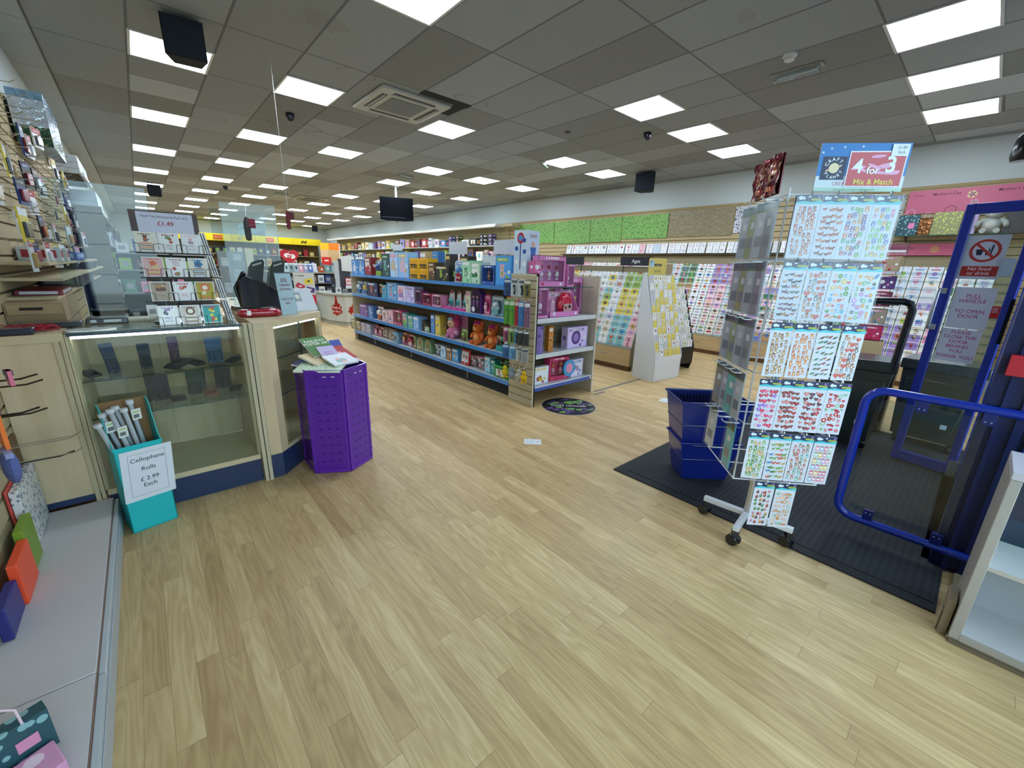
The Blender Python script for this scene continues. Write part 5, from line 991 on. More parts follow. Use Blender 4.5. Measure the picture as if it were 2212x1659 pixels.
for k, z in enumerate((.205, .52, .92, 1.28)):
    m = MB(); m.box((GX+.012, GY0, z-.035), (GX+.465, GY1, z-.015), '#c9ccca'); s = obj('shelf', m, P_WHITE, t, smooth=False, occ=True)
    for a, b in zip(joints[:-1], joints[1:]): m = MB(); m.prism(Fr((0, a+.006, 0), (1, 0, 0), (0, 0, 1)), [(GX, z-.055), (GX+.012, z-.055), (GX+.012, z-.012), (GX+.006, z-.012)], 0, -(b-a-.012), '#3f7fc0'); obj('price_rail', m, P_GLOSS, s, smooth=False)
    m = MB(); m.box((GX+.5, GY0, z-.035), (GX+.95, GY1, z-.015), '#c9ccca'); obj('shelf', m, P_WHITE, t, smooth=False, occ=True)
m = MB()
for y in joints[1:-1]: m.box((GX+.064, y-.006, .03), (GX+.07, y+.006, .13), '#c7c9c4')
obj('plinth_clip', m, P_METAL, t)
# special toys
def truckbox(lab, loc, rz, w, g):
    t = None
    for k in range(2):
        m = MB(); h = .145; d = .16; m.box((-w/2, -d/2, 0), (w/2, d/2, h), '#f0b60c'); F = Fr((0, -d/2, 0), (1, 0, 0), (0, 0, 1)); u = -w*.05
        m.prism(F, [(u-w*.36, h*.62), (u-w*.26, h*.42), (u+w*.2, h*.42), (u+w*.3, h*.58), (u+w*.26, h*.9), (u+w*.1, h*.86), (u-w*.3, h*.84)], 0.0005, .004, '#d99a08'); m.rect(F, -w*.45, h*.28, w*.3, h*.42, .001, '#1b1a16')
        for q in (-.28, 0, .2): m.disc(F, q*w, h*.27, h*.19, .005, '#16150f', 14); m.disc(F, q*w, h*.27, h*.07, .0056, '#e6c25a', 8)
        m.rect(F, w*.33, h*.08, w*.36, h*.92, .001, '#1b1a16'); m.rect(F, -w*.48, h*.02, w*.48, h*.06, .001, '#2a2718')
        o = obj('truck_box', m, P_PRINT, loc=(loc[0], loc[1], loc[2]+k*.147), rz=rz, smooth=False); tag(o, lab+(', lower box', ', upper box')[k], 'toy', g)
def archbox(lab, loc, rz, w, h, c, g, teddy=False):
    t = thing('arched_toy_pack', lab, 'toy', loc, rz, g); m = MB(); P = [(-w/2, 0), (w/2, 0)]
    for k in range(11):
        a = PI*k/10; rr_ = 1+(.06 if (teddy and k % 2) else 0); P.append((w/2*math.cos(a)*rr_, h-w/2+w/2*math.sin(a)*rr_))
    m.prism(Fr((0, -.04, 0), (1, 0, 0), (0, 0, 1)), P, -.08, 0, c); F = Fr((0, -.041, 0), (1, 0, 0), (0, 0, 1))
    if teddy:
        m.disc(F, 0, h*.72, w*.2, .001, '#a8825a', 14); critter(F, m, 0, h*.33, h*.3, .0016, '#7f5c3c', '#d6c7a4', 'r'); m.disc(F, -w*.35, h*.2, w*.08, .001, '#e6e2d0', 8)
    else: m.prism(F, [(x*.78, y*.9+.01) for x, y in P], .0005, .001, '#1d0f33'); m.disc(F, -w*.25, h*.16, w*.16, .003, '#e6e2ea', 14)
    obj('carton', m, P_PRINT, t, smooth=False)
    if not teddy:
        m = MB()
        for q in (-1, 1): m.ball((q*w*.18, -.045, h*.4), w*.12, '#6f3f78', 10, sz=1.8, sy=.4); m.ball((q*w*.18, -.05, h*.66), w*.09, '#a0707c', 10, sy=.5)
        obj('toy', m, P_GLOSS, t)
    return t
def boatpack(lab, loc, rz, w, g):
    t = thing('boat_toy_pack', lab, 'toy', loc, rz, g); F = Fr((0, .03, 0), (1, 0, 0), (0, 0, 1)); m = MB(); m.prism(F, [(-w*.45, .03), (w*.48, .03), (w*.4, .21), (w*.05, .245), (-w*.2, .2)], -.004, 0, '#d7e2e6'); m.rect(F, -w*.1, .2, w*.2, .232, .001, '#c03a44'); obj('backing_card', m, P_PRINT, t, smooth=False)
    m = MB(); m.ball((w*.12, 0, .09), w*.26, '#1f9c92', 12, sy=.4, sz=1.2); m.ball((w*.2, -.03, .09), w*.1, '#4f2a6a', 8, sy=.5); obj('toy', m, P_GLOSS, t)
    m = MB(); m.prism(Fr((0, -.06, 0), (1, 0, 0), (0, 0, 1)), [(-w*.5, 0), (w*.5, 0), (w*.5, .03), (-w*.5, .03)], -.1, 0, '#cf3f9a'); obj('tray', m, P_GLOSS, t, bev=.004); return t
def tub(lab, loc, rz, w, h, c, g):
    t = thing('clear_toy_tub', lab, 'toy', loc, rz, g); r = min(w/2, .075); m = MB()
    for k in range(9): m.ball((r*.5*math.cos(k*2.4), r*.5*math.sin(k*2.4), h*(.15+.08*k)), r*.36, (c, '#e3dfe2')[k % 2], 8)
    obj('contents', m, P_GLOSS, t); m = MB(); m.lathe((0, 0, 0), [(r, 0), (r, h*.92)], '#ffffff', 18); obj('jar', m, FILM, t); m = MB(); m.lathe((0, 0, h*.9), [(r*1.03, 0), (r*1.03, h*.09), (0, h*.1)], c, 18); obj('lid', m, P_GLOSS, t); return t
def special(ty, lab, x, y, z, w, h, c, g, kd, c1, c2, sd):
    rz = -PI/2
    if ty == 'box': toybox('toy_box', lab, 'toy', (x+.09, y, z), rz, w, h, .16 if w > .16 else .1, c, kd, c1, c2, g, sd)
    elif ty == 'win': toybox('toy_window_box', lab, 'toy', (x+.07, y, z), rz, w, h, .12, c, kd, c1, c2, g, sd, window=True)
    elif ty == 'bli': blister('toy_pack', lab, 'toy', (x+.08, y, z), rz, w, h, c, c1, c2, g, seed=sd, rx=-.06)
    elif ty == 'trk': truckbox(lab, (x+.1, y, z), rz, w, g)
    elif ty == 'arch': archbox(lab, (x+.08, y, z), rz, w, h, c, g)
    elif ty == 'arc2': archbox(lab, (x+.08, y, z), rz, min(w, .2), h, c, g, True)
    elif ty == 'mer': boatpack(lab, (x+.08, y, z), rz, w, g)
    elif ty == 'tub': tub(lab, (x+.1, y, z), rz, w, h, c, g)
    elif ty == 'plu': plush('plush_monkey', lab, 'plush toy', (x+.12, y, z), rz, h, '#d4692b', '#e3a05c', '#c02a78', g)
    elif ty == 'baby':
        t = thing('baby_doll', lab, 'doll', (x+.12, y, z), rz, g); m = MB(); m.ball((0, 0, .09), .09, '#d87aa8', 14, sz=.9); m.ball((0, .01, .21), .085, '#cf3f7a', 14, sz=1.05)
        for q in (-1, 1): m.ball((q*.09, -.03, .08), .035, '#e39ac0', 8); m.ball((q*.06, -.07, .03), .035, '#d87aa8', 8); m.ball((q*.07, .0, .30), .03, '#cf3f7a', 8)
        obj('clothes', m, P_FUR, t); m = MB(); m.ball((0, -.035, .20), .066, '#e3b48e', 14); obj('face', m, P_GLOSS, t); m = MB()
        for q in (-1, 1): m.ball((q*.026, -.094, .205), .012, '#1d2c4a', 8)
        m.ball((0, -.1, .18), .007, '#c0606a', 6); m.ball((0, -.06, .262), .04, '#a8dbe6', 10, sz=.5); obj('features', m, P_GLOSS, t); m = MB(); m.prism(Fr((0, .09, 0), (1, 0, 0), (0, 0, 1)), [(-w/2, 0), (w/2, 0), (w/2, .3), (w*.2, .34), (-w/2, .28)], -.01, 0, '#d58fb4'); obj('backing_card', m, P_PRINT, t)
        m = MB(); m.box((-w/2, -.12, 0), (w/2, .08, .31), '#ffffff'); obj('clear_cover', m, FILM, t, smooth=False)
    elif ty == 'dino':
        t = thing('dinosaur_toy', lab, 'toy', (x+.12, y, z), rz, g); m = MB(); m.box((-.15, -.09, 0), (.15, .08, .06), '#1f9aa0'); obj('tray', m, P_PRINT, t, bev=.004); m = MB(); m.ball((0, 0, .10), .055, '#2ba568', 12, sx=1.4); m.ball((-.09, -.02, .14), .035, '#2ba568', 10); m.tube([(.05, 0, .1), (.11, 0, .09), (.15, 0, .12)], [.04, .025, .008], '#2ba568', 8); m.ball((-.11, -.045, .155), .012, '#f2f2ee', 6); m.ball((0, -.045, .10), .03, '#e7e9e2', 8); obj('toy', m, P_GLOSS, t)
    elif ty == 'open':
        t = thing('open_toy_box', lab, 'toy', (x+.1, y, z), rz, g); m = MB(); m.prism(Fr((0, 0, 0), (1, 0, 0), (0, 0, 1)), [(-.13, 0), (.1, 0), (.13, .02), (-.08, .17), (-.12, .16)], -.05, .05, '#3a382f'); obj('tray', m, P_PRINT, t, smooth=False); m = MB(); G = Fr((0, -.052, .01), (1, 0, .05), (0, 0, 1)); m.rect(G, -.04, 0, .09, .07, .002, '#a9c6b2'); m.flat(G, [(-.03, .01), (.02, .01), (.05, .06), (.0, .06)], .003, '#dff0e4'); obj('insert', m, P_FOIL, t, smooth=False)
    elif ty == 'farm':
        t = thing('farm_playset', lab, 'toy', (x+.11, y, z), rz, g); m = MB(); m.box((-w/2, -.1, 0), (w/2, .08, h*.62), c); m.box((-w/2-.01, -.11, h*.6), (w/2+.01, .09, h*.7), '#23a044'); m.tube([(-.05, 0, h*.7), (-.04, 0, h*.95), (.04, 0, h*.95), (.05, 0, h*.7)], .014, '#23a044', 8); obj('case', m, P_GLOSS, t, bev=.006)
        m = MB(); G = Fr((0, -.101, 0), (1, 0, 0), (0, 0, 1)); m.rect(G, -w*.38, h*.08, w*.2, h*.5, .001, '#dfe6dd'); critter(G, m, -w*.15, h*.28, h*.2, .002, '#8a4a3a'); m.disc(G, w*.32, h*.25, h*.14, .002, '#c03a3a', 10); obj('label', m, P_PRINT, t, smooth=False)
    elif ty == 'sket':
        t = thing('drawing_board', lab, 'toy', (x+.08, y, z), rz, g, rx=-.1); m = MB(); m.box((-w/2, -.03, 0), (w/2, 0, h), c); obj('frame', m, P_GLOSS, t, bev=.01); m = MB(); G = Fr((0, -.031, 0), (1, 0, 0), (0, 0, 1)); m.rect(G, -w*.42, h*.18, w*.42, h*.88, .001, '#d5d6dc'); m.disc(G, -w*.15, h*.55, w*.13, .002, '#8f8a94', 12); m.disc(G, w*.18, h*.5, w*.15, .002, '#b07a84', 12); m.disc(G, 0, h*.09, h*.05, .002, '#e8e2d8', 8); obj('screen', m, P_PRINT, t, smooth=False)
    elif ty == 'tamb':
        t = thing('music_set', lab, 'toy', (x+.08, y, z), rz, g); m = MB(); m.box((-w/2, .01, 0), (w/2, .02, h), '#9c8f8c'); obj('backing_card', m, P_PRINT, t, smooth=False); m = MB(); r = min(w*.36, h*.36)
        m.tube([(r*math.cos(a*PI/9), -.02, h*.5+r*math.sin(a*PI/9)) for a in range(18)], .011, '#dcd8d0', 8, closed=True)
        for a in range(5): m.ball((r*math.cos(a*1.256), -.03, h*.5+r*math.sin(a*1.256)), .015, '#b98a4a', 8)
        obj('toy', m, P_GLOSS, t)
SH = {'A': 'top', 'B': 'second', 'C': 'third', 'D': 'bottom'}; sd = 0
for k, (z, L) in TOYS.items():
    for i, (y, w, h, ty, c, kd, c1, c2, d) in enumerate(L):
        sd += 1
        special(ty, '%s, %s gondola shelf, %s from near end' % (d, SH[k], nth(i)), GX+.03, y, z+.001, w, h, c, 'toys on the %s gondola shelf' % SH[k], kd, c1, c2, sd)
# a second line of smaller goods standing behind on the top shelf
for i, (y, w, h, c, kd, c1, c2, d) in enumerate(((4.75, .22, .33, '#14170f', 'animal', 'green', 'gold', 'second black box with green frog'), (5.15, .13, .36, '#2b2a2c', 'words', 'white', 'gold', 'narrow dark box'), (5.5, .16, .40, '#3d7fc2', 'scene', 'ice blue', 'blue', 'plain bright blue box'), (5.85, .2, .40, '#b49a6c', 'scene', 'brown', 'white', 'sandy brown picture box'), (6.75, .2, .42, '#3b5d50', 'scene', 'green', 'navy', 'green and navy tall box'), (4.2, .3, .34, '#c4c8d4', 'words', 'lilac', 'pale grey', 'wide pale grey box'))):
    toybox('toy_box', '%s behind the front row on the top gondola shelf' % d, 'toy', (GX+.36, y, 1.266), -PI/2, w, h, .12, c, kd, c1, c2, 'back row toys on the top gondola shelf', 60+i)
for i, (y, w) in enumerate(((4.15, .44), (5.2, .46), (7.1, .36))):
    m = MB(); m.box((-w/2, -.002, 0), (w/2, .002, .17), '#c9cdd4'); m.box((-.01, -.004, -.27), (.01, 0, 0), '#b9bdc2')
    tag(obj('blank_sign', m, P_PRINT, loc=(GX+.50, y, 1.63), rz=-PI/2), 'blank pale grey sign board standing above the gondola, %s from the near end' % nth(i), 'sign', 'blank signs above the gondola')
# ---------------------------------------------------------------- end bay
EX0, EX1, EY0, EY1 = 3.0, 4.03, 3.03, 3.43
t = thing('end_bay', 'beige end bay of the gondola with white shelves of pink toys', 'shelving unit', (0, 0, 0)); m = MB()
F = Fr((EX0, EY1, 0), (0, -1, 0)); m.fbox(F, 0, EY1-EY0, 0, 1.39, -.02, -.006, '#8d8063'); z = 0
while z < 1.38: m.fbox(F, 0, EY1-EY0-.012, z+.005, min(z+.078, 1.39), -.006, .004, '#b8ab8c'); z += .084
m.fbox(F, EY1-EY0-.012, EY1-EY0, 0, 1.41, -.02, .006, '#d3ccb8'); m.fbox(F, 0, EY1-EY0, 1.39, 1.41, -.02, .006, '#c9bea2'); obj('slatted_side', m, P_MATTE, t, smooth=False, occ=True)
m = MB(); m.box((EX1-.02, EY0, 0), (EX1, EY1+.02, 1.40), '#ffffff'); obj('side_panel', m, BEIGE, t, smooth=False, occ=True)
m = MB(); m.box((EX1-.022, EY0-.004, 0), (EX1+.002, EY0, 1.40), '#d3ccb8'); obj('edging', m, P_MATTE, t)
m = MB(); F = Fr((EX0+.02, EY1, 0), (1, 0, 0)); z = .1; m.fbox(F, 0, 1.0, .1, 1.30, -.02, 0, '#85785c')
while z < 1.29: m.fbox(F, 0, 1.0, z+.005, z+.095, 0, .008, '#a89c82'); z += .1
obj('back_panel', m, P_MATTE, t, smooth=False, occ=True)
for z, rail in ((.215, '#3f5fb2'), (.575, None), (.955, None)):
    m = MB(); m.box((EX0+.022, EY0+.02, z-.02), (EX1-.022, EY1-.01, z), '#c9ccd0'); s = obj('shelf', m, P_WHITE, t, smooth=False, occ=True); m = MB(); m.box((EX0+.022, EY0+.006, z-.045), (EX1-.022, EY0+.02, z+.004), '#d8dbde'); obj('shelf_lip', m, P_WHITE, s, bev=.003)
    if rail:
        for a, b in ((EX0+.026, 3.52), (3.53, EX1-.06)): m = MB(); m.box((a, EY0, z-.045), (b, EY0+.006, z-.008), rail); obj('price_rail', m, P_GLOSS, s)
m = MB(); m.box((EX0+.022, EY0+.05, 1.27), (EX1-.06, EY1-.02, 1.278), '#ffffff'); obj('glass_shelf', m, GLASS, t, smooth=False); m = MB(); m.box((EX0+.022, EY0+.048, 1.27), (EX1-.06, EY0+.05, 1.278), '#3f6a62'); obj('polished_edge', m, P_GLOSS, t)
m = MB()
for x in (3.14, 3.7): m.prism(Fr((x, 0, 0), (0, 1, 0), (0, 0, 1)), [(EY0+.12, 1.262), (EY1, 1.22), (EY1, 1.269), (EY0+.12, 1.269)], 0, .008, '#2a3330')
obj('bracket', m, P_METAL, t); GE = 'pink toys in the end bay'
PK = '#dd86c0'
toybox('toy_box', 'colourful fruit pictured box at left on the bottom end bay shelf', 'toy', (3.19, 3.14, .216), 0, .25, .2, .06, '#d9dde9', 'flowers', 'red', 'yellow', GE, 71)
toybox('toy_window_box', 'rainbow edged pink window box in the middle of the bottom end bay shelf', 'toy', (3.50, 3.16, .216), -.1, .30, .27, .09, '#cf3a6c', 'doll', 'rose', 'orange', GE, 72, window=True)
m = MB(); m.lathe((0, 0, .12), [(.10, 0), (.10, .02), (0, .021)], '#3b9fd8', 20, axis=(0, -1, 0)); m.disc(Fr((0, -.022, .12), (1, 0, 0), (0, 0, 1)), 0, 0, .06, 0, '#e99ac0', 14); tag(obj('toy_disc', m, P_GLOSS, loc=(3.655, 3.115, .22)), 'round blue disc toy leaning on the rainbow window box', 'toy', GE)
toybox('toy_box', 'white box with lilac baubles at right on the bottom end bay shelf', 'toy', (3.81, 3.15, .216), .1, .25, .21, .08, '#d6d2ea', 'flowers', 'lilac', 'blue', GE, 73)
m = MB(); m.lathe((0, 0, 0), [(.07, 0), (.07, .3), (0, .301)], '#8a76b4', 20)
for k in range(12): m.ball((.068*math.cos(k*.52-3), .068*math.sin(k*.52-3), .04+.08*(k % 4)), .018, '#6f5c9e', 8)
tag(obj('purple_tube', m, P_GLOSS, loc=(3.12, 3.13, .576)), 'purple tube pack at left on the middle end bay shelf', 'toy', GE)
toybox('toy_box', 'narrow orange box standing on the middle end bay shelf', 'toy', (3.325, 3.14, .576), 0, .075, .28, .06, '#b9762c', 'doll', 'brown', 'cream', GE, 74)
toybox('toy_box', 'lilac box with purple shell picture on the middle end bay shelf', 'toy', (3.775, 3.15, .576), .02, .37, .245, .09, '#cdbce6', 'disc', 'purple', 'lilac', GE, 75)
toybox('toy_window_box', 'tall pink window box at left on the upper end bay shelf', 'toy', (3.14, 3.13, .956), 0, .17, .32, .1, PK, 'doll', 'white', 'rose', GE, 76, window=True)
# backpack set
t = thing('backpack_set', 'pink open box holding a red toy backpack on the upper end bay shelf', 'toy', (3.49, 3.15, .956)); m = MB(); m.box((-.24, .05, 0), (.24, .06, .27), '#e6b5d4'); F = Fr((0, .05, 0), (1, 0, 0), (0, 0, 1))
for k in range(12): m.rect(F, -.23+k*.04, .1, -.215+k*.04, .26, .001, '#d070a8')
m.rect(F, -.2, .215, .05, .25, .002, '#f2dbe8'); m.text(F, 'hello', -.08, .232, .035, .003, '#23222a', bold=.01); m.box((-.24, -.07, 0), (.24, -.064, .06), PK); m.box((-.24, -.07, 0), (.24, .05, .004), PK)
for s in (-1, 1): m.prism(Fr((s*.24-(0 if s < 0 else .005), 0, 0), (0, 1, 0), (0, 0, 1)), [(-.07, 0), (.05, 0), (.05, .27), (-.07, .06)], 0, .005, PK)
G = Fr((0, -.07, 0), (1, 0, 0), (0, 0, 1)); m.disc(G, -.17, .04, .022, .001, '#e8e2ea', 10); m.disc(G, .19, .035, .02, .001, '#e8e2ea', 10); obj('carton', m, P_PRINT, t, smooth=False)
m = MB(); m.ball((.06, 0, .13), .11, '#cc1f3e', 16, sy=.4, sz=1.1); m.tube([(-.03, -.01, .2), (.0, -.01, .255), (.12, -.01, .255), (.15, -.01, .2)], .008, '#cc1f3e', 8); m.tube([(-.035, -.035, .1), (-.0, -.04, .2), (.06, -.04, .23), (.12, -.04, .2), (.155, -.035, .1)], .006, '#e4506a', 6); obj('backpack', m, P_GLOSS, t)
m = MB(); m.box((-.0, -.058, .06), (.13, -.045, .14), '#c9a7a0'); m.ball((.03, -.06, .1), .02, '#8a3030', 8, sy=.3); m.ball((.09, -.06, .11), .022, '#20201f', 8, sy=.3); obj('pocket_picture', m, P_PRINT, t, bev=.003); m = MB(); m.lathe((-.15, 0, .02), [(.04, 0), (.04, .14), (.02, .16), (0, .16)], '#d0a0b4', 14); obj('bottle', m, P_GLOSS, t)
toybox('toy_window_box', 'big pink window box at right behind the backpack on the upper shelf', 'toy', (3.80, 3.31, .956), 0, .40, .42, .08, PK, 'doll', 'yellow', 'white', GE, 77, window=True)
toybox('toy_window_box', 'large pink window box with bow on the glass shelf of the end bay', 'toy', (3.30, 3.17, 1.279), 0, .42, .32, .1, PK, 'doll', 'white', 'red', GE, 78, window=True)
toybox('toy_window_box', 'small pink window box at the right end of the glass shelf', 'toy', (3.60, 3.17, 1.279), .1, .13, .24, .1, PK, 'doll', 'white', 'rose', GE, 79, window=True)
toybox('toy_box', 'small deep pink box at the left end of the glass shelf', 'toy', (3.06, 3.14, 1.42), 0, .10, .12, .08, '#c9649c', 'heart', 'white', 'red', GE, 80)
t = thing('karaoke_box', 'tall white and blue boxed toy with red microphone picture on the gondola end', 'toy', (3.11, 3.33, 1.411), .15); m = MB(); w, h, d = .21, .43, .17
m.box((-w/2, -d/2, 0), (w/2, d/2, h), '#c4d6e6'); obj('carton', m, P_PRINT, t, smooth=False); m = MB(); G = Fr((-w/2, 0, 0), (0, -1, 0), (0, 0, 1)); m.disc(G, 0, h*.82, .045, .001, '#b8142c', 16, ry=.055); m.disc(G, 0, h*.82, .03, .0016, '#4d8cc0', 12); m.rect(G, -.006, h*.1, .006, h*.7, .001, '#2a3a8a')
for q, zz in ((-.05, .12), (-.05, .25), (.055, .1), (.055, .22), (.05, .33)): m.disc(G, q, zz, .024, .001, ('#e7ecf2', '#2a57a8')[zz > .2], 10)
G = Fr((0, -d/2, 0), (1, 0, 0), (0, 0, 1)); m.rect(G, -.06, h*.84, .06, h*.91, .001, '#a9a0a4'); m.disc(G, 0, h*.68, .03, .001, '#d8a98c', 12); m.flat(G, [(-.05, h*.62), (-.03, h*.4), (-.03, h*.15), (.0, h*.15), (.01, h*.35), (.03, h*.15), (.05, h*.15), (.04, h*.45), (.05, h*.62)], .001, '#2f66a8'); obj('artwork', m, P_PRINT, t, smooth=False)
# goods hanging on the slatted side, facing the aisle
GS = 'goods hanging on the slatted gondola end'; hs = thing('side_hooks', 'wire hooks on the slatted side of the end bay', 'hooks', (0, 0, 0))
hk = MB(); hk.tube([(0, 0, 0), (-.15, 0, 0), (-.165, 0, .012)], .0025, '#d9dad6', 6); hkm3 = hk.mesh('hook'); hkm3.materials.append(P_METAL)
rows = [(1.355, .17, ['#2a5aa0|blue', '#d8dbdc|white', '#dcdfe0|white', '#8a7d3a|olive']), (1.14, .26, ['#58a834|green', '#6ab83c|lime green', '#c01a30|red', '#2f7fc0|blue', '#8a5a7a|mauve']),
        (.845, .16, ['#c8608c|pink', '#7fb04a|green', '#3f8fb0|teal', '#25262c|black', '#2c2d33|black']), (.655, .15, ['#2f6fb4|blue', '#6aa6d8|pale blue', '#c9ccc6|clear', '#b0aeaa|clear']), (.45, .17, ['#e6c81e|yellow', '#8fa0b0|grey', '#c9c4bc|white', '#e9b714|golden yellow'])]
for ri, (z, h, its) in enumerate(rows):
    for i, s_ in enumerate(its):
        c, nm = s_.split('|'); y = EY1-.045-i*(.31/(len(its)-1)); o = bpy.data.objects.new('hook', hkm3); COL.objects.link(o); o.parent = hs; o.location = (EX0-.004, y, z)
        x = EX0-.10+.01*(i % 3); w = .062 if len(its) > 4 else .075; t = thing('hanging_toy', '%s toy hanging %s, %s row of the slatted gondola end' % (nm, ('at the far end', 'second along', 'in the middle', 'fourth along', 'at the near end')[i], ('top', 'second', 'third', 'fourth', 'lowest')[ri]), 'toy', (x, y, z-.003), -.9, GS); F = Fr((0, 0, 0), (1, 0, 0), (0, 0, 1))
        if ri < 4:
            m = MB(); m.prism(F, [(-w/2, -h), (w/2, -h), (w/2, -.01), (w*.2, .008), (-w*.2, .008), (-w/2, -.01)], -.002, 0, c if ri != 0 else c); m.rect(F, -w*.4, -h*.2, w*.4, -h*.06, .0006, '#e9e9e6' if nm not in ('white', 'clear') else '#3b3d44'); scribble(F, m, 0, -h*.13, w*.6, .001, c, 4); obj('backing_card', m, P_PRINT, t, smooth=False)
            m = MB(); dk = '#17181c' if ri in (0, 2) else tuple(q*.6 for q in col(c)); m.ball((0, -.012, -h*.4), w*.2, dk, 10, sy=.6); m.tube([(0, -.012, -h*.45), (w*.1, -.012, -h*.65), (0, -.012, -h*.9)], w*.12, dk if ri != 1 else c, 8)
            obj('toy', m, P_GLOSS, t); m = MB(); m.box((-w*.42, -.028, -h*.95), (w*.42, -.0005, -h*.24), '#ffffff'); obj('bubble', m, FILM, t, smooth=False)
        else:
            m = MB(); m.ball((0, 0, -h*.62), .034, c, 10, sz=1.2); m.ball((0, -.01, -h*.32), .026, c, 10)
            for q in (-1, 1): m.ball((q*.03, -.01, -h*.6), .013, c, 8); m.ball((q*.018, 0, -h*.92), .015, c, 8); m.tube([(q*.012, 0, -h*.2), (q*.016, 0, -.01)], .004, '#1c1a18', 6); m.ball((q*.01, -.034, -h*.3), .004, '#141414', 6)
            obj('body', m, P_FUR, t); m = MB(); m.tube([(0, 0, -h*.2), (0, 0, 0)], .0015, '#e0e0dc', 5); obj('loop', m, P_MATTE, t)
# floor circle
t = thing('floor_sticker', 'round purple and green floor sticker reading JUST ROLEX in front of the end bay', 'floor sticker', (3.36, 2.82, 0), -.75); m = MB(); C_ = Fr((0, 0, 0), (1, 0, 0), (0, 1, 0))
m.prism(C_, [(.30*math.cos(a*PI/24), .30*math.sin(a*PI/24)) for a in range(48)], 0, .0012, '#8d8d92'); m.disc(C_, 0, 0, .292, .0016, '#1d1c2a', 48); rr = random.Random(5)
for k in range(70):
    a, b = rr.uniform(-.26, .26), rr.uniform(-.26, .26)
    if a*a+b*b > .25**2 or abs(b) < .045: continue
    g = rr.random() < .5; m.disc(C_, a, b, .04, .0018+.00001*k, '#74b04a' if g else '#54407c', 10, ry=.028, rot=.3)
    m.disc(C_, a-.01, b+.006, .02, .0026, '#18251a' if g else '#2a1c40', 8, ry=.005, rot=.5); m.disc(C_, a+.01, b-.004, .005, .0027, '#dfe6d6', 6)
m.rect(C_, -.28, -.03, .28, .03, .0028, '#14161c'); m.text(C_, 'CO5T HOLDER', 0, 0, .058, .0032, '#e8eaec', bold=.01); obj('disc', m, P_PRINT, t, smooth=False)
t['label'] = 'round purple and green floor sticker with white lettering in front of the end bay'
def flpaper(lab, x, y, rz, w=.15, h=.11):
    m = MB(); F = Fr((0, 0, 0), (1, 0, 0), (0, 1, 0)); m.fbox(F, -w/2, w/2, -h/2, h/2, .0003, .0012, '#dfe5ea')
    for k in range(4): m.rect(F, -w*.4, -h*.3+k*h*.18, w*.1, -h*.27+k*h*.18, .0014, '#8b939c')
    m.disc(F, w*.3, 0, .008, .0015, '#c05a8c', 8); tag(obj('floor_notice', m, P_PRINT, loc=(x, y, 0), rz=rz, smooth=False), lab, 'notice')
flpaper('small white paper square lying on the floor mid aisle', 2.36, 2.36, -.75); flpaper('small white paper square on the floor beyond the blue baskets', 4.47, 2.24, .1, .16, .16)
m = MB(); m.box((4.05, 2.98, 0), (5.1, 3.02, .0015), '#77726a'); m.box((3.95, 2.9, 0), (4.15, 2.94, .0015), '#77726a'); struct('trim_7', m, P_MATTE)
# ================================================================ CARD FIXTURES
CARDS = []      # candidate pockets: (rack name, location, rz, rx, column, tier, w, h)
def tiers(name, lab, F, width, z0, z1, n, depth, side='#b6a581', drawer=True, tier_c='#8f8468'):
    """stepped card unit; F: origin at the floor, bottom front corner, right axis along the unit, outward normal"""
    t = thing(name, lab, 'card display unit', (0, 0, 0)); m = MB(); dz = (z1-z0)/n
    P = [(0, 0), (0, z0)]
    for k in range(n): P += [(-depth*k/n, z0+dz*k+.02), (-depth*(k+1)/n, z0+dz*k+.02)]
    P += [(-depth, z1+.12), (-depth-.06, z1+.12), (-depth-.06, 0)]
    G = Fr(F.o, F.n, (0, 0, 1)); m.prism(G, P[::-1] if False else P, 0, width if G.n.dot(F.x) > 0 else -width, tier_c); obj('stepped_body', m, P_MATTE, t, smooth=False, occ=True)
    m = MB()
    for k in range(n): m.fbox(F, 0, width, z0+dz*k+.018, z0+dz*k+.05, -depth*k/n-.002, -depth*k/n+.001, '#ffffff')
    obj('pocket_front', m, ACRYL, t, smooth=False)
    if drawer:
        nd = max(1, round(width/1.0)); w1 = width/nd
        for k in range(nd):
            m = MB(); m.fbox(F, k*w1+.004, (k+1)*w1-.004, .075, z0-.012, 0, .014, '#ffffff'); o = obj('drawer', m, PINE, t, smooth=False)
            m = MB(); c = (k+.5)*w1; m.tube([F.p(c-.08, .225, .015), F.p(c-.05, .215, .03), F.p(c+.05, .215, .03), F.p(c+.08, .225, .015)], .005, '#8d9290', 6); obj('handle', m, P_METAL, o)
        m = MB(); m.fbox(F, 0, width, 0, .073, -.03, .004, '#ffffff'); obj('kickboard', m, OAKB, t, smooth=False); m = MB(); m.fbox(F, 0, width, z0-.012, z0+.02, -.01, .012, '#a99c80'); obj('ledge', m, P_MATTE, t, smooth=False)
    return t
def pockets(name, F, width, z0, z1, n, depth, cw, rz, rx=-.22, gap=0.006, skip=None):
    dz = (z1-z0)/n; nc = int(width/(cw+gap))
    for c in range(nc):
        for k in range(n):
            if skip and skip(c, k): continue
            u = (c+.5)*(width/nc); p = F.p(u, z0+dz*k+.021, -depth*k/n-.014); CARDS.append((name, tuple(p), rz, rx, c, k, cw*(.98 if (c*7+k*3) % 4 else .9), dz*1.38))
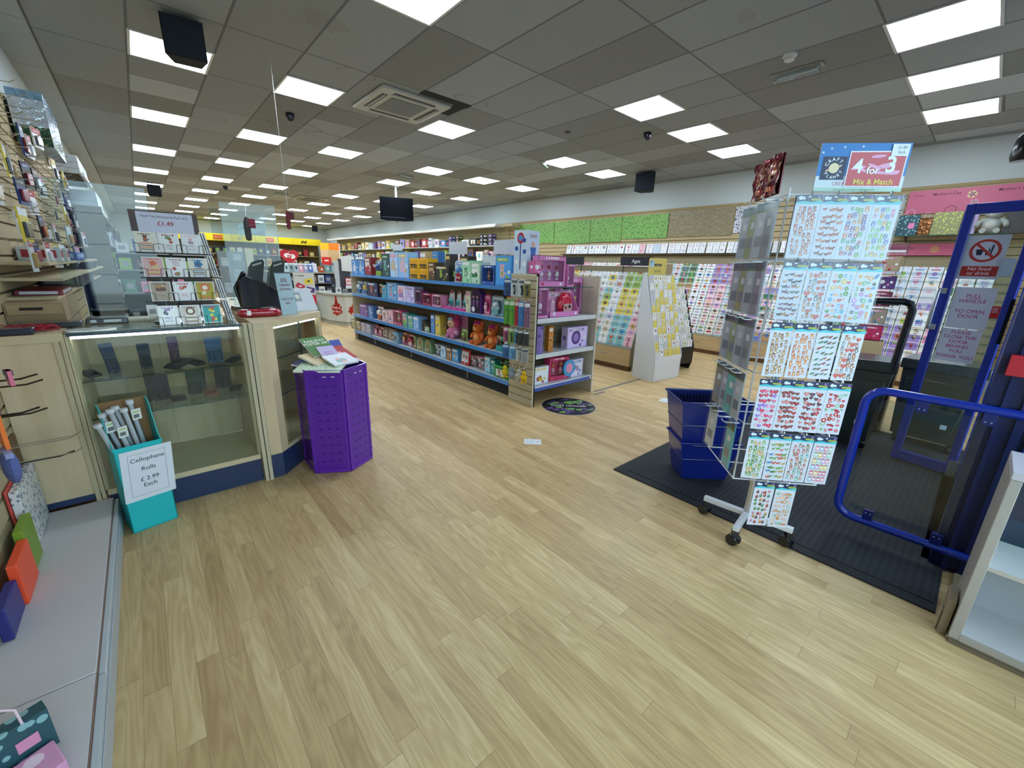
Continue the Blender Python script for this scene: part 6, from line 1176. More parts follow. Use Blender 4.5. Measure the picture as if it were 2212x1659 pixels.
# mid-floor "Ages" unit facing the left
FA = Fr((5.34, 8.4, 0), (0, -1, 0)); tiers('card_gondola', 'double card gondola topped with a black Ages sign, behind the toy end bay', FA, 5.05, .33, 1.42, 11, .42)
m = MB(); m.box((5.82, 3.35, 0), (6.3, 8.4, 1.45), '#b6a581'); o = obj('gondola_back', m, P_MATTE, smooth=False, occ=True); o.parent = [q for q in COL.objects if q.name == 'card_gondola'][0]
pockets('ages', Fr((5.34, 5.4, 0), (0, -1, 0)), 2.04, .33, 1.42, 11, .42, .148, -PI/2)
for k, (y, w, txt) in enumerate(((3.68, .56, 'Ages'), (4.95, .5, 'Ages'))):
    m = MB(); m.box((-w/2, -.006, 0), (w/2, .006, .13), '#22262b'); F = Fr((0, -.0062, 0), (1, 0, 0), (0, 0, 1))
    if txt and k == 0: m.text(F, txt, 0, .065, .075, .001, '#e6e8ea', bold=.012)
    for x in (-w*.4, w*.4): m.box((x-.005, 0, -.12), (x+.005, .005, 0), '#22262b')
    tag(obj('header_sign', m, P_PRINT, loc=(5.74, y, 1.55), rz=-PI/2), ('black sign reading Ages above the card gondola', 'plain black sign partly behind the pink toy boxes')[k], 'sign')
# wall units
WZ0, WZ1, WN = .33, 1.62, 12
tiers('card_wall_unit', 'long stepped greeting card unit along the right wall', Fr((7.86, 9.3, 0), (0, -1, 0)), 9.45, WZ0, WZ1, WN, .46)
pockets('wall', Fr((7.86, 7.5, 0), (0, -1, 0)), 7.5, WZ0, WZ1, WN, .46, .155, -PI/2)
# row of bagged cards on the ledge above
t = thing('upper_card_ledge', 'narrow black ledge carrying a row of boxed cards on the right wall', 'ledge', (0, 0, 0)); m = MB(); m.box((8.28, 1.9, 1.83), (8.395, 7.6, 1.845), '#3b3a34'); obj('ledge', m, P_MATTE, t)
kinds = [('number', 'white number card'), ('number', 'white number card'), ('number', 'white number card'), ('number', 'white number card with red digits')]
rr = random.Random(21); y = 7.42; k = 0
while y > 3.0:
    w = rr.choice((.14, .16, .17)) if k < 17 else .11; h = .205; bg = 'white' if k not in (12, 14) else ('pink' if k == 12 else 'ice blue'); kd = 'number' if k < 8 else ('heart' if k in (9, 10) else rr.choice(['words', 'flowers', 'stripes'])); fg = ('navy', 'red', 'black', 'brown')[k % 4] if k < 8 else ('red', 'rose', 'lilac')[k % 3]
    me = card_mesh(bg, fg, 'pale grey', kd, w, h, .02, seed=200+k); o = obj('boxed_card', me, None, loc=(8.32, y-w/2, 1.846), rz=-PI/2, rx=-.2); tag(o, '%s boxed card with %s %s, %s along the upper right ledge' % (bg, fg, kd, nth(k)), 'greeting card', 'boxed cards on the upper ledge'); y -= w+(.012 if k % 3 else .03); k += 1
y = 3.0
for k in range(6):
    me = card_mesh(('pale grey', 'white', 'pink')[k % 3], 'rose', 'pale grey', 'words', .1, .2, .012, seed=240+k); o = obj('boxed_card', me, None, loc=(8.32, y-k*.125, 1.846), rz=-PI/2, rx=-.2); tag(o, 'narrow boxed card near the sticker spinner, %s of the narrow ones' % nth(k), 'greeting card', 'boxed cards on the upper ledge')
# wrapping paper sheets pinned along the top
def wrapsheet(lab, y0, y1, z0, z1, mat, x=8.385):
    m = MB(); n = 10
    for k in range(n):
        a, b = y0+(y1-y0)*k/n, y0+(y1-y0)*(k+1)/n; wa, wb = .006*math.sin(k*1.3), .006*math.sin((k+1)*1.3)
        m.face([(x-wa, a, z0), (x-wa, a, z1), (x-wb, b, z1), (x-wb, b, z0)][::1], '#ffffff'); m.face([(x+.004-wa, a, z0), (x+.004-wb, b, z0), (x+.004-wb, b, z1), (x+.004-wa, a, z1)], '#ffffff')
    tag(obj('wrapping_sheet', m, mat), lab, 'wrapping paper', 'wrapping paper sheets pinned on the right wall')
for k, (a, b, z0) in enumerate(((8.75, 9.5, 2.15), (7.95, 8.73, 2.13), (6.75, 7.93, 2.10), (5.85, 6.73, 2.12), (4.72, 5.83, 2.16))): wrapsheet('green dotted wrapping paper sheet, %s from the far end of the right wall' % nth(k), a, b, z0, 2.64, WRAP_G)
wrapsheet('taupe script wrapping paper sheet pinned on the right wall', 3.42, 4.70, 2.17, 2.66, WRAP_T); wrapsheet('grey floral wrapping paper sheet left of the sticker spinner', 2.75, 3.40, 2.20, 2.65, WRAP_F); wrapsheet('grey wrapping paper with black bird marks right of the sticker spinner', 1.09, 1.9, 2.12, 2.63, WRAP_K)
m = MB(); F = Fr((8.39, 1.07, 0), (0, -1, 0)); m.fbox(F, 0, 1.2, 2.36, 2.66, 0, .006, '#cf6a86')
for u, s_, w in ((.1, 'mothers', .03), (.38, "Mother's Day", .05), (.98, "Mother's Day", .05)): m.text(F, s_, u, 2.60, w, .007, '#7c3350', bold=.01)
flower(F, m, .62, 2.57, .05, .007, '#e8c2a0', '#b96a9c'); flower(F, m, .66, 2.47, .04, .007, '#dfa6c0', '#cc9988'); tag(obj('pink_banner', m, P_PRINT, smooth=False), 'large pink Mothers Day banner on the right wall above the door', 'banner')
m = MB(); F = Fr((8.36, 1.5, 0), (0, -1, 0)); m.fbox(F, 0, 1.2, 1.80, 1.96, 0, .006, '#c8607e'); m.text(F, "Mother's Day", .5, 1.9, .05, .007, '#8a3550', bold=.01); m.disc(F, .85, 1.88, .05, .007, '#c98a6a', 10); tag(obj('pink_banner', m, P_PRINT, smooth=False), 'narrow pink banner strip above the card tiers at right', 'banner')
# glass shelf with gift bags
t = thing('glass_wall_shelf', 'glass shelf on brackets under the pink banner', 'shelf', (0, 0, 0)); m = MB(); m.box((8.10, .02, 2.045), (8.39, 1.10, 2.055), '#ffffff'); obj('shelf', m, GLASS, t, smooth=False); m = MB(); m.box((8.098, .02, 2.045), (8.10, 1.10, 2.055), '#2f5a50'); obj('polished_edge', m, P_GLOSS, t)
for y in (.2, .98): m = MB(); m.prism(Fr((0, y, 0), (1, 0, 0), (0, 0, 1)), [(8.16, 2.035), (8.39, 1.98), (8.39, 2.044), (8.16, 2.044)], 0, .012, '#16201c'); obj('bracket', m, P_METAL, t)
GB = 'gift bags on the glass wall shelf'
giftbag('gift_bag', 'teal flower patterned gift bag with pink tag on the glass shelf', (8.22, .98, 2.056), -PI/2, .22, .27, .1, WRAP_B, tagc='#e07fae', group=GB)
giftbag('gift_bag', 'small brown bottle bag between the teal and olive gift bags', (8.20, .80, 2.056), -PI/2, .12, .22, .09, P_FOIL, c='#8a5a32', group=GB)
giftbag('gift_bag', 'olive floral gift bag with black handle on the glass shelf', (8.22, .60, 2.056), -PI/2, .27, .29, .1, WRAP_Y, group=GB, handle='#1d1c22')
giftbag('gift_bag', 'lilac gift bag seen through the door glass on the wall shelf', (8.22, .38, 2.056), -PI/2, .12, .26, .1, P_PRINT, c='#b9a0cc', group=GB)
plush('plush_bear', 'grey white teddy bear seen through the top of the door glass', 'plush toy', (8.2, .19, 2.056), -PI/2, .34, '#bdbab6', '#d8d2cc', '#c9c5c0')
giftbag('gift_bag', 'dark grey smoky gift bag seen through the right of the door glass', (8.22, -.03, 2.056), -PI/2, .24, .30, .1, P_PRINT, c='#4b4548', group=GB)
# ---------------------------------------------------------------- Easter stand
t = thing('easter_card_stand', 'white cardboard floor stand of Easter cards with yellow header', 'card stand', (5.10, 2.81, 0), -.09)
W_, D_ = .62, .36; m = MB(); G = Fr((0, 0, 0), (0, 1, 0), (0, 0, 1))
for x in (0, W_-.006): m.prism(Fr((x, 0, 0), (0, 1, 0), (0, 0, 1)), [(0, 0), (D_, 0), (D_, 1.44), (D_-.05, 1.46), (D_-.07, 1.42), (.0, .36)], 0, .006, '#dfe3e8')
m.box((0, 0, 0), (W_, .006, .33), '#e2e6ea'); m.box((0, D_-.006, 0), (W_, D_, 1.44), '#d9dde2'); m.box((0, -.004, .27), (W_, .0, .335), '#e6e9ed'); obj('body', m, P_PRINT, t, smooth=False, occ=True)
m = MB(); n = 11
for k in range(n): y0 = .01+k*(D_-.1)/n; z0 = .30+k*.098; m.box((.008, y0, z0), (W_-.008, y0+.02, z0+.01), '#e9ebee')
obj('pocket_step', m, P_PRINT, t, smooth=False); m = MB(); F = Fr((0, D_-.02, 1.40), (1, 0, 0), (0, 0, 1)); m.prism(F, [(.08, 0), (.48, 0), (.48, .23), (.46, .25), (.10, .25), (.08, .23)], 0, .006, '#dcc76a')
m.rect(F, .2, .145, .36, .175, .007, '#26282c'); m.text(F, 'handwritten', .28, .160, .022, .008, '#e9e4d0', bold=.01); m.text(F, 'EASTER', .28, .075, .045, .007, '#3f4a3c', bold=.004); m.rect(F, .1, .13, .19, .22, .007, '#a9cbe2'); m.rect(F, .11, .19, .14, .21, .008, '#2f6a9c'); m.box((.50, D_-.01, 1.38), (.66, D_-.004, 1.58), '#a8906c'); obj('header_board', m, P_PRINT, t, smooth=False)
m = MB(); m.box((-.05, -.03, .30), (.04, -.026, .42), '#dfe3e8'); obj('side_flap', m, P_PRINT, t, smooth=False)
EC = [('yellow', 'cream', 'green'), ('white', 'yellow', 'tan'), ('cream', 'gold', 'green'), ('pale grey', 'lilac', 'yellow'), ('white', 'ice blue', 'green'), ('yellow', 'white', 'gold'), ('white', 'pink', 'brown')]
M4 = Matrix.Translation((5.10, 2.81, 0)) @ Matrix.Rotation(-.09, 4, 'Z'); rr = random.Random(31)
for k in range(11):
    for c_ in range(6):
        p = M4 @ Vector((.06+c_*.10, .012+k*(D_-.1)/11, .311+k*.098)); b = EC[rr.randrange(7)] if not (k > 3 and c_ > 0) else EC[rr.choice((0, 1, 2, 5))]; kd = rr.choice(['animal', 'flowers', 'bird', 'disc', 'words'])
        o = obj('easter_card', card_mesh(b[0], b[1], b[2], kd, .088, .135, .006, seed=300+rr.randrange(3)), None, loc=p, rz=-.09, rx=-.1)
        tag(o, '%s Easter card, %s tier from below, %s from left in the white stand' % (b[0], nth(k), nth(c_)), 'greeting card', 'Easter cards in the white stand')
# black based stand behind it
t = thing('black_card_stand', 'black based card stand just behind the white Easter stand', 'card stand', (5.86, 2.98, 0), -.2); m = MB()
for x in (0, .50): m.prism(Fr((x, 0, 0), (0, 1, 0), (0, 0, 1)), [(.04, 0), (.36, 0), (.36, 1.22), (.3, 1.22), (0, .36), (0, .12)], 0, .01, '#1b1c1e')
m.box((0, .0, .1), (.51, .01, .36), '#1b1c1e'); m.box((0, .35, 0), (.51, .36, 1.22), '#1b1c1e'); obj('body', m, P_PRINT, t, smooth=False, occ=True); M5 = Matrix.Translation((5.86, 2.98, 0)) @ Matrix.Rotation(-.2, 4, 'Z')
for k in range(9):
    for c_ in range(4):
        p = M5 @ Vector((.075+c_*.12, .02+k*.034, .33+k*.098)); b = ('white', 'pale grey', 'cream')[(k+c_) % 3]
        o = obj('easter_card', card_mesh(b, ('gold', 'tan', 'green')[(k*2+c_) % 3], 'pale grey', ('animal', 'scene', 'words')[(k+2*c_) % 3], .11, .135, .006, seed=330), None, loc=p, rz=-.2, rx=-.1); tag(o, '%s card, %s tier from below, %s from left in the black stand' % (b, nth(k), nth(c_)), 'greeting card', 'cards in the black stand')
# clear tower of boxed gifts right of the spinner
t = thing('acrylic_gift_tower', 'clear acrylic tower rack of boxed gifts behind the grey trolley', 'display rack', (6.1, .82, 0), -PI/2+.15); m = MB()
for x in (-.15, .145): m.box((x, -.1, .80), (x+.005, .1, 1.82), '#ffffff')
for k in range(6): m.box((-.15, -.1, .80+k*.185), (.15, .1, .806+k*.185), '#ffffff')
m.box((-.15, -.1, 1.73), (.15, -.095, 1.83), '#ffffff'); obj('rack', m, ACRYL, t, smooth=False); m = MB(); m.box((-.16, -.11, 0), (.16, .11, .80), '#b9a47c'); obj('base', m, P_MATTE, t, smooth=False); m = MB(); m.box((-.1, -.102, 1.74), (.13, -.1, 1.76), '#e6ebee'); m.box((-.15, -.104, 1.50), (.15, -.1, 1.512), '#d0cc9a'); obj('label_strip', m, P_PRINT, t)
for k, (c, c1, nm) in enumerate((('#b01a4c', 'red', 'crimson'), ('#8d7f6c', 'blue', 'brown and blue'), ('#6b2436', 'rose', 'dark red'), ('#4a2a66', 'white', 'purple'), ('#a08a6c', 'red', 'tan floral'))):
    toybox('boxed_gift', '%s boxed gift, %s from the bottom of the clear tower' % (nm, nth(k)), 'boxed gift', (6.1, .82, .808+k*.185), -PI/2+.15, .24, .155, .15, c, 'flowers', c1, 'rose', 'boxed gifts in the clear tower', 400+k)
# black stack of small boxes above the end bay (far side, on the wall shelf)
for k in range(12):
    r_, c_ = divmod(k, 6); m = MB(); m.box((-.04, -.04, 0), (.04, .04, .085), '#1a1b20'); F = Fr((0, -.041, 0), (1, 0, 0), (0, 0, 1)); m.disc(F, 0, .045, .024, 0, '#b9bdc4', 10)
    tag(obj('small_black_box', m, P_GLOSS, loc=(5.70, 6.35-c_*.088-r_*.02, 1.545+r_*.087), rz=-PI/2, smooth=False), 'small black gift box, %s row, %s from left on the card gondola top' % (('lower', 'upper')[r_], nth(c_)), 'gift box', 'small black boxes on the card gondola')
# ================================================================ STICKER SPINNER
SP = thing('sticker_spinner', 'white wire spinner stand on castors full of craft sticker sheets by the entrance mat', 'spinner stand', (2.475, .66, 0), -.85)
m = MB()
for a, L in ((.85+.1, .20), (.85+.1+PI/2, .24), (.85+.1+PI, .22), (.85+.1-PI/2, .235)):
    c_, s_ = math.cos(a), math.sin(a); G = Fr((0, 0, 0), (c_, s_, 0), (0, 0, 1)); m.fbox(G, 0.0, L, .095, .125, -.016, .016, '#dfe2e6')
obj('base_frame', m, P_WHITE, SP, bev=.003)
for a, L in ((.85+.1, .20), (.85+.1+PI/2, .24), (.85+.1+PI, .22), (.85+.1-PI/2, .235)):
    c_, s_ = math.cos(a)*(L-.015), math.sin(a)*(L-.015); m = MB(); m.lathe((c_-.012, s_, .033), [(0, -.012), (.03, -.012), (.033, -.006), (.033, .006), (.03, .012), (0, .012)], '#17181b', 18, axis=(.8, .6, 0)); m.lathe((c_+.012, s_+.016, .033), [(0, -.010), (.03, -.010), (.033, -.004), (.033, .004), (.03, .01), (0, .01)], '#17181b', 18, axis=(.8, .6, 0)); m.box((c_-.014, s_-.012, .04), (c_+.016, s_+.02, .095), '#202226'); obj('castor', m, P_GLOSS, SP)
m = MB(); m.tube([(0, 0, .1), (0, 0, 1.82)], .018, '#c9cdd2', 12); obj('pole', m, P_METAL, SP)
HW = .202; ROWZ = [1.80, 1.532, 1.264, .996, .728]; m = MB()
for sx in (-1, 1):
    for sy in (-1, 1): m.tube([(sx*HW, sy*HW, .43), (sx*HW, sy*HW, 1.84)], .0045, '#e6e9ec', 8)
for z in [.43]+[z+.012 for z in ROWZ]:
    m.tube([(-HW, -HW, z), (HW, -HW, z), (HW, HW, z), (-HW, HW, z)], .0035, '#e6e9ec', 6, closed=True)
    m.tube([(-HW, 0, z), (HW, 0, z)], .003, '#e6e9ec', 6)
obj('wire_cage', m, P_WHITE, SP)
hk = MB(); hk.tube([(0, 0, 0), (0, -.075, 0), (0, -.09, .012), (0, -.085, .018)], .0022, '#e3e7ea', 6); hk.tube([(.012, 0, 0), (.012, -.07, -.001), (0, -.09, .012)], .0016, '#e3e7ea', 5); hkm4 = hk.mesh('hook'); hkm4.materials.append(P_METAL)
def shook(x, y, z, rz=0):
    o = bpy.data.objects.new('hook', hkm4); COL.objects.link(o); o.parent = SP; o.location = (x, y, z); o.rotation_euler = (0, 0, rz)
RED = ['#c0492f', '#b8562e', '#8c4a34', '#d17a4a']; MIX = ['#3f9c8a', '#d8a03a', '#c04a5c', '#5f6ab0', '#8a4a8c', '#6aa84a', '#e0893c']; HRT = ['#c93a5c', '#d86a8c', '#a82f44', '#8f6ac0', '#e09ab4']; HRD = ['#a8403c', '#8c3434', '#c07a72', '#7a3a30']
PET = ['#a8673c', '#5a5a60', '#8a8f96', '#c98c5c']; DOG = ['#9a4a2c', '#3a2c28', '#c98a3c', '#7a3a54', '#2c3a30']; FROG = ['#5f9c3c', '#78b04a', '#3f7f3c', '#c9a23c']; PAST = ['#e6a0b4', '#9ac0dc', '#c9a6dc', '#a6d6b4', '#e9c96a', '#de7f94']
ART = [[('critter', RED, 'red and brown woodland animal'), ('run', RED, 'running fox'), ('owl', MIX, 'colourful small owl'), ('owl', ['#8fb83c', '#d87aa8', '#d8a03a', '#5f7ac0', '#7ac07a'], 'bright big owl')],
       [('run', DOG, 'many coloured dog'), ('pets', PET, 'cat and dog with hearts'), ('mix', ['#e0605c', '#5fb0d8', '#e9b08a', '#5f9c5c', '#e6c24a'], 'beach food and people'), ('mix', ['#5f8fc0', '#e9a04a', '#7ab07a', '#30343c', '#c98ad0'], 'rainbow and animal mix')],
       [('critter', ['#a8763c', '#b88a4a', '#8f5a2c'], 'brown bear'), ('critter', ['#d8792c', '#e08a3c', '#c9692a'], 'orange tiger'), ('bird', ['#8c4a3c', '#3f7a5c', '#5f8f6a', '#a8563c'], 'garden bird'), ('pets', PET, 'second cat and dog with hearts')],
       [('heart', HRT, 'pink and red heart'), ('heart', HRD, 'dusky red heart'), ('heart', HRD+['#5a2f34'], 'dark red swirling heart'), ('mix', ['#c92f3c', '#d85a64', '#b8303a', '#8fc0a0'], 'red love message')],
       [('critter', FROG, 'green frog'), ('run', FROG+['#3f8fc0', '#d85a3c'], 'green lizard and crocodile'), ('critter', ['#8a6a4a', '#5fb0a0', '#c0605c', '#c98c5c'], 'party animal'), ('jar', PAST, 'pastel jam jar')],
       [('lolly', ['#c0493c', '#7a4a3a', '#e0a0b0', '#5a9c6a', '#e0a04a'], 'ice lolly and cake'), ('mix', ['#d8906c', '#9ac0b4', '#c9a07c', '#e0b8a0'], 'pale coral sea life')]]
def sheet(kind, cols, seed, w=.097, h=.255):
    rr = random.Random(seed); m = MB(); F = Fr((0, 0, 0), (1, 0, 0), (0, 0, 1)); m.fbox(F, -w/2, w/2, -h, 0, -.0015, 0, '#d3d6e0'); a = .0006
    m.rect(F, -w/2, -.034, w/2, 0, a, '#263257'); m.flat(F, [(-w/2, -.036), (w/2, -.036), (w/2, -.022), (w*.1, -.029), (-w*.2, -.024), (-w/2, -.03)], a*1.5, '#4fc4d0'); m.rect(F, w*.08, -.024, w*.46, -.015, a*2, '#a8b04a')
    m.disc(F, -w*.34, -.013, .009, a*2, '#dfe7ea', 12, ry=.008); m.disc(F, -w*.22, -.014, .006, a*2, '#dfe7ea', 10); m.disc(F, w*.38, -.009, .006, a*2, '#7f6ab0', 8); m.disc(F, 0, -.009, .006, a*2.5, '#e8eaee', 8, ry=.003)
    nx, ny = (4, 8) if kind in ('critter', 'owl', 'heart', 'jar') else (4, 8)
    if kind == 'jar': nx, ny = 4, 6
    for j in range(ny):
        for i in range(nx):
            u = -w*.40+w*.8*(i+.5)/nx+(0 if kind == 'jar' else rr.uniform(-.004, .004)); v = -.046-(h-.056)*(j+.5)/ny+(0 if kind == 'jar' else rr.uniform(-.005, .005)); c = rr.choice(cols); c2 = rr.choice(['#f0e2cc', '#e9d0b4', '#f2f0ea']); r = rr.uniform(.009, .0145); q = a+.00012*((i+j) % 3)
            if kind == 'critter': critter(F, m, u, v, r*.95, q, c, c2, rr.choice('pr'), rr)
            elif kind == 'owl': owl(F, m, u, v, r*1.0, q, c, c2)
            elif kind == 'run': runner(F, m, u, v, r*.95, q, c)
            elif kind == 'bird': bird(F, m, u, v, r*1.05, q, c, rr.choice(cols))
            elif kind == 'heart': heart(F, m, u, v, r*.95, q, c, rr.uniform(-.4, .4)); heart(F, m, u, v, r*.5, q+.0004, tuple(min(1, x*1.7+.05) for x in col(c)), 0)
            elif kind == 'jar': m.rect(F, u-.0085, v-.013, u+.0085, v+.008, q, c); m.rect(F, u-.007, v+.008, u+.007, v+.013, q, '#b8766c'); m.rect(F, u-.006, v-.006, u+.006, v+.003, q+.0004, '#f0e9ea')
            elif kind == 'lolly': m.disc(F, u, v+.003, .0065, q, c, 10, ry=.009); m.rect(F, u-.0065, v-.005, u+.0065, v+.003, q, c); m.rect(F, u-.0012, v-.012, u+.0012, v-.005, q, '#d8b88a'); m.disc(F, u-.002, v+.005, .0022, q+.0004, '#f0e6e0', 6)
            elif kind == 'pets': (heart(F, m, u, v, r*1.1, q, '#cf6a5c') if rr.random() < .2 else critter(F, m, u, v, r*.95, q, c, c2, rr.choice('pr'), rr))
            else:
                k = rr.randrange(5)
                if k == 0: m.disc(F, u, v, r*.8, q, c, 12); m.disc(F, u, v, r*.35, q+.0004, '#efe6e4', 8)
                elif k == 1: flower(F, m, u, v, r*.8, q, c)
                elif k == 2: critter(F, m, u, v, r*.85, q, c, c2, 'r', rr)
                elif k == 3: m.disc(F, u, v, r, q, c, 10, ry=r*.5, rot=rr.uniform(-1, 1))
                else: heart(F, m, u, v, r*.7, q, c)
    return m
SG = 'sticker sheets on the front of the spinner'; PX = [-.151, -.05, .05, .151]
Ms = Matrix.Translation((2.475, .66, 0)) @ Matrix.Rotation(-.85, 4, 'Z')
def onspin(p): return tuple(Ms @ Vector(p))
for r, z in enumerate(ROWZ+[.462]):
    for c_, (kd, cols, nm) in enumerate(ART[r]):
        x = PX[c_] if r < 5 else PX[c_]+.075; shook(x, -HW, z-.004)
        for q in ((0, 1) if (r, c_) in ((0, 0), (0, 3), (4, 3), (3, 1)) else (0,)):
            t = thing('sticker_sheet', nm+' sticker sheet'+(', rear one' if q else '')+', %s row, %s from left, spinner front' % (('top', 'second', 'third', 'fourth', 'fifth', 'bottom')[r], nth(c_)), 'sticker sheet', onspin((x+.004*q, -HW-.075+.02*q, z)), -.85+.05*((c_*3+r) % 3-1), SG)
            obj('sheet', sheet(kd, cols, r*10+c_), P_PRINT, t, smooth=False, rx=.02)
            if q == 0 and r in (0, 1) and c_ in (0, 1, 2, 3): m = MB(); m.box((-.052, -.006, -.262), (.052, -.0045, .0), '#ffffff'); obj('clear_sleeve', m, FILM, t, smooth=False)
# side packs, hanging on the left face
for r, z in enumerate(ROWZ):
    for k in range(4):
        y = -.148+k*.09; shook(-HW, y, z-.004, -PI/2)
        if r == 4 and k in (1, 2): continue
        c = ('#8f939c', '#b4b8c4', '#9aa06a', '#a8acb6')[k] if r < 3 else ('#5fb0b4', '#a7acb4', '#8f8478', '#b9bcc0')[(k+r) % 4]
        t = thing('craft_pack', 'grey backed craft pack on the spinner side, %s row, %s from front' % (('top', 'second', 'third', 'fourth', 'fifth')[r], nth(k)), 'craft pack', onspin((-HW-.035, y, z)), -.85-PI/2+.1*(k % 2), 'packs on the side of the sticker spinner'); m = MB(); F = Fr((0, 0, 0), (1, 0, 0), (0, 0, 1)); m.fbox(F, -.05, .05, -.25, 0, -.004, 0, c); m.rect(F, -.05, -.035, .05, 0, .0006, '#37424a' if r != 0 else '#2a6a72'); m.rect(F, -.05, -.045, .05, -.035, .0006, '#5a6a30')
        m.rect(F, -.03, -.2, .03, -.15, .0006, '#7a7d86'); m.rect(F, -.02, -.11, .02, -.08, .0006, '#d2d4da')
        G = Fr((0, .004, 0), (-1, 0, 0), (0, 0, 1)); m.rect(G, -.03, -.2, .03, -.15, .0006, '#6a6d76'); obj('card', m, P_GLOSS, t, smooth=False); m = MB(); m.box((-.052, -.012, -.255), (.052, .008, .002), '#ffffff'); obj('clear_sleeve', m, FILM, t, smooth=False)
# header
t = thing('spinner_header', 'blue spinner header with ringed planet and red 4 for 3 Mix and Match card', 'sign', onspin((0, -HW, 1.825)), -.85); m = MB(); F = Fr((0, -.004, 0), (1, 0, 0), (0, 0, 1)); m.box((-.11, -.004, 0), (.235, .0, .185), '#d3e3ea')
m.rect(F, -.11, .06, .235, .185, .0005, '#2f7fc8'); m.rect(F, -.11, 0, .235, .014, .0005, '#b4d8c8'); m.rect(F, -.095, .045, .0, .135, .001, '#1c2c50')
for k, ch in enumerate('CRAFT'): a = math.radians(155-27*k); m.text(F, ch, -.047+.033*math.cos(a), .09+.034*math.sin(a), .019, .0016, '#e6eaee', bold=.02, rot=a-PI/2)
for k, ch in enumerate('PLANET'): a = math.radians(215+24*k); m.text(F, ch, -.047+.034*math.cos(a), .09+.036*math.sin(a), .017, .0016, '#e6eaee', bold=.02, rot=a+PI/2)
m.disc(F, -.047, .09, .034, .0013, '#e0b49a', 20, ry=.006, rot=.35); m.disc(F, -.047, .09, .02, .0018, '#ecdcb4', 20); m.text(F, 'CREATE', -.005, .03, .02, .001, '#d88a9a', bold=0)
for u, v in ((-.07, .165), (-.02, .17), (.05, .172), (-.1, .15)): star(F, m, u, v, .006, .001, '#dfe9f2')
m.text(F, 'Get creative at www.craftplanet.com', .05, .007, .011, .0011, '#5a8a5c'); obj('board', m, P_PRINT, t, smooth=False)
m = MB(); m.rect(F, .005, .018, .225, .155, .003, '#e6e2e8'); m.rect(F, .01, .022, .22, .15, .0034, '#c0142c'); rr = random.Random(9)
for k in range(9): u = rr.uniform(.03, .2); v = rr.uniform(.07, .14); m.disc(F, u, v, .03, .0036+.00003*k, '#e39ac4', 9, ry=.006, rot=rr.uniform(-.5, .5))
m.text(F, '4', .045, .095, .075, .0045, '#e6edf4', bold=.025); m.text(F, 'for', .105, .08, .04, .0045, '#e6edf4', bold=.02); m.text(F, '3', .170, .10, .085, .0045, '#e6edf4', bold=.025); m.text(F, 'Mix & Match', .115, .036, .030, .0045, '#e6c83c', bold=.02)
m.rect(F, .16, .135, .225, .18, .005, '#dbe6ee'); m.text(F, '£1.89', .197, .166, .015, .0056, '#4a505c'); m.text(F, 'Each', .197, .149, .014, .0056, '#4a505c'); obj('offer_card', m, P_GLOSS, t, smooth=False)
m = MB(); G = Fr((-HW-.005, .10, 0), (0, -1, 0), (0, 0, 1)); n = 12
for i in range(n):
    for j in range(8):
        P = [(.27*a/n-.06, .175*b/8) for a, b in ((i, j), (i+1, j), (i+1, j+1), (i, j+1))]; q = lambda u, v: .018*math.sin(u*60+v*33)*math.sin(v*50)*.5
        m.face([G.p(u, v, .012+q(u, v)) for u, v in P], ('#6a1420', '#8a2a26', '#a8603c', '#c9a08c', '#5a1018')[(i*3+j*5+i*j) % 5])
m.fbox(G, -.06, .21, 0, .175, -.004, 0, '#5a1420'); tag(obj('foil_sheet', m, P_FOIL, loc=onspin((0, 0, 1.83)), rz=-.85, smooth=False), 'crumpled dark red foil sheet on the left side of the spinner top', 'foil')
# ================================================================ BASKETS, GATE, DISPLAY UNIT, TROLLEYS
def basket(lab, z, zt, loc, rz, s=1.0):
    t = thing('shopping_basket', lab, 'shopping basket', (loc[0], loc[1], z), rz, 'blue shopping baskets on the mat'); w0, d0, w1, d1 = .17*s, .12*s, .225*s, .155*s; th = .006; bl, dk = '#13267e', '#0c1a5c'
    def ring(w, d, zz): return [(-w, -d, zz), (w, -d, zz), (w, d, zz), (-w, d, zz)]
    m = MB(); A, B = ring(w0, d0, 0), ring(w1, d1, zt); Ai, Bi = ring(w0-th, d0-th, th), ring(w1-th, d1-th, zt)
    for k in range(4): q = (k+1) % 4; m.face([A[k], A[q], B[q], B[k]], bl); m.face([Ai[q], Ai[k], Bi[k], Bi[q]], dk); m.face([B[k], B[q], Bi[q], Bi[k]], bl)
    m.face(Ai, dk); m.face(A[::-1], bl); obj('tub', m, P_GLOSS, t, smooth=False, bev=.004); m = MB()
    m.tube([(a*1.01, b*1.01, zt) for a, b, _ in ring(w1+.004, d1+.004, 0)], .008, bl, 8, closed=True); m.tube([(a, b, zt*.55) for a, b, _ in ring((w0+w1)/2+.004, (d0+d1)/2+.004, 0)], .004, dk, 6, closed=True); obj('rim', m, P_GLOSS, t)
    m = MB()
    for k in range(18):
        u = -w1*.85+k*w1*.1; m.box((u, d1*.93-.012, zt*.72), (u+.007, d1*.93-.006, zt*.93), '#060e3a'); m.box((u*.9, -d1*.93-.004, zt*.35), (u*.9+.007, -d1*.93+.002, zt*.55), '#060e3a') if False else None
    obj('vent_slots', m, P_MATTE, t); m = MB(); m.tube([(-w1, 0, zt-.01), (-w1*.98, -d1*.9, zt-.02), (0, -d1*1.04, zt-.015), (w1*.98, -d1*.9, zt-.02), (w1, 0, zt-.01)], .006, '#0e1c66', 8); obj('handle', m, P_GLOSS, t); return t
basket('lower dark blue shopping basket of the stack on the entrance mat', .013, .29, (2.955, 1.17), -.75, .93); basket('upper dark blue shopping basket nested in the lower one on the mat', .225, .385, (2.95, 1.18), -.75, 1.06)
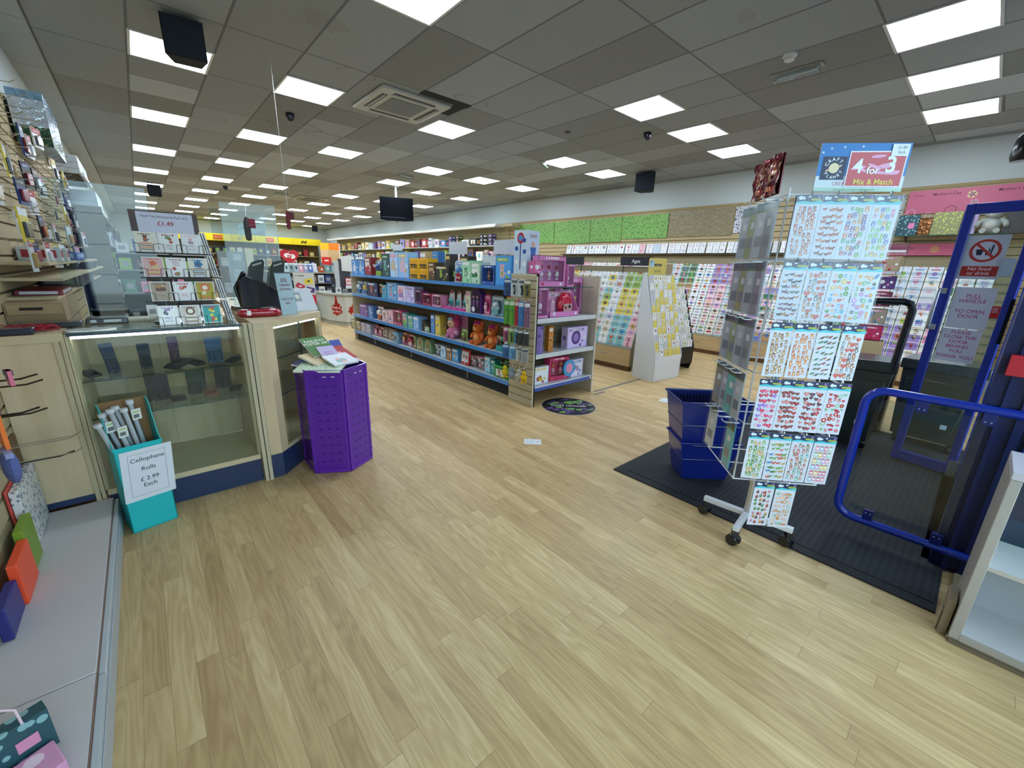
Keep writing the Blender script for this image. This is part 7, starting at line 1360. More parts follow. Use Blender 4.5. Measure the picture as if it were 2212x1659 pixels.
# hoop gate
t = thing('hoop_barrier', 'rounded blue tubular barrier with clear panel beside the entrance door', 'barrier', (2.93, 0, 0)); P = []; r = .085; yL, yR, zB, zT = .325, -.24, .115, .885
P += [(0, yR, zT), (0, yL-r, zT)]+[(0, yL-r+r*math.sin(a*PI/12), zT-r+r*math.cos(a*PI/12)) for a in range(1, 6)]+[(0, yL, zT-r), (0, yL, zB+r)]+[(0, yL-r+r*math.cos(a*PI/12), zB+r-r*math.sin(a*PI/12)) for a in range(1, 6)]+[(0, yL-r, zB), (0, yR, zB)]
m = MB(); m.tube(P, .0215, '#14309c', 16); obj('tube_frame', m, P_GLOSS, t); m = MB(); Q = []; e = .045
G = Fr((0, 0, 0), (0, -1, 0), (0, 0, 1)); R0 = [(-yL+e, zB+e+.06), (-yL+e+.06, zB+e), (.13, zB+e), (.13, zT-e), (-yL+e+.06, zT-e), (-yL+e, zT-e-.06)]
RR = []
for cx, cz, a0 in ((-yL+e+.06, zB+e+.06, PI), (-yL+e+.06, zT-e-.06, PI/2)):
    pts = [(cx+.06*math.cos(a0+(PI/2)*k/6*(1 if a0 == PI else 1)), cz+.06*math.sin(a0+(PI/2)*k/6)) for k in range(7)]; RR.append(pts)
pan = RR[0]+[(.13, zB+e), (.13, zT-e)]+RR[1]; m.prism(G, pan, -.003, .003, '#ffffff'); obj('clear_panel', m, ACRYL, t, smooth=False)
for y, z in ((.18, zB), (-.10, zB), (.10, zT), (-.13, zT)):
    m = MB(); s_ = 1 if z == zB else -1; m.box((-.014, y-.022, min(z, z+s_*.075)), (.014, y+.022, max(z, z+s_*.075)), '#0f1f66')
    for q in (-.01, .01): m.box((-.016, y+q-.003, z+s_*.055), (-.014, y+q+.003, z+s_*.061), '#9aa4b8')
    obj('clamp', m, P_GLOSS, t, bev=.006)
# window display unit
t = thing('window_display_unit', 'low white open shelf unit at the shop window beside the blue column', 'shelf unit', (0, 0, 0)); a, b = 2.33, 2.64
m = MB(); m.box((a, -.236, .022), (b, -.205, .759), '#b4ada4'); obj('side_board', m, P_WHITE, t, bev=.002, occ=True); m = MB(); m.box((a, YF+.02, .76), (b, -.205, .79), '#cfcbd0'); obj('top_board', m, P_WHITE, t, bev=.002)
m = MB(); m.box((a+.012, YF+.02, .022), (b, -.2365, .05), '#d5d6d8'); m.box((a, YF+.02, .022), (a+.0115, -.2365, .051), '#b4ada4'); obj('bottom_board', m, P_WHITE, t); m = MB(); m.box((a+.01, YF+.02, .37), (b, -.236, .385), '#d5d6d8'); m.box((a+.006, YF+.02, .37), (a+.01, -.236, .385), '#c9bdb2'); obj('shelf', m, P_WHITE, t)
m = MB(); m.box((b-.012, YF+.02, .05), (b, -.236, .37), '#c4c9ce'); obj('back_board', m, P_WHITE, t, smooth=False); m = MB(); m.box((b-.006, YF+.02, .385), (b, -.236, .76), '#ffffff'); obj('back_glass', m, clear('green_glass', '#bfe0d2', .06, .02), t, smooth=False)
for k, (x0, x1, y0, y1, z1, c) in enumerate(((2.32, 2.9, -.85, -.21, .010, '#7a6a54'), (2.335, 2.92, -.83, -.20, .020, '#8f8066'))): m = MB(); m.box((x0, y0, z1-.009), (x1, y1, z1), c); tag(obj('cardboard_sheet', m, P_MATTE), ('lower', 'upper')[k]+' cardboard sheet packed under the white window display unit', 'cardboard', 'cardboard under the display unit')
m = MB(); m.box((2.36, -.20, 0), (2.50, -.172, .17), '#8f8068'); m.box((2.38, -.172, 0), (2.42, -.165, .10), '#a3977f'); tag(obj('skirting_block', m, P_MATTE, bev=.006), 'small worn beige block at the foot of the display unit side', 'block')
# grey trolleys
def trolley(lab, loc, rz, c='#25302f', handle=True):
    t = thing('wheeled_container', lab, 'wheeled container', loc, rz); m = MB(); F = Fr((0, 0, 0), (1, 0, 0), (0, 0, 1)); prof = [(-.22, .09), (.22, .09), (.26, .76), (-.26, .76)]
    m.prism(Fr((0, .18, 0), (1, 0, 0), (0, 0, 1)), prof, 0, .38, c); m.prism(Fr((0, -.195, 0), (1, 0, 0), (0, 0, 1)), [(-.17, .2), (-.08, .13), (.08, .13), (.17, .2), (.22, .62), (-.22, .62)], -.004, .010, '#2a3634'); m.box((-.275, -.215, .70), (.275, .20, .79), c); obj('body', m, P_GLOSS, t, bev=.01)
    if handle:
        m = MB(); m.tube([(.24, -.19, .72), (.255, -.19, 1.22), (.235, -.19, 1.27), (.19, -.19, 1.285), (-.19, -.19, 1.285), (-.235, -.19, 1.27), (-.255, -.19, 1.22), (-.24, -.19, .72)], .028, '#141a1e', 10); m.box((-.17, -.205, 1.25), (.17, -.178, 1.31), '#141a1e'); m.box((-.05, -.212, 1.272), (.05, -.204, 1.285), '#c3d0d6'); obj('handle', m, P_GLOSS, t, bev=.004)
    for x in (-.18, .18):
        for y in (-.16, .14): m = MB(); m.lathe((x, y, .042), [(0, -.015), (.042, -.015), (.042, .015), (0, .015)], '#15171a', 16, axis=(1, .3, 0)); m.box((x-.02, y-.02, .05), (x+.02, y+.02, .095), '#3a3f44'); obj('castor', m, P_GLOSS, t)
    m = MB(); m.box((.09, -.207, .22), (.13, -.205, .26), '#c9d3de'); obj('label', m, P_PRINT, t); return t
trolley('dark green grey wheeled container with tall black handle behind the spinner', (4.72, .66, .013), -PI/2+.15)
trolley('second dark wheeled container seen through the barrier behind the door', (5.25, .10, 0), -PI/2-.1, '#2e3638', False)
m = MB(); m.prism(Fr((0, 0, 0), (1, 0, 0), (0, 1, 0)), [(.26*math.cos(a*PI/14), .20*math.sin(a*PI/14)) for a in range(28)], .0, .68, '#25292c'); tag(obj('round_container', m, P_GLOSS, loc=(5.35, .62, 0), rz=.2, bev=.01), 'black round topped container between the trolley and the door leaf', 'container')
# ================================================================ FAR HALF OF THE SHOP
# long wall shelving right of centre
t = thing('wall_shelving', 'long beige wall shelving under a white canopy on the far right wall', 'wall shelving', (0, 0, 0)); Y0, Y1 = 9.75, 24.2
m = MB(); m.box((7.85, Y0, 2.60), (8.42, Y1, 2.66), '#d6d8cf'); m.prism(Fr((0, Y0-.45, 0), (1, 0, 0), (0, 0, 1)), [(8.1, 2.60), (8.42, 2.56), (8.42, 2.68), (8.1, 2.66)], -.45, 0, '#b8ab88'); obj('canopy', m, P_WHITE, t, occ=True)
m = MB(); m.box((7.86, Y0+.1, 2.59), (7.90, Y1, 2.60), '#f4f8f4'); obj('canopy_strip', m, emit('canopy_light', '#f2f8ee', 0.9), t)
m = MB(); F = Fr((8.40, Y1, 0), (0, -1, 0)); z = .2; m.fbox(F, 0, Y1-Y0, .2, 2.6, 0, .012, '#7a6d4c')
while z < 2.58: m.fbox(F, 0, Y1-Y0, z+.006, z+.094, .012, .022, '#ad9f78'); z += .1
obj('back_panel', m, P_MATTE, t, smooth=False)
for z in (2.08, 1.66, 1.22, .78, .30):
    m = MB(); m.box((7.95, Y0, z-.02), (8.38, Y1, z), '#d5dad2'); s = obj('shelf', m, P_WHITE, t, smooth=False, occ=True)
m = MB(); m.box((7.80, Y0, 0), (8.38, Y1, .14), '#3a3d40'); obj('plinth', m, P_MATTE, t)
rr = random.Random(77); names = {'gold': 'gold', 'cream': 'cream', 'ice blue': 'ice blue', 'lilac': 'lilac', 'aqua': 'aqua', 'brown': 'brown', 'red': 'red', 'black': 'black', 'white': 'white', 'navy': 'navy', 'tan': 'tan', 'purple': 'purple', 'rose': 'rose', 'green': 'green', 'blue': 'blue'}
seqs = {2.08: ['black', 'black', 'black', 'white', 'black', 'navy', 'blue', 'cream', 'ice blue', 'red', 'brown', 'red', 'tan', 'lilac', 'brown', 'aqua', 'gold', 'ice blue', 'lilac', 'purple', 'ice blue', 'cream', 'gold', 'pale grey', 'brown', 'tan', 'gold', 'brown', 'gold', 'brown', 'black', 'black'],
        1.66: ['pink', 'cream', 'brown', 'pink', 'white', 'green', 'red', 'red', 'navy', 'purple', 'navy', 'gold', 'yellow', 'gold', 'ice blue', 'rose', 'gold', 'brown', 'gold', 'lilac', 'ice blue', 'white', 'navy', 'purple', 'brown', 'green', 'black', 'blue'], 1.22: ['white', 'red', 'navy', 'gold', 'lilac', 'green', 'blue', 'brown', 'ice blue', 'red', 'yellow', 'navy', 'pink', 'blue', 'tan', 'rose']}
for z, seq in seqs.items():
    y = Y0+.25; st = (Y1-Y0-.5)/len(seq)
    for i, b in enumerate(seq):
        w = min(st*.82, rr.uniform(.2, .42)); h = rr.uniform(.20, .34); c1, c2 = rr.choice(list(names)), rr.choice(list(names)); y = Y0+.25+(i+.5)*st
        for q in ((0, 1, 2) if (z > 2 and i in (0, 1, 4, 5)) else (0,)):
            ww, hh_ = (.16, .11) if (z > 2 and i in (0, 1, 4, 5)) else (w, h); m = MB(); m.box((-ww/2, -.09, 0), (ww/2, .09, hh_), NC[b]); G = Fr((0, -.09, 0), (1, 0, 0), (0, 0, 1)); m.rect(G, -ww*.3, hh_*.3, ww*.3, hh_*.8, .001, NC[c1]); m.disc(G, 0, hh_*.5, min(ww, hh_)*.25, .002, NC[c2], 8); G = Fr((ww/2, 0, 0), (0, 1, 0), (0, 0, 1)); m.rect(G, -.06, hh_*.3, .06, hh_*.8, .001, NC[c2])
            tag(obj('boxed_gift', m, P_PRINT, loc=(8.12, y, z+.001+q*.112), rz=-PI/2, smooth=False), '%s box%s, %s far wall shelf, %s from near end' % (b, (', top of pile' if q == 2 else ', mid pile' if q else ''), {2.08: 'upper', 1.66: 'middle', 1.22: 'lower'}[z], nth(i)), 'boxed gift', 'boxes on the far wall shelving')
m = MB(); m.box((-.35, -.003, 0), (.35, 0, .2), '#d4d6d4')
for k, y in enumerate((9.4, 10.8)):
    o = obj('plush_bear' if False else 'pale_plush', MB(), None) if False else None
for k, (y, s_) in enumerate(((9.95, .26), (10.35, .3))): plush('plush_rabbit', 'pale grey plush toy on the middle far shelf, %s from the near end' % nth(k), 'plush toy', (8.0, y, 1.661), -PI/2, s_, '#c4b8ac', '#d8cec4', '#b8a8a0', 'pale plush toys on the far shelf')
# back wall: yellow fascia and shelving
t = thing('back_wall_shelving', 'dark shelving on the back wall under a long yellow fascia', 'wall shelving', (0, 0, 0)); m = MB(); m.box((1.2, 25.3, 0), (7.7, 25.95, 2.30), '#5c4c24'); obj('carcass', m, P_MATTE, t, smooth=False)
for z in (.6, 1.15, 1.70): m = MB(); m.box((1.2, 24.9, z), (7.7, 25.3, z+.03), '#a89c74'); obj('shelf', m, P_WHITE, t, smooth=False)
m = MB(); F = Fr((1.2, 24.75, 0), (1, 0, 0)); xs = [1.2, 1.75, 2.0, 3.6, 4.6, 5.3, 6.3, 7.7]
for a, b in zip(xs[:-1], xs[1:]): m.box((a+.006, 24.75, 2.30), (b-.006, 25.3, 2.62), '#f2d40c')
m.face([(7.7, 24.75, 2.3), (7.7, 25.3, 2.3), (7.7, 25.3, 2.62), (7.7, 24.75, 2.62)], '#3a3410')
for x, c in ((2.85, '#e0561c'), (5.05, '#e0561c')): m.box((x, 24.735, 2.36), (x+.36, 24.75, 2.56), c); scribble(Fr((x, 24.733, 0), (1, 0, 0)), m, .18, 2.46, .28, 0, '#f4d8a0', 4)
for x in (3.9, 4.3, 6.75, 6.9): m.disc(Fr((0, 24.74, 0), (1, 0, 0)), x, 2.45, .1, 0, '#4a441c' if x > 6 else '#b8a85c', 7, ry=.05, rot=.6)
obj('fascia', m, P_PRINT, t, smooth=False)
for k, (z, n) in enumerate(((1.73, 20), (1.18, 20), (.63, 14))):
    for i in range(n):
        x = 1.45+i*6.1/n; b = rr.choice(('brown', 'gold', 'black', 'red', 'navy', 'cream', 'tan')); h = rr.uniform(.22, .4); m = MB(); m.box((-.11, -.1, 0), (.11, .1, h), NC[b]); m.rect(Fr((0, -.1, 0), (1, 0, 0)), -.07, h*.3, .07, h*.75, .001, NC[rr.choice(('gold', 'red', 'cream', 'green'))])
        tag(obj('toy_box', m, P_PRINT, loc=(x, 25.08, z+.001), smooth=False), '%s toy box on the %s back wall shelf, %s from the left' % (b, ('upper', 'middle', 'lower')[k], nth(i)), 'toy', 'toy boxes on the back wall shelves')
# orange promotional end stand in the far corner
t = thing('promotional_stand', 'orange and yellow promotional stand with red plaque in the far corner', 'stand', (6.75, 20.6, 0), -.1); m = MB(); m.box((-.35, -.15, 0), (.35, .15, 1.1), '#4a5058'); obj('body', m, P_MATTE, t, smooth=False); m = MB(); F = Fr((0, -.15, 0), (1, 0, 0)); m.box((-.42, -.15, 1.45), (.42, -.12, 2.30), '#d9b08a'); m.rect(F, -.42, 2.0, -.05, 2.30, .001, '#f0b412'); m.rect(F, -.05, 2.0, .40, 2.30, .001, '#ef7a1a'); m.rect(F, -.1, 1.5, .35, 2.0, .001, '#c9a878'); m.rect(F, .40, 1.45, .43, 2.3, .002, '#ecebe4')
m.prism(F, [(-.38, 1.35), (-.05, 1.30), (.02, 1.5), (-.0, 1.68), (-.4, 1.68)], .001, .01, '#c81c1c'); m.rect(F, -.28, 1.50, -.1, 1.56, .012, '#efe2d4'); obj('header_board', m, P_PRINT, t, smooth=False)
for k in range(5): m = MB(); m.box((-.05, -.05, 0), (.05, .05, .2), ('#23367c', '#2a4a8c', '#1c2c5c')[k % 3]); tag(obj('toy_box', m, P_PRINT, loc=(6.45+k*.14, 20.6, 1.101), rz=-.1, smooth=False), 'small dark blue box on the promotional stand, %s from left' % nth(k), 'toy', 'blue boxes on the promotional stand')
# red heart sign
t = thing('heart_sign', 'red heart shaped sign with white lettering over the far shelves', 'sign', (4.05, 16.6, 1.62)); m = MB(); F = Fr((0, 0, 0), (1, 0, 0), (0, 0, 1)); P = []
for k in range(24):
    a = 2*PI*k/24; P.append((.30*math.sin(a)**3, (13*math.cos(a)-5*math.cos(2*a)-2*math.cos(3*a)-math.cos(4*a))*.019))
m.prism(F, P[::-1], 0, .03, '#b81c2c'); m.disc(F, -.07, .03, .11, .031, '#ece4e0', 10, ry=.08); m.disc(F, .09, .0, .10, .031, '#ece4e0', 10, ry=.08); m.text(F, 'ty', 0, 0, .2, .033, '#b81c2c', bold=.02); m.box((-.01, 0, -1.62), (.01, .02, 0), '#8a8a8a'); obj('plaque', m, P_PRINT, t, smooth=False)
# mid shop island with calendars, poster
t = thing('island_shelving', 'dark mid shop island shelving with a sloping row of calendars on top', 'shelving unit', (0, 0, 0)); m = MB(); m.box((2.45, 12.2, 0), (4.2, 12.9, 1.18), '#463c38')
for z in (.3, .6, .9): m.box((2.45, 12.0, z), (4.2, 12.2, z+.02), '#77706a')
m.box((2.45, 12.0, 1.16), (4.2, 12.9, 1.19), '#8f897a'); obj('carcass', m, P_MATTE, t, smooth=False)
for k in range(9):
    c = ('#8fa8ac', '#7f9a9e', '#a8bcc0', '#7a9094', '#96a8ac', '#c98a98', '#8f8fa8', '#3f6ab0', '#c9c9d0')[k]; m = MB(); m.box((-.055, 0, 0), (.055, .01, .24), c); F = Fr((0, 0, 0), (1, 0, 0), (0, 0, 1)); m.disc(F, 0, .12, .025, .001, '#2f3c40' if k < 5 else '#e4dada', 8, ry=.05); m.rect(F, -.05, .2, .05, .23, .001, '#dfe3e4')
    tag(obj('calendar', m, P_PRINT, loc=(2.62+k*.115, 12.03, 1.191), rx=-.35, smooth=False), 'boxed calendar in the row on the island top, %s from the left' % nth(k), 'calendar', 'calendars on the island top')
for k in range(26):
    z = (.32, .62, .92)[k % 3]; x = 2.55+(k//3)*.185; b = ('black', 'brown', 'pale grey', 'navy', 'cream', 'black', 'red')[k*5 % 7]; m = MB(); m.box((-.075, -.07, 0), (.075, .07, .2), NC[b]); m.rect(Fr((0, -.07, 0), (1, 0, 0)), -.05, .05, .05, .14, .001, '#8a8a90'); tag(obj('boxed_item', m, P_PRINT, loc=(x, 12.1, z+.001), smooth=False), '%s boxed item on the %s island shelf, %s from left' % (b, ('bottom', 'middle', 'upper')[k % 3], nth(k//3)), 'box', 'boxed items in the island')
for k, (x, c, nm, h) in enumerate(((3.72, '#b8562e', 'orange', .16), (3.88, '#7fa8a0', 'pale green', .2), (4.05, '#9ab8ba', 'aqua', .18))): m = MB(); m.box((-.06, -.05, 0), (.06, .05, h), c); m.disc(Fr((0, -.05, 0), (1, 0, 0)), 0, h/2, .03, .001, '#e4e4dc', 8); tag(obj('boxed_item', m, P_PRINT, loc=(x, 12.15, 1.191), smooth=False), '%s box on top of the island beside the calendars' % nm, 'box')
t = thing('sale_poster', 'white sale poster with coloured tags and red base beside the till', 'poster', (2.79, 10.4, 0), -.1); m = MB(); F = Fr((0, 0, 0), (1, 0, 0), (0, 0, 1)); m.box((-.22, 0, .50), (.22, .01, 1.22), '#b9bcb8'); m.rect(F, -.2, .82, .2, 1.2, .002, '#c2c2bc'); m.rect(F, -.22, .5, .22, .72, .003, '#b4182c'); m.disc(F, -.05, .72, .17, .003, '#b4182c', 14, ry=.06)
for u, v, c, r_ in ((.09, 1.03, '#d9c22c', .2), (-.09, .92, '#b02a44', -.5), (.11, .84, '#463078', -.25)): cr, sr = math.cos(r_), math.sin(r_); m.flat(F, [(u+a*cr-b*sr, v+a*sr+b*cr) for a, b in ((-.09, -.055), (.09, -.055), (.09, .055), (-.07, .055), (-.09, .03))], .004, c); m.disc(F, u, v, .035, .005, '#2a2622' if c == '#d9c22c' else '#e4c8cc', 8, ry=.02)
m.text(F, '25', .12, .655, .09, .005, '#efe4e2', bold=.02); m.text(F, 'Price', .08, .56, .09, .005, '#efe4e2', bold=.02); scribble(F, m, -.08, 1.15, .2, .004, '#4a4a4a', 4); obj('board', m, P_PRINT, t, smooth=False); m = MB()
for x in (-.15, .15): m.tube([(x, .01, .52), (x, .15, 0)], .008, '#9a9c9c', 6)
obj('legs', m, P_METAL, t)
# Deals counter
t = thing('deals_counter', 'white promotional counter with red splash reading Deals of the Month', 'counter', (0, 0, 0)); PT = [(3.30, 10.55), (3.52, 9.95), (4.6, 9.95), (4.6, 11.4), (3.30, 11.4)]; Gz = Fr((0, 0, 0), (1, 0, 0), (0, 1, 0)); m = MB(); m.prism(Gz, PT, .1, .72, '#c4c6bd'); m.prism(Gz, [(x*1.0+.03*(x < 4), y+.03) for x, y in PT], 0, .1, '#b8b9b0'); obj('body', m, P_PRINT, t, smooth=False, occ=True)
m = MB(); m.prism(Gz, [(3.26, 10.53), (3.49, 9.91), (4.64, 9.91), (4.64, 11.44), (3.26, 11.44)], .72, .75, '#a9aca2'); obj('top', m, P_WHITE, t, smooth=False); m = MB(); m.box((3.62, 9.965, .02), (3.85, 9.98, .09), '#1d1e1c'); m.box((3.62, 9.975, .02), (3.85, 9.979, .09), '#1d1e1c'); obj('plinth_slot', m, P_MATTE, t)
def splash(F, m, u, v, r, rr): m.flat(F, [(u+r*rr.uniform(.72, 1.08)*math.cos(a*PI/18), v+.8*r*rr.uniform(.72, 1.08)*math.sin(a*PI/18)) for a in range(36)], .003, '#a92018')
rr2 = random.Random(4); F = Fr((3.52, 9.95, 0), (1, 0, 0)); m = MB(); splash(F, m, .33, .37, .27, rr2); m.disc(F, .6, .55, .015, .003, '#a92018', 8); m.text(F, 'Deals of', .36, .40, .105, .005, '#ece8e0', bold=.02); m.text(F, 'the Month', .36, .29, .105, .005, '#ece8e0', bold=.02)
F = Fr((3.30, 10.55, 0), (.22, -.60, 0)); splash(F, m, .32, .38, .2, rr2); m.flat(F, [(.26, .5), (.38, .5), (.34, .70), (.3, .70)], .003, '#a92018'); m.text(F, 'Deals of', .32, .42, .08, .005, '#dcccc4', bold=.02); m.text(F, 'the Month', .32, .33, .07, .005, '#dcccc4', bold=.02); obj('lettering', m, P_PRINT, t, smooth=False)
t = thing('white_display_stand', 'white upright stand with black goods and £ offer card on the promotional counter', 'display stand', (3.75, 10.5, .751), -.15); m = MB(); m.box((-.22, .0, 0), (-.12, .1, .75), '#b4b8b6'); m.box((-.12, .06, 0), (.24, .1, .8), '#3c4046'); m.prism(Fr((0, .05, 0), (1, 0, 0), (0, 0, 1)), [(-.05, .52), (.24, .5), (.26, .86), (.2, .86), (.18, .9), (-.0, .86), (-.05, .86)], 0, .02, '#cfd0cc'); obj('frame', m, P_PRINT, t, smooth=False)
m = MB(); F = Fr((0, -.02, 0), (1, 0, 0)); m.fbox(F, 0, .2, .1, .36, 0, .01, '#b01c24'); m.rect(F, .015, .2, .185, .34, .011, '#e4d2ce'); m.text(F, '£9.99', .1, .27, .07, .012, '#b01c24', bold=.03); m.rect(F, 0, .1, .2, .18, .011, '#d8d8d8'); obj('offer_card', m, P_PRINT, t, smooth=False)
for k, (x, y, z, w, h, c, nm) in enumerate(((3.52, 10.35, .751, .12, .14, '#c9cac6', 'white'), (3.66, 10.3, .751, .1, .1, '#8a8480', 'grey'), (3.5, 10.6, .95-.199, .1, .34, '#20242a', 'tall black'), (3.98, 10.3, .751, .14, .1, '#6a4a44', 'brown'), (4.12, 10.3, .751, .12, .16, '#2a3440', 'navy'))): m = MB(); m.box((-w/2, -.05, 0), (w/2, .05, h), c); m.disc(Fr((0, -.05, 0), (1, 0, 0)), 0, h*.5, w*.3, .001, '#5f6a74', 10); tag(obj('boxed_item', m, P_PRINT, loc=(x, y, z), rz=-.2, smooth=False), '%s box standing on the white promotional counter' % nm, 'box', 'boxes on the promotional counter')
# post and notice board behind the till
m = MB(); m.box((-.06, -.06, 0), (.06, .06, 1.66), '#ffffff'); tag(obj('wooden_post', m, MAPLE, loc=(1.50, 8.85, 0), bev=.004), 'upright wooden post behind the till area', 'post')
t = thing('notice_board', 'grey notice board with papers left of the wooden post', 'notice board', (1.25, 8.8, 0)); m = MB(); m.box((-.22, 0, .5), (.17, .02, 1.60), '#8f9090'); obj('board', m, P_MATTE, t); m = MB(); m.box((-.22, .02, 0), (-.18, .06, 1.6), '#6a6c6c'); m.box((.13, .02, 0), (.17, .06, 1.6), '#6a6c6c'); obj('legs', m, P_MATTE, t); m = MB(); F = Fr((0, 0, 0), (1, 0, 0), (0, 0, 1))
for u, v, w, h, c in ((-.18, 1.35, .1, .14, '#c4c9cc'), (-.02, 1.1, .14, .2, '#a8acac'), (-.18, .9, .12, .17, '#bcc2c8'), (.0, 1.45, .12, .1, '#b8bab4')): m.rect(F, u, v, u+w, v+h, .002, c); scribble(F, m, u+w/2, v+h*.7, w*.8, .003, '#6f7478', 4)
obj('papers', m, P_PRINT, t, smooth=False)
# shelving behind the counter, left of the middle
t = thing('staff_shelving', 'cluttered dark staff shelving behind the acrylic screens', 'shelving unit', (0, 0, 0)); m = MB(); m.box((-.25, 9.0, 0), (.95, 9.3, 1.55), '#5b5a55')
for z in (.5, .9, 1.25, 1.5): m.box((-.25, 8.8, z), (.95, 9.0, z+.02), '#8f9290')
obj('carcass', m, P_MATTE, t, smooth=False)
for k in range(24):
    z = (.52, .92, 1.27, 1.52)[k % 4]; x = -.15+(k//4)*.2; b = ('black', 'pale grey', 'brown', 'dark green', 'white', 'navy', 'green', 'rose')[k*3 % 8]; h = (.14, .2, .17)[k % 3]; m = MB(); m.box((-.07, -.07, 0), (.07, .07, h), NC[b]); m.rect(Fr((0, -.07, 0), (1, 0, 0)), -.04, h*.3, .04, h*.7, .001, '#9a9ca0'); tag(obj('boxed_item', m, P_PRINT, loc=(x, 8.9, z+.001), smooth=False), '%s item on the %s staff shelf, %s from left' % (b, ('bottom', 'second', 'third', 'top')[k % 4], nth(k//4)), 'box', 'items on the staff shelving')
m = MB(); m.box((-.4, -.01, 0), (.4, .01, .35), '#aeb8c4'); tag(obj('wall_panel', m, P_PRINT, loc=(4.9, 25.97, 2.75)), 'pale blue panel on the back wall above the yellow fascia', 'panel')
# low white cabinets on the left of the promotional counter
t = thing('low_white_fixture', 'low white shelf fixture left of the promotional counter', 'shelving unit', (0, 0, 0)); m = MB(); m.box((2.35, 11.2, 0), (3.2, 11.9, .42), '#b9beb8'); m.box((2.33, 11.18, .42), (3.22, 11.92, .45), '#ccd0ca'); obj('body', m, P_WHITE, t, smooth=False)
for k in range(4): m = MB(); m.box((-.06, -.04, 0), (.06, .04, .3), ('#2f6ab0', '#c9cdd4', '#8a3a4a', '#d8d8d4')[k]); m.rect(Fr((0, -.04, 0), (1, 0, 0)), -.04, .1, .04, .2, .001, '#e4e8ec'); tag(obj('boxed_item', m, P_PRINT, loc=(2.5+k*.2, 11.4, .451), smooth=False), ('blue', 'silver', 'maroon', 'white')[k]+' box on the low white fixture', 'box', 'boxes on the low white fixture')
# dark fixtures along the left wall beyond the counter
t = thing('left_wall_fixture', 'tall dark shelving with assorted stock along the far left wall', 'shelving unit', (0, 0, 0)); m = MB(); m.box((XL+.01, 8.2, 0), (XL+.10, 15.8, 2.1), '#3c3c3a')
for z in (.4, .8, 1.2, 1.6, 2.0): m.box((XL+.10, 8.2, z), (XL+.36, 15.8, z+.02), '#8b8c86')
for y in (8.2, 10.7, 13.2, 15.78): m.box((XL+.01, y, 0), (XL+.36, y+.02, 2.1), '#6c6a62')
obj('carcass', m, P_MATTE, t, smooth=False); rr = random.Random(8)
for k in range(54):
    z = (.82, 1.22, 1.62)[k % 3]; y = 8.35+(k//3)*.40; b = ('black', 'pale grey', 'dark green', 'white', 'navy', 'brown', 'black', 'ice blue', 'green')[k*5 % 9]; h = rr.uniform(.15, .32); m = MB(); m.box((-.10, -rr.uniform(.08, .15), 0), (.10, .12, h), NC[b]); G = Fr((.10, 0, 0), (0, 1, 0), (0, 0, 1)); m.rect(G, -.06, h*.3, .06, h*.7, .001, '#8a8e96')
    tag(obj('stock_box', m, P_PRINT, loc=(XL+.24, y, z+.001), smooth=False), '%s stock box, %s shelf of the far left fixture, %s from near end' % (b, ('lower', 'middle', 'upper')[k % 3], nth(k//3)), 'box', 'stock boxes on the far left fixture')
# ================================================================ THE CARDS IN THE BIG UNITS
def bvh_all(objs):
    out = []
    for o in objs:
        M = o.matrix_world; me = o.data; out.append(BVHTree.FromPolygons([M @ v.co for v in me.vertices], [tuple(p.vertices) for p in me.polygons]))
    return out
bpy.context.view_layer.update()
TREES = bvh_all(OCC); EYE = Vector((0, 0, H))
_fw = Vector((math.sin(_yaw)*math.cos(_pitch), math.cos(_yaw)*math.cos(_pitch), math.sin(_pitch)))
def seen(p, h):
    n = 0
    for dz in (h*.3, h*.9):
        q = Vector(p)+Vector((-.02, 0, dz)); d = q-EYE; L = d.length; d.normalize()
        if not any(t.ray_cast(EYE, d, L-.06)[0] for t in TREES): n += 1
    return n > 0
vis, hid = [], []
for c in CARDS: (vis if seen(c[1], c[7]) else hid).append(c)
vis.sort(key=lambda c: (Vector(c[1])-EYE).length)
extra = vis[175:]; vis = vis[:175]; rest = hid+extra
PAL = {'ages': ['white', 'white', 'cream', 'white', 'aqua', 'yellow', 'green', 'pink', 'cream', 'ice blue', 'pale grey'], 'wall': ['white', 'white', 'white', 'cream', 'pink', 'lilac', 'pale grey', 'ice blue', 'rose', 'tan', 'dark green']}
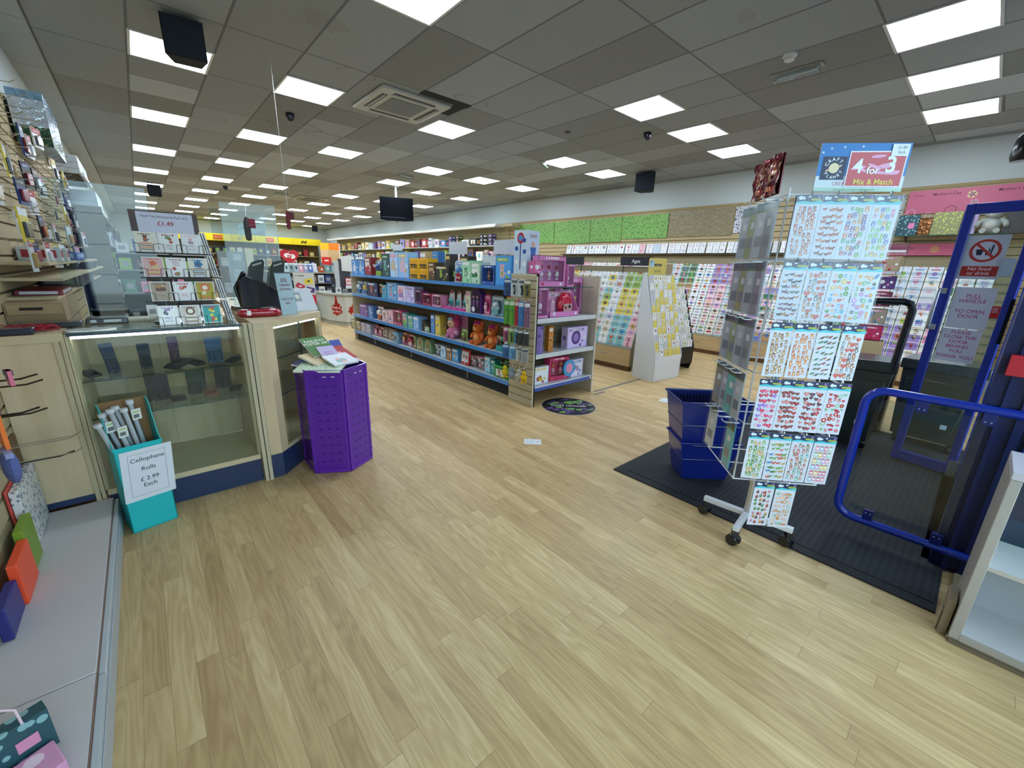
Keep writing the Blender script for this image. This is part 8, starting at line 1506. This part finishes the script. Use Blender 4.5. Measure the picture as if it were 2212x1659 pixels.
CF = ['red', 'blue', 'brown', 'green', 'lilac', 'rose', 'gold', 'tan', 'tan', 'rose', 'pale grey', 'brown', 'orange']; KK = ['flowers', 'animal', 'cake', 'balloons', 'scene', 'heart', 'words', 'bird', 'disc', 'stripes', 'star', 'number']
KW = {'flowers': 'flowers', 'animal': 'animal', 'cake': 'cake', 'balloons': 'balloons', 'scene': 'scenery', 'heart': 'heart', 'words': 'lettering', 'bird': 'bird', 'disc': 'round badge', 'stripes': 'stripes', 'star': 'star', 'number': 'number'}
rr = random.Random(123); vari = {}
def variant(c):
    name, p, rz, rx, cc, k, w, h = c; r2 = random.Random('%s%d' % (name, cc//2)); pal = PAL[name]; base = pal[(cc//2*3+k//4) % len(pal)] if r2.random() < .5 else rr.choice(pal); fg = rr.choice(CF); f2 = rr.choice(CF); kd = rr.choice(KK) if name == 'wall' else rr.choice(KK+['number', 'number', 'balloons']); s = rr.randrange(2)
    return base, fg, f2, kd, s
bigbacks = {}
for c in vis:
    name, p, rz, rx, cc, k, w, h = c; b, fg, f2, kd, s = variant(c); me = card_mesh(b, fg, f2, kd, .150, .175, .006, seed=s)
    o = obj('greeting_card', me, None, loc=p, rz=rz, rx=rx); where = 'right wall unit' if name == 'wall' else 'Ages gondola'
    tag(o, '%s card with %s %s, %s tier up, %s column, %s' % (b, fg, KW[kd], nth(k), nth(cc), where), 'greeting card', 'greeting cards on '+where)
m = MB()
for c in rest:
    name, p, rz, rx, cc, k, w, h = c; b, fg, f2, kd, s = variant(c)
    if c in extra or k < 12:
        Mx = Matrix.Translation(p) @ Matrix.Rotation(rz, 4, 'Z') @ Matrix.Rotation(rx, 4, 'X'); q = MB(); q.box((-.075, 0, 0), (.075, .006, .175), '#e6e7e8'); F = Fr((0, 0, 0), (1, 0, 0), (0, 0, 1)); q.rect(F, -.068, .008, .068, .167, .0005, NC[b]); q.disc(F, 0, .125, .03, .001, NC[fg], 8); q.rect(F, -.045, .05, .045, .08, .001, NC[f2]); m.join(q, Mx)
o = obj('greeting_cards', m, P_PRINT, smooth=False); o['kind'] = 'stuff'; tag(o, 'remaining mass of greeting cards filling the farther tiers of the big card units', 'greeting card')
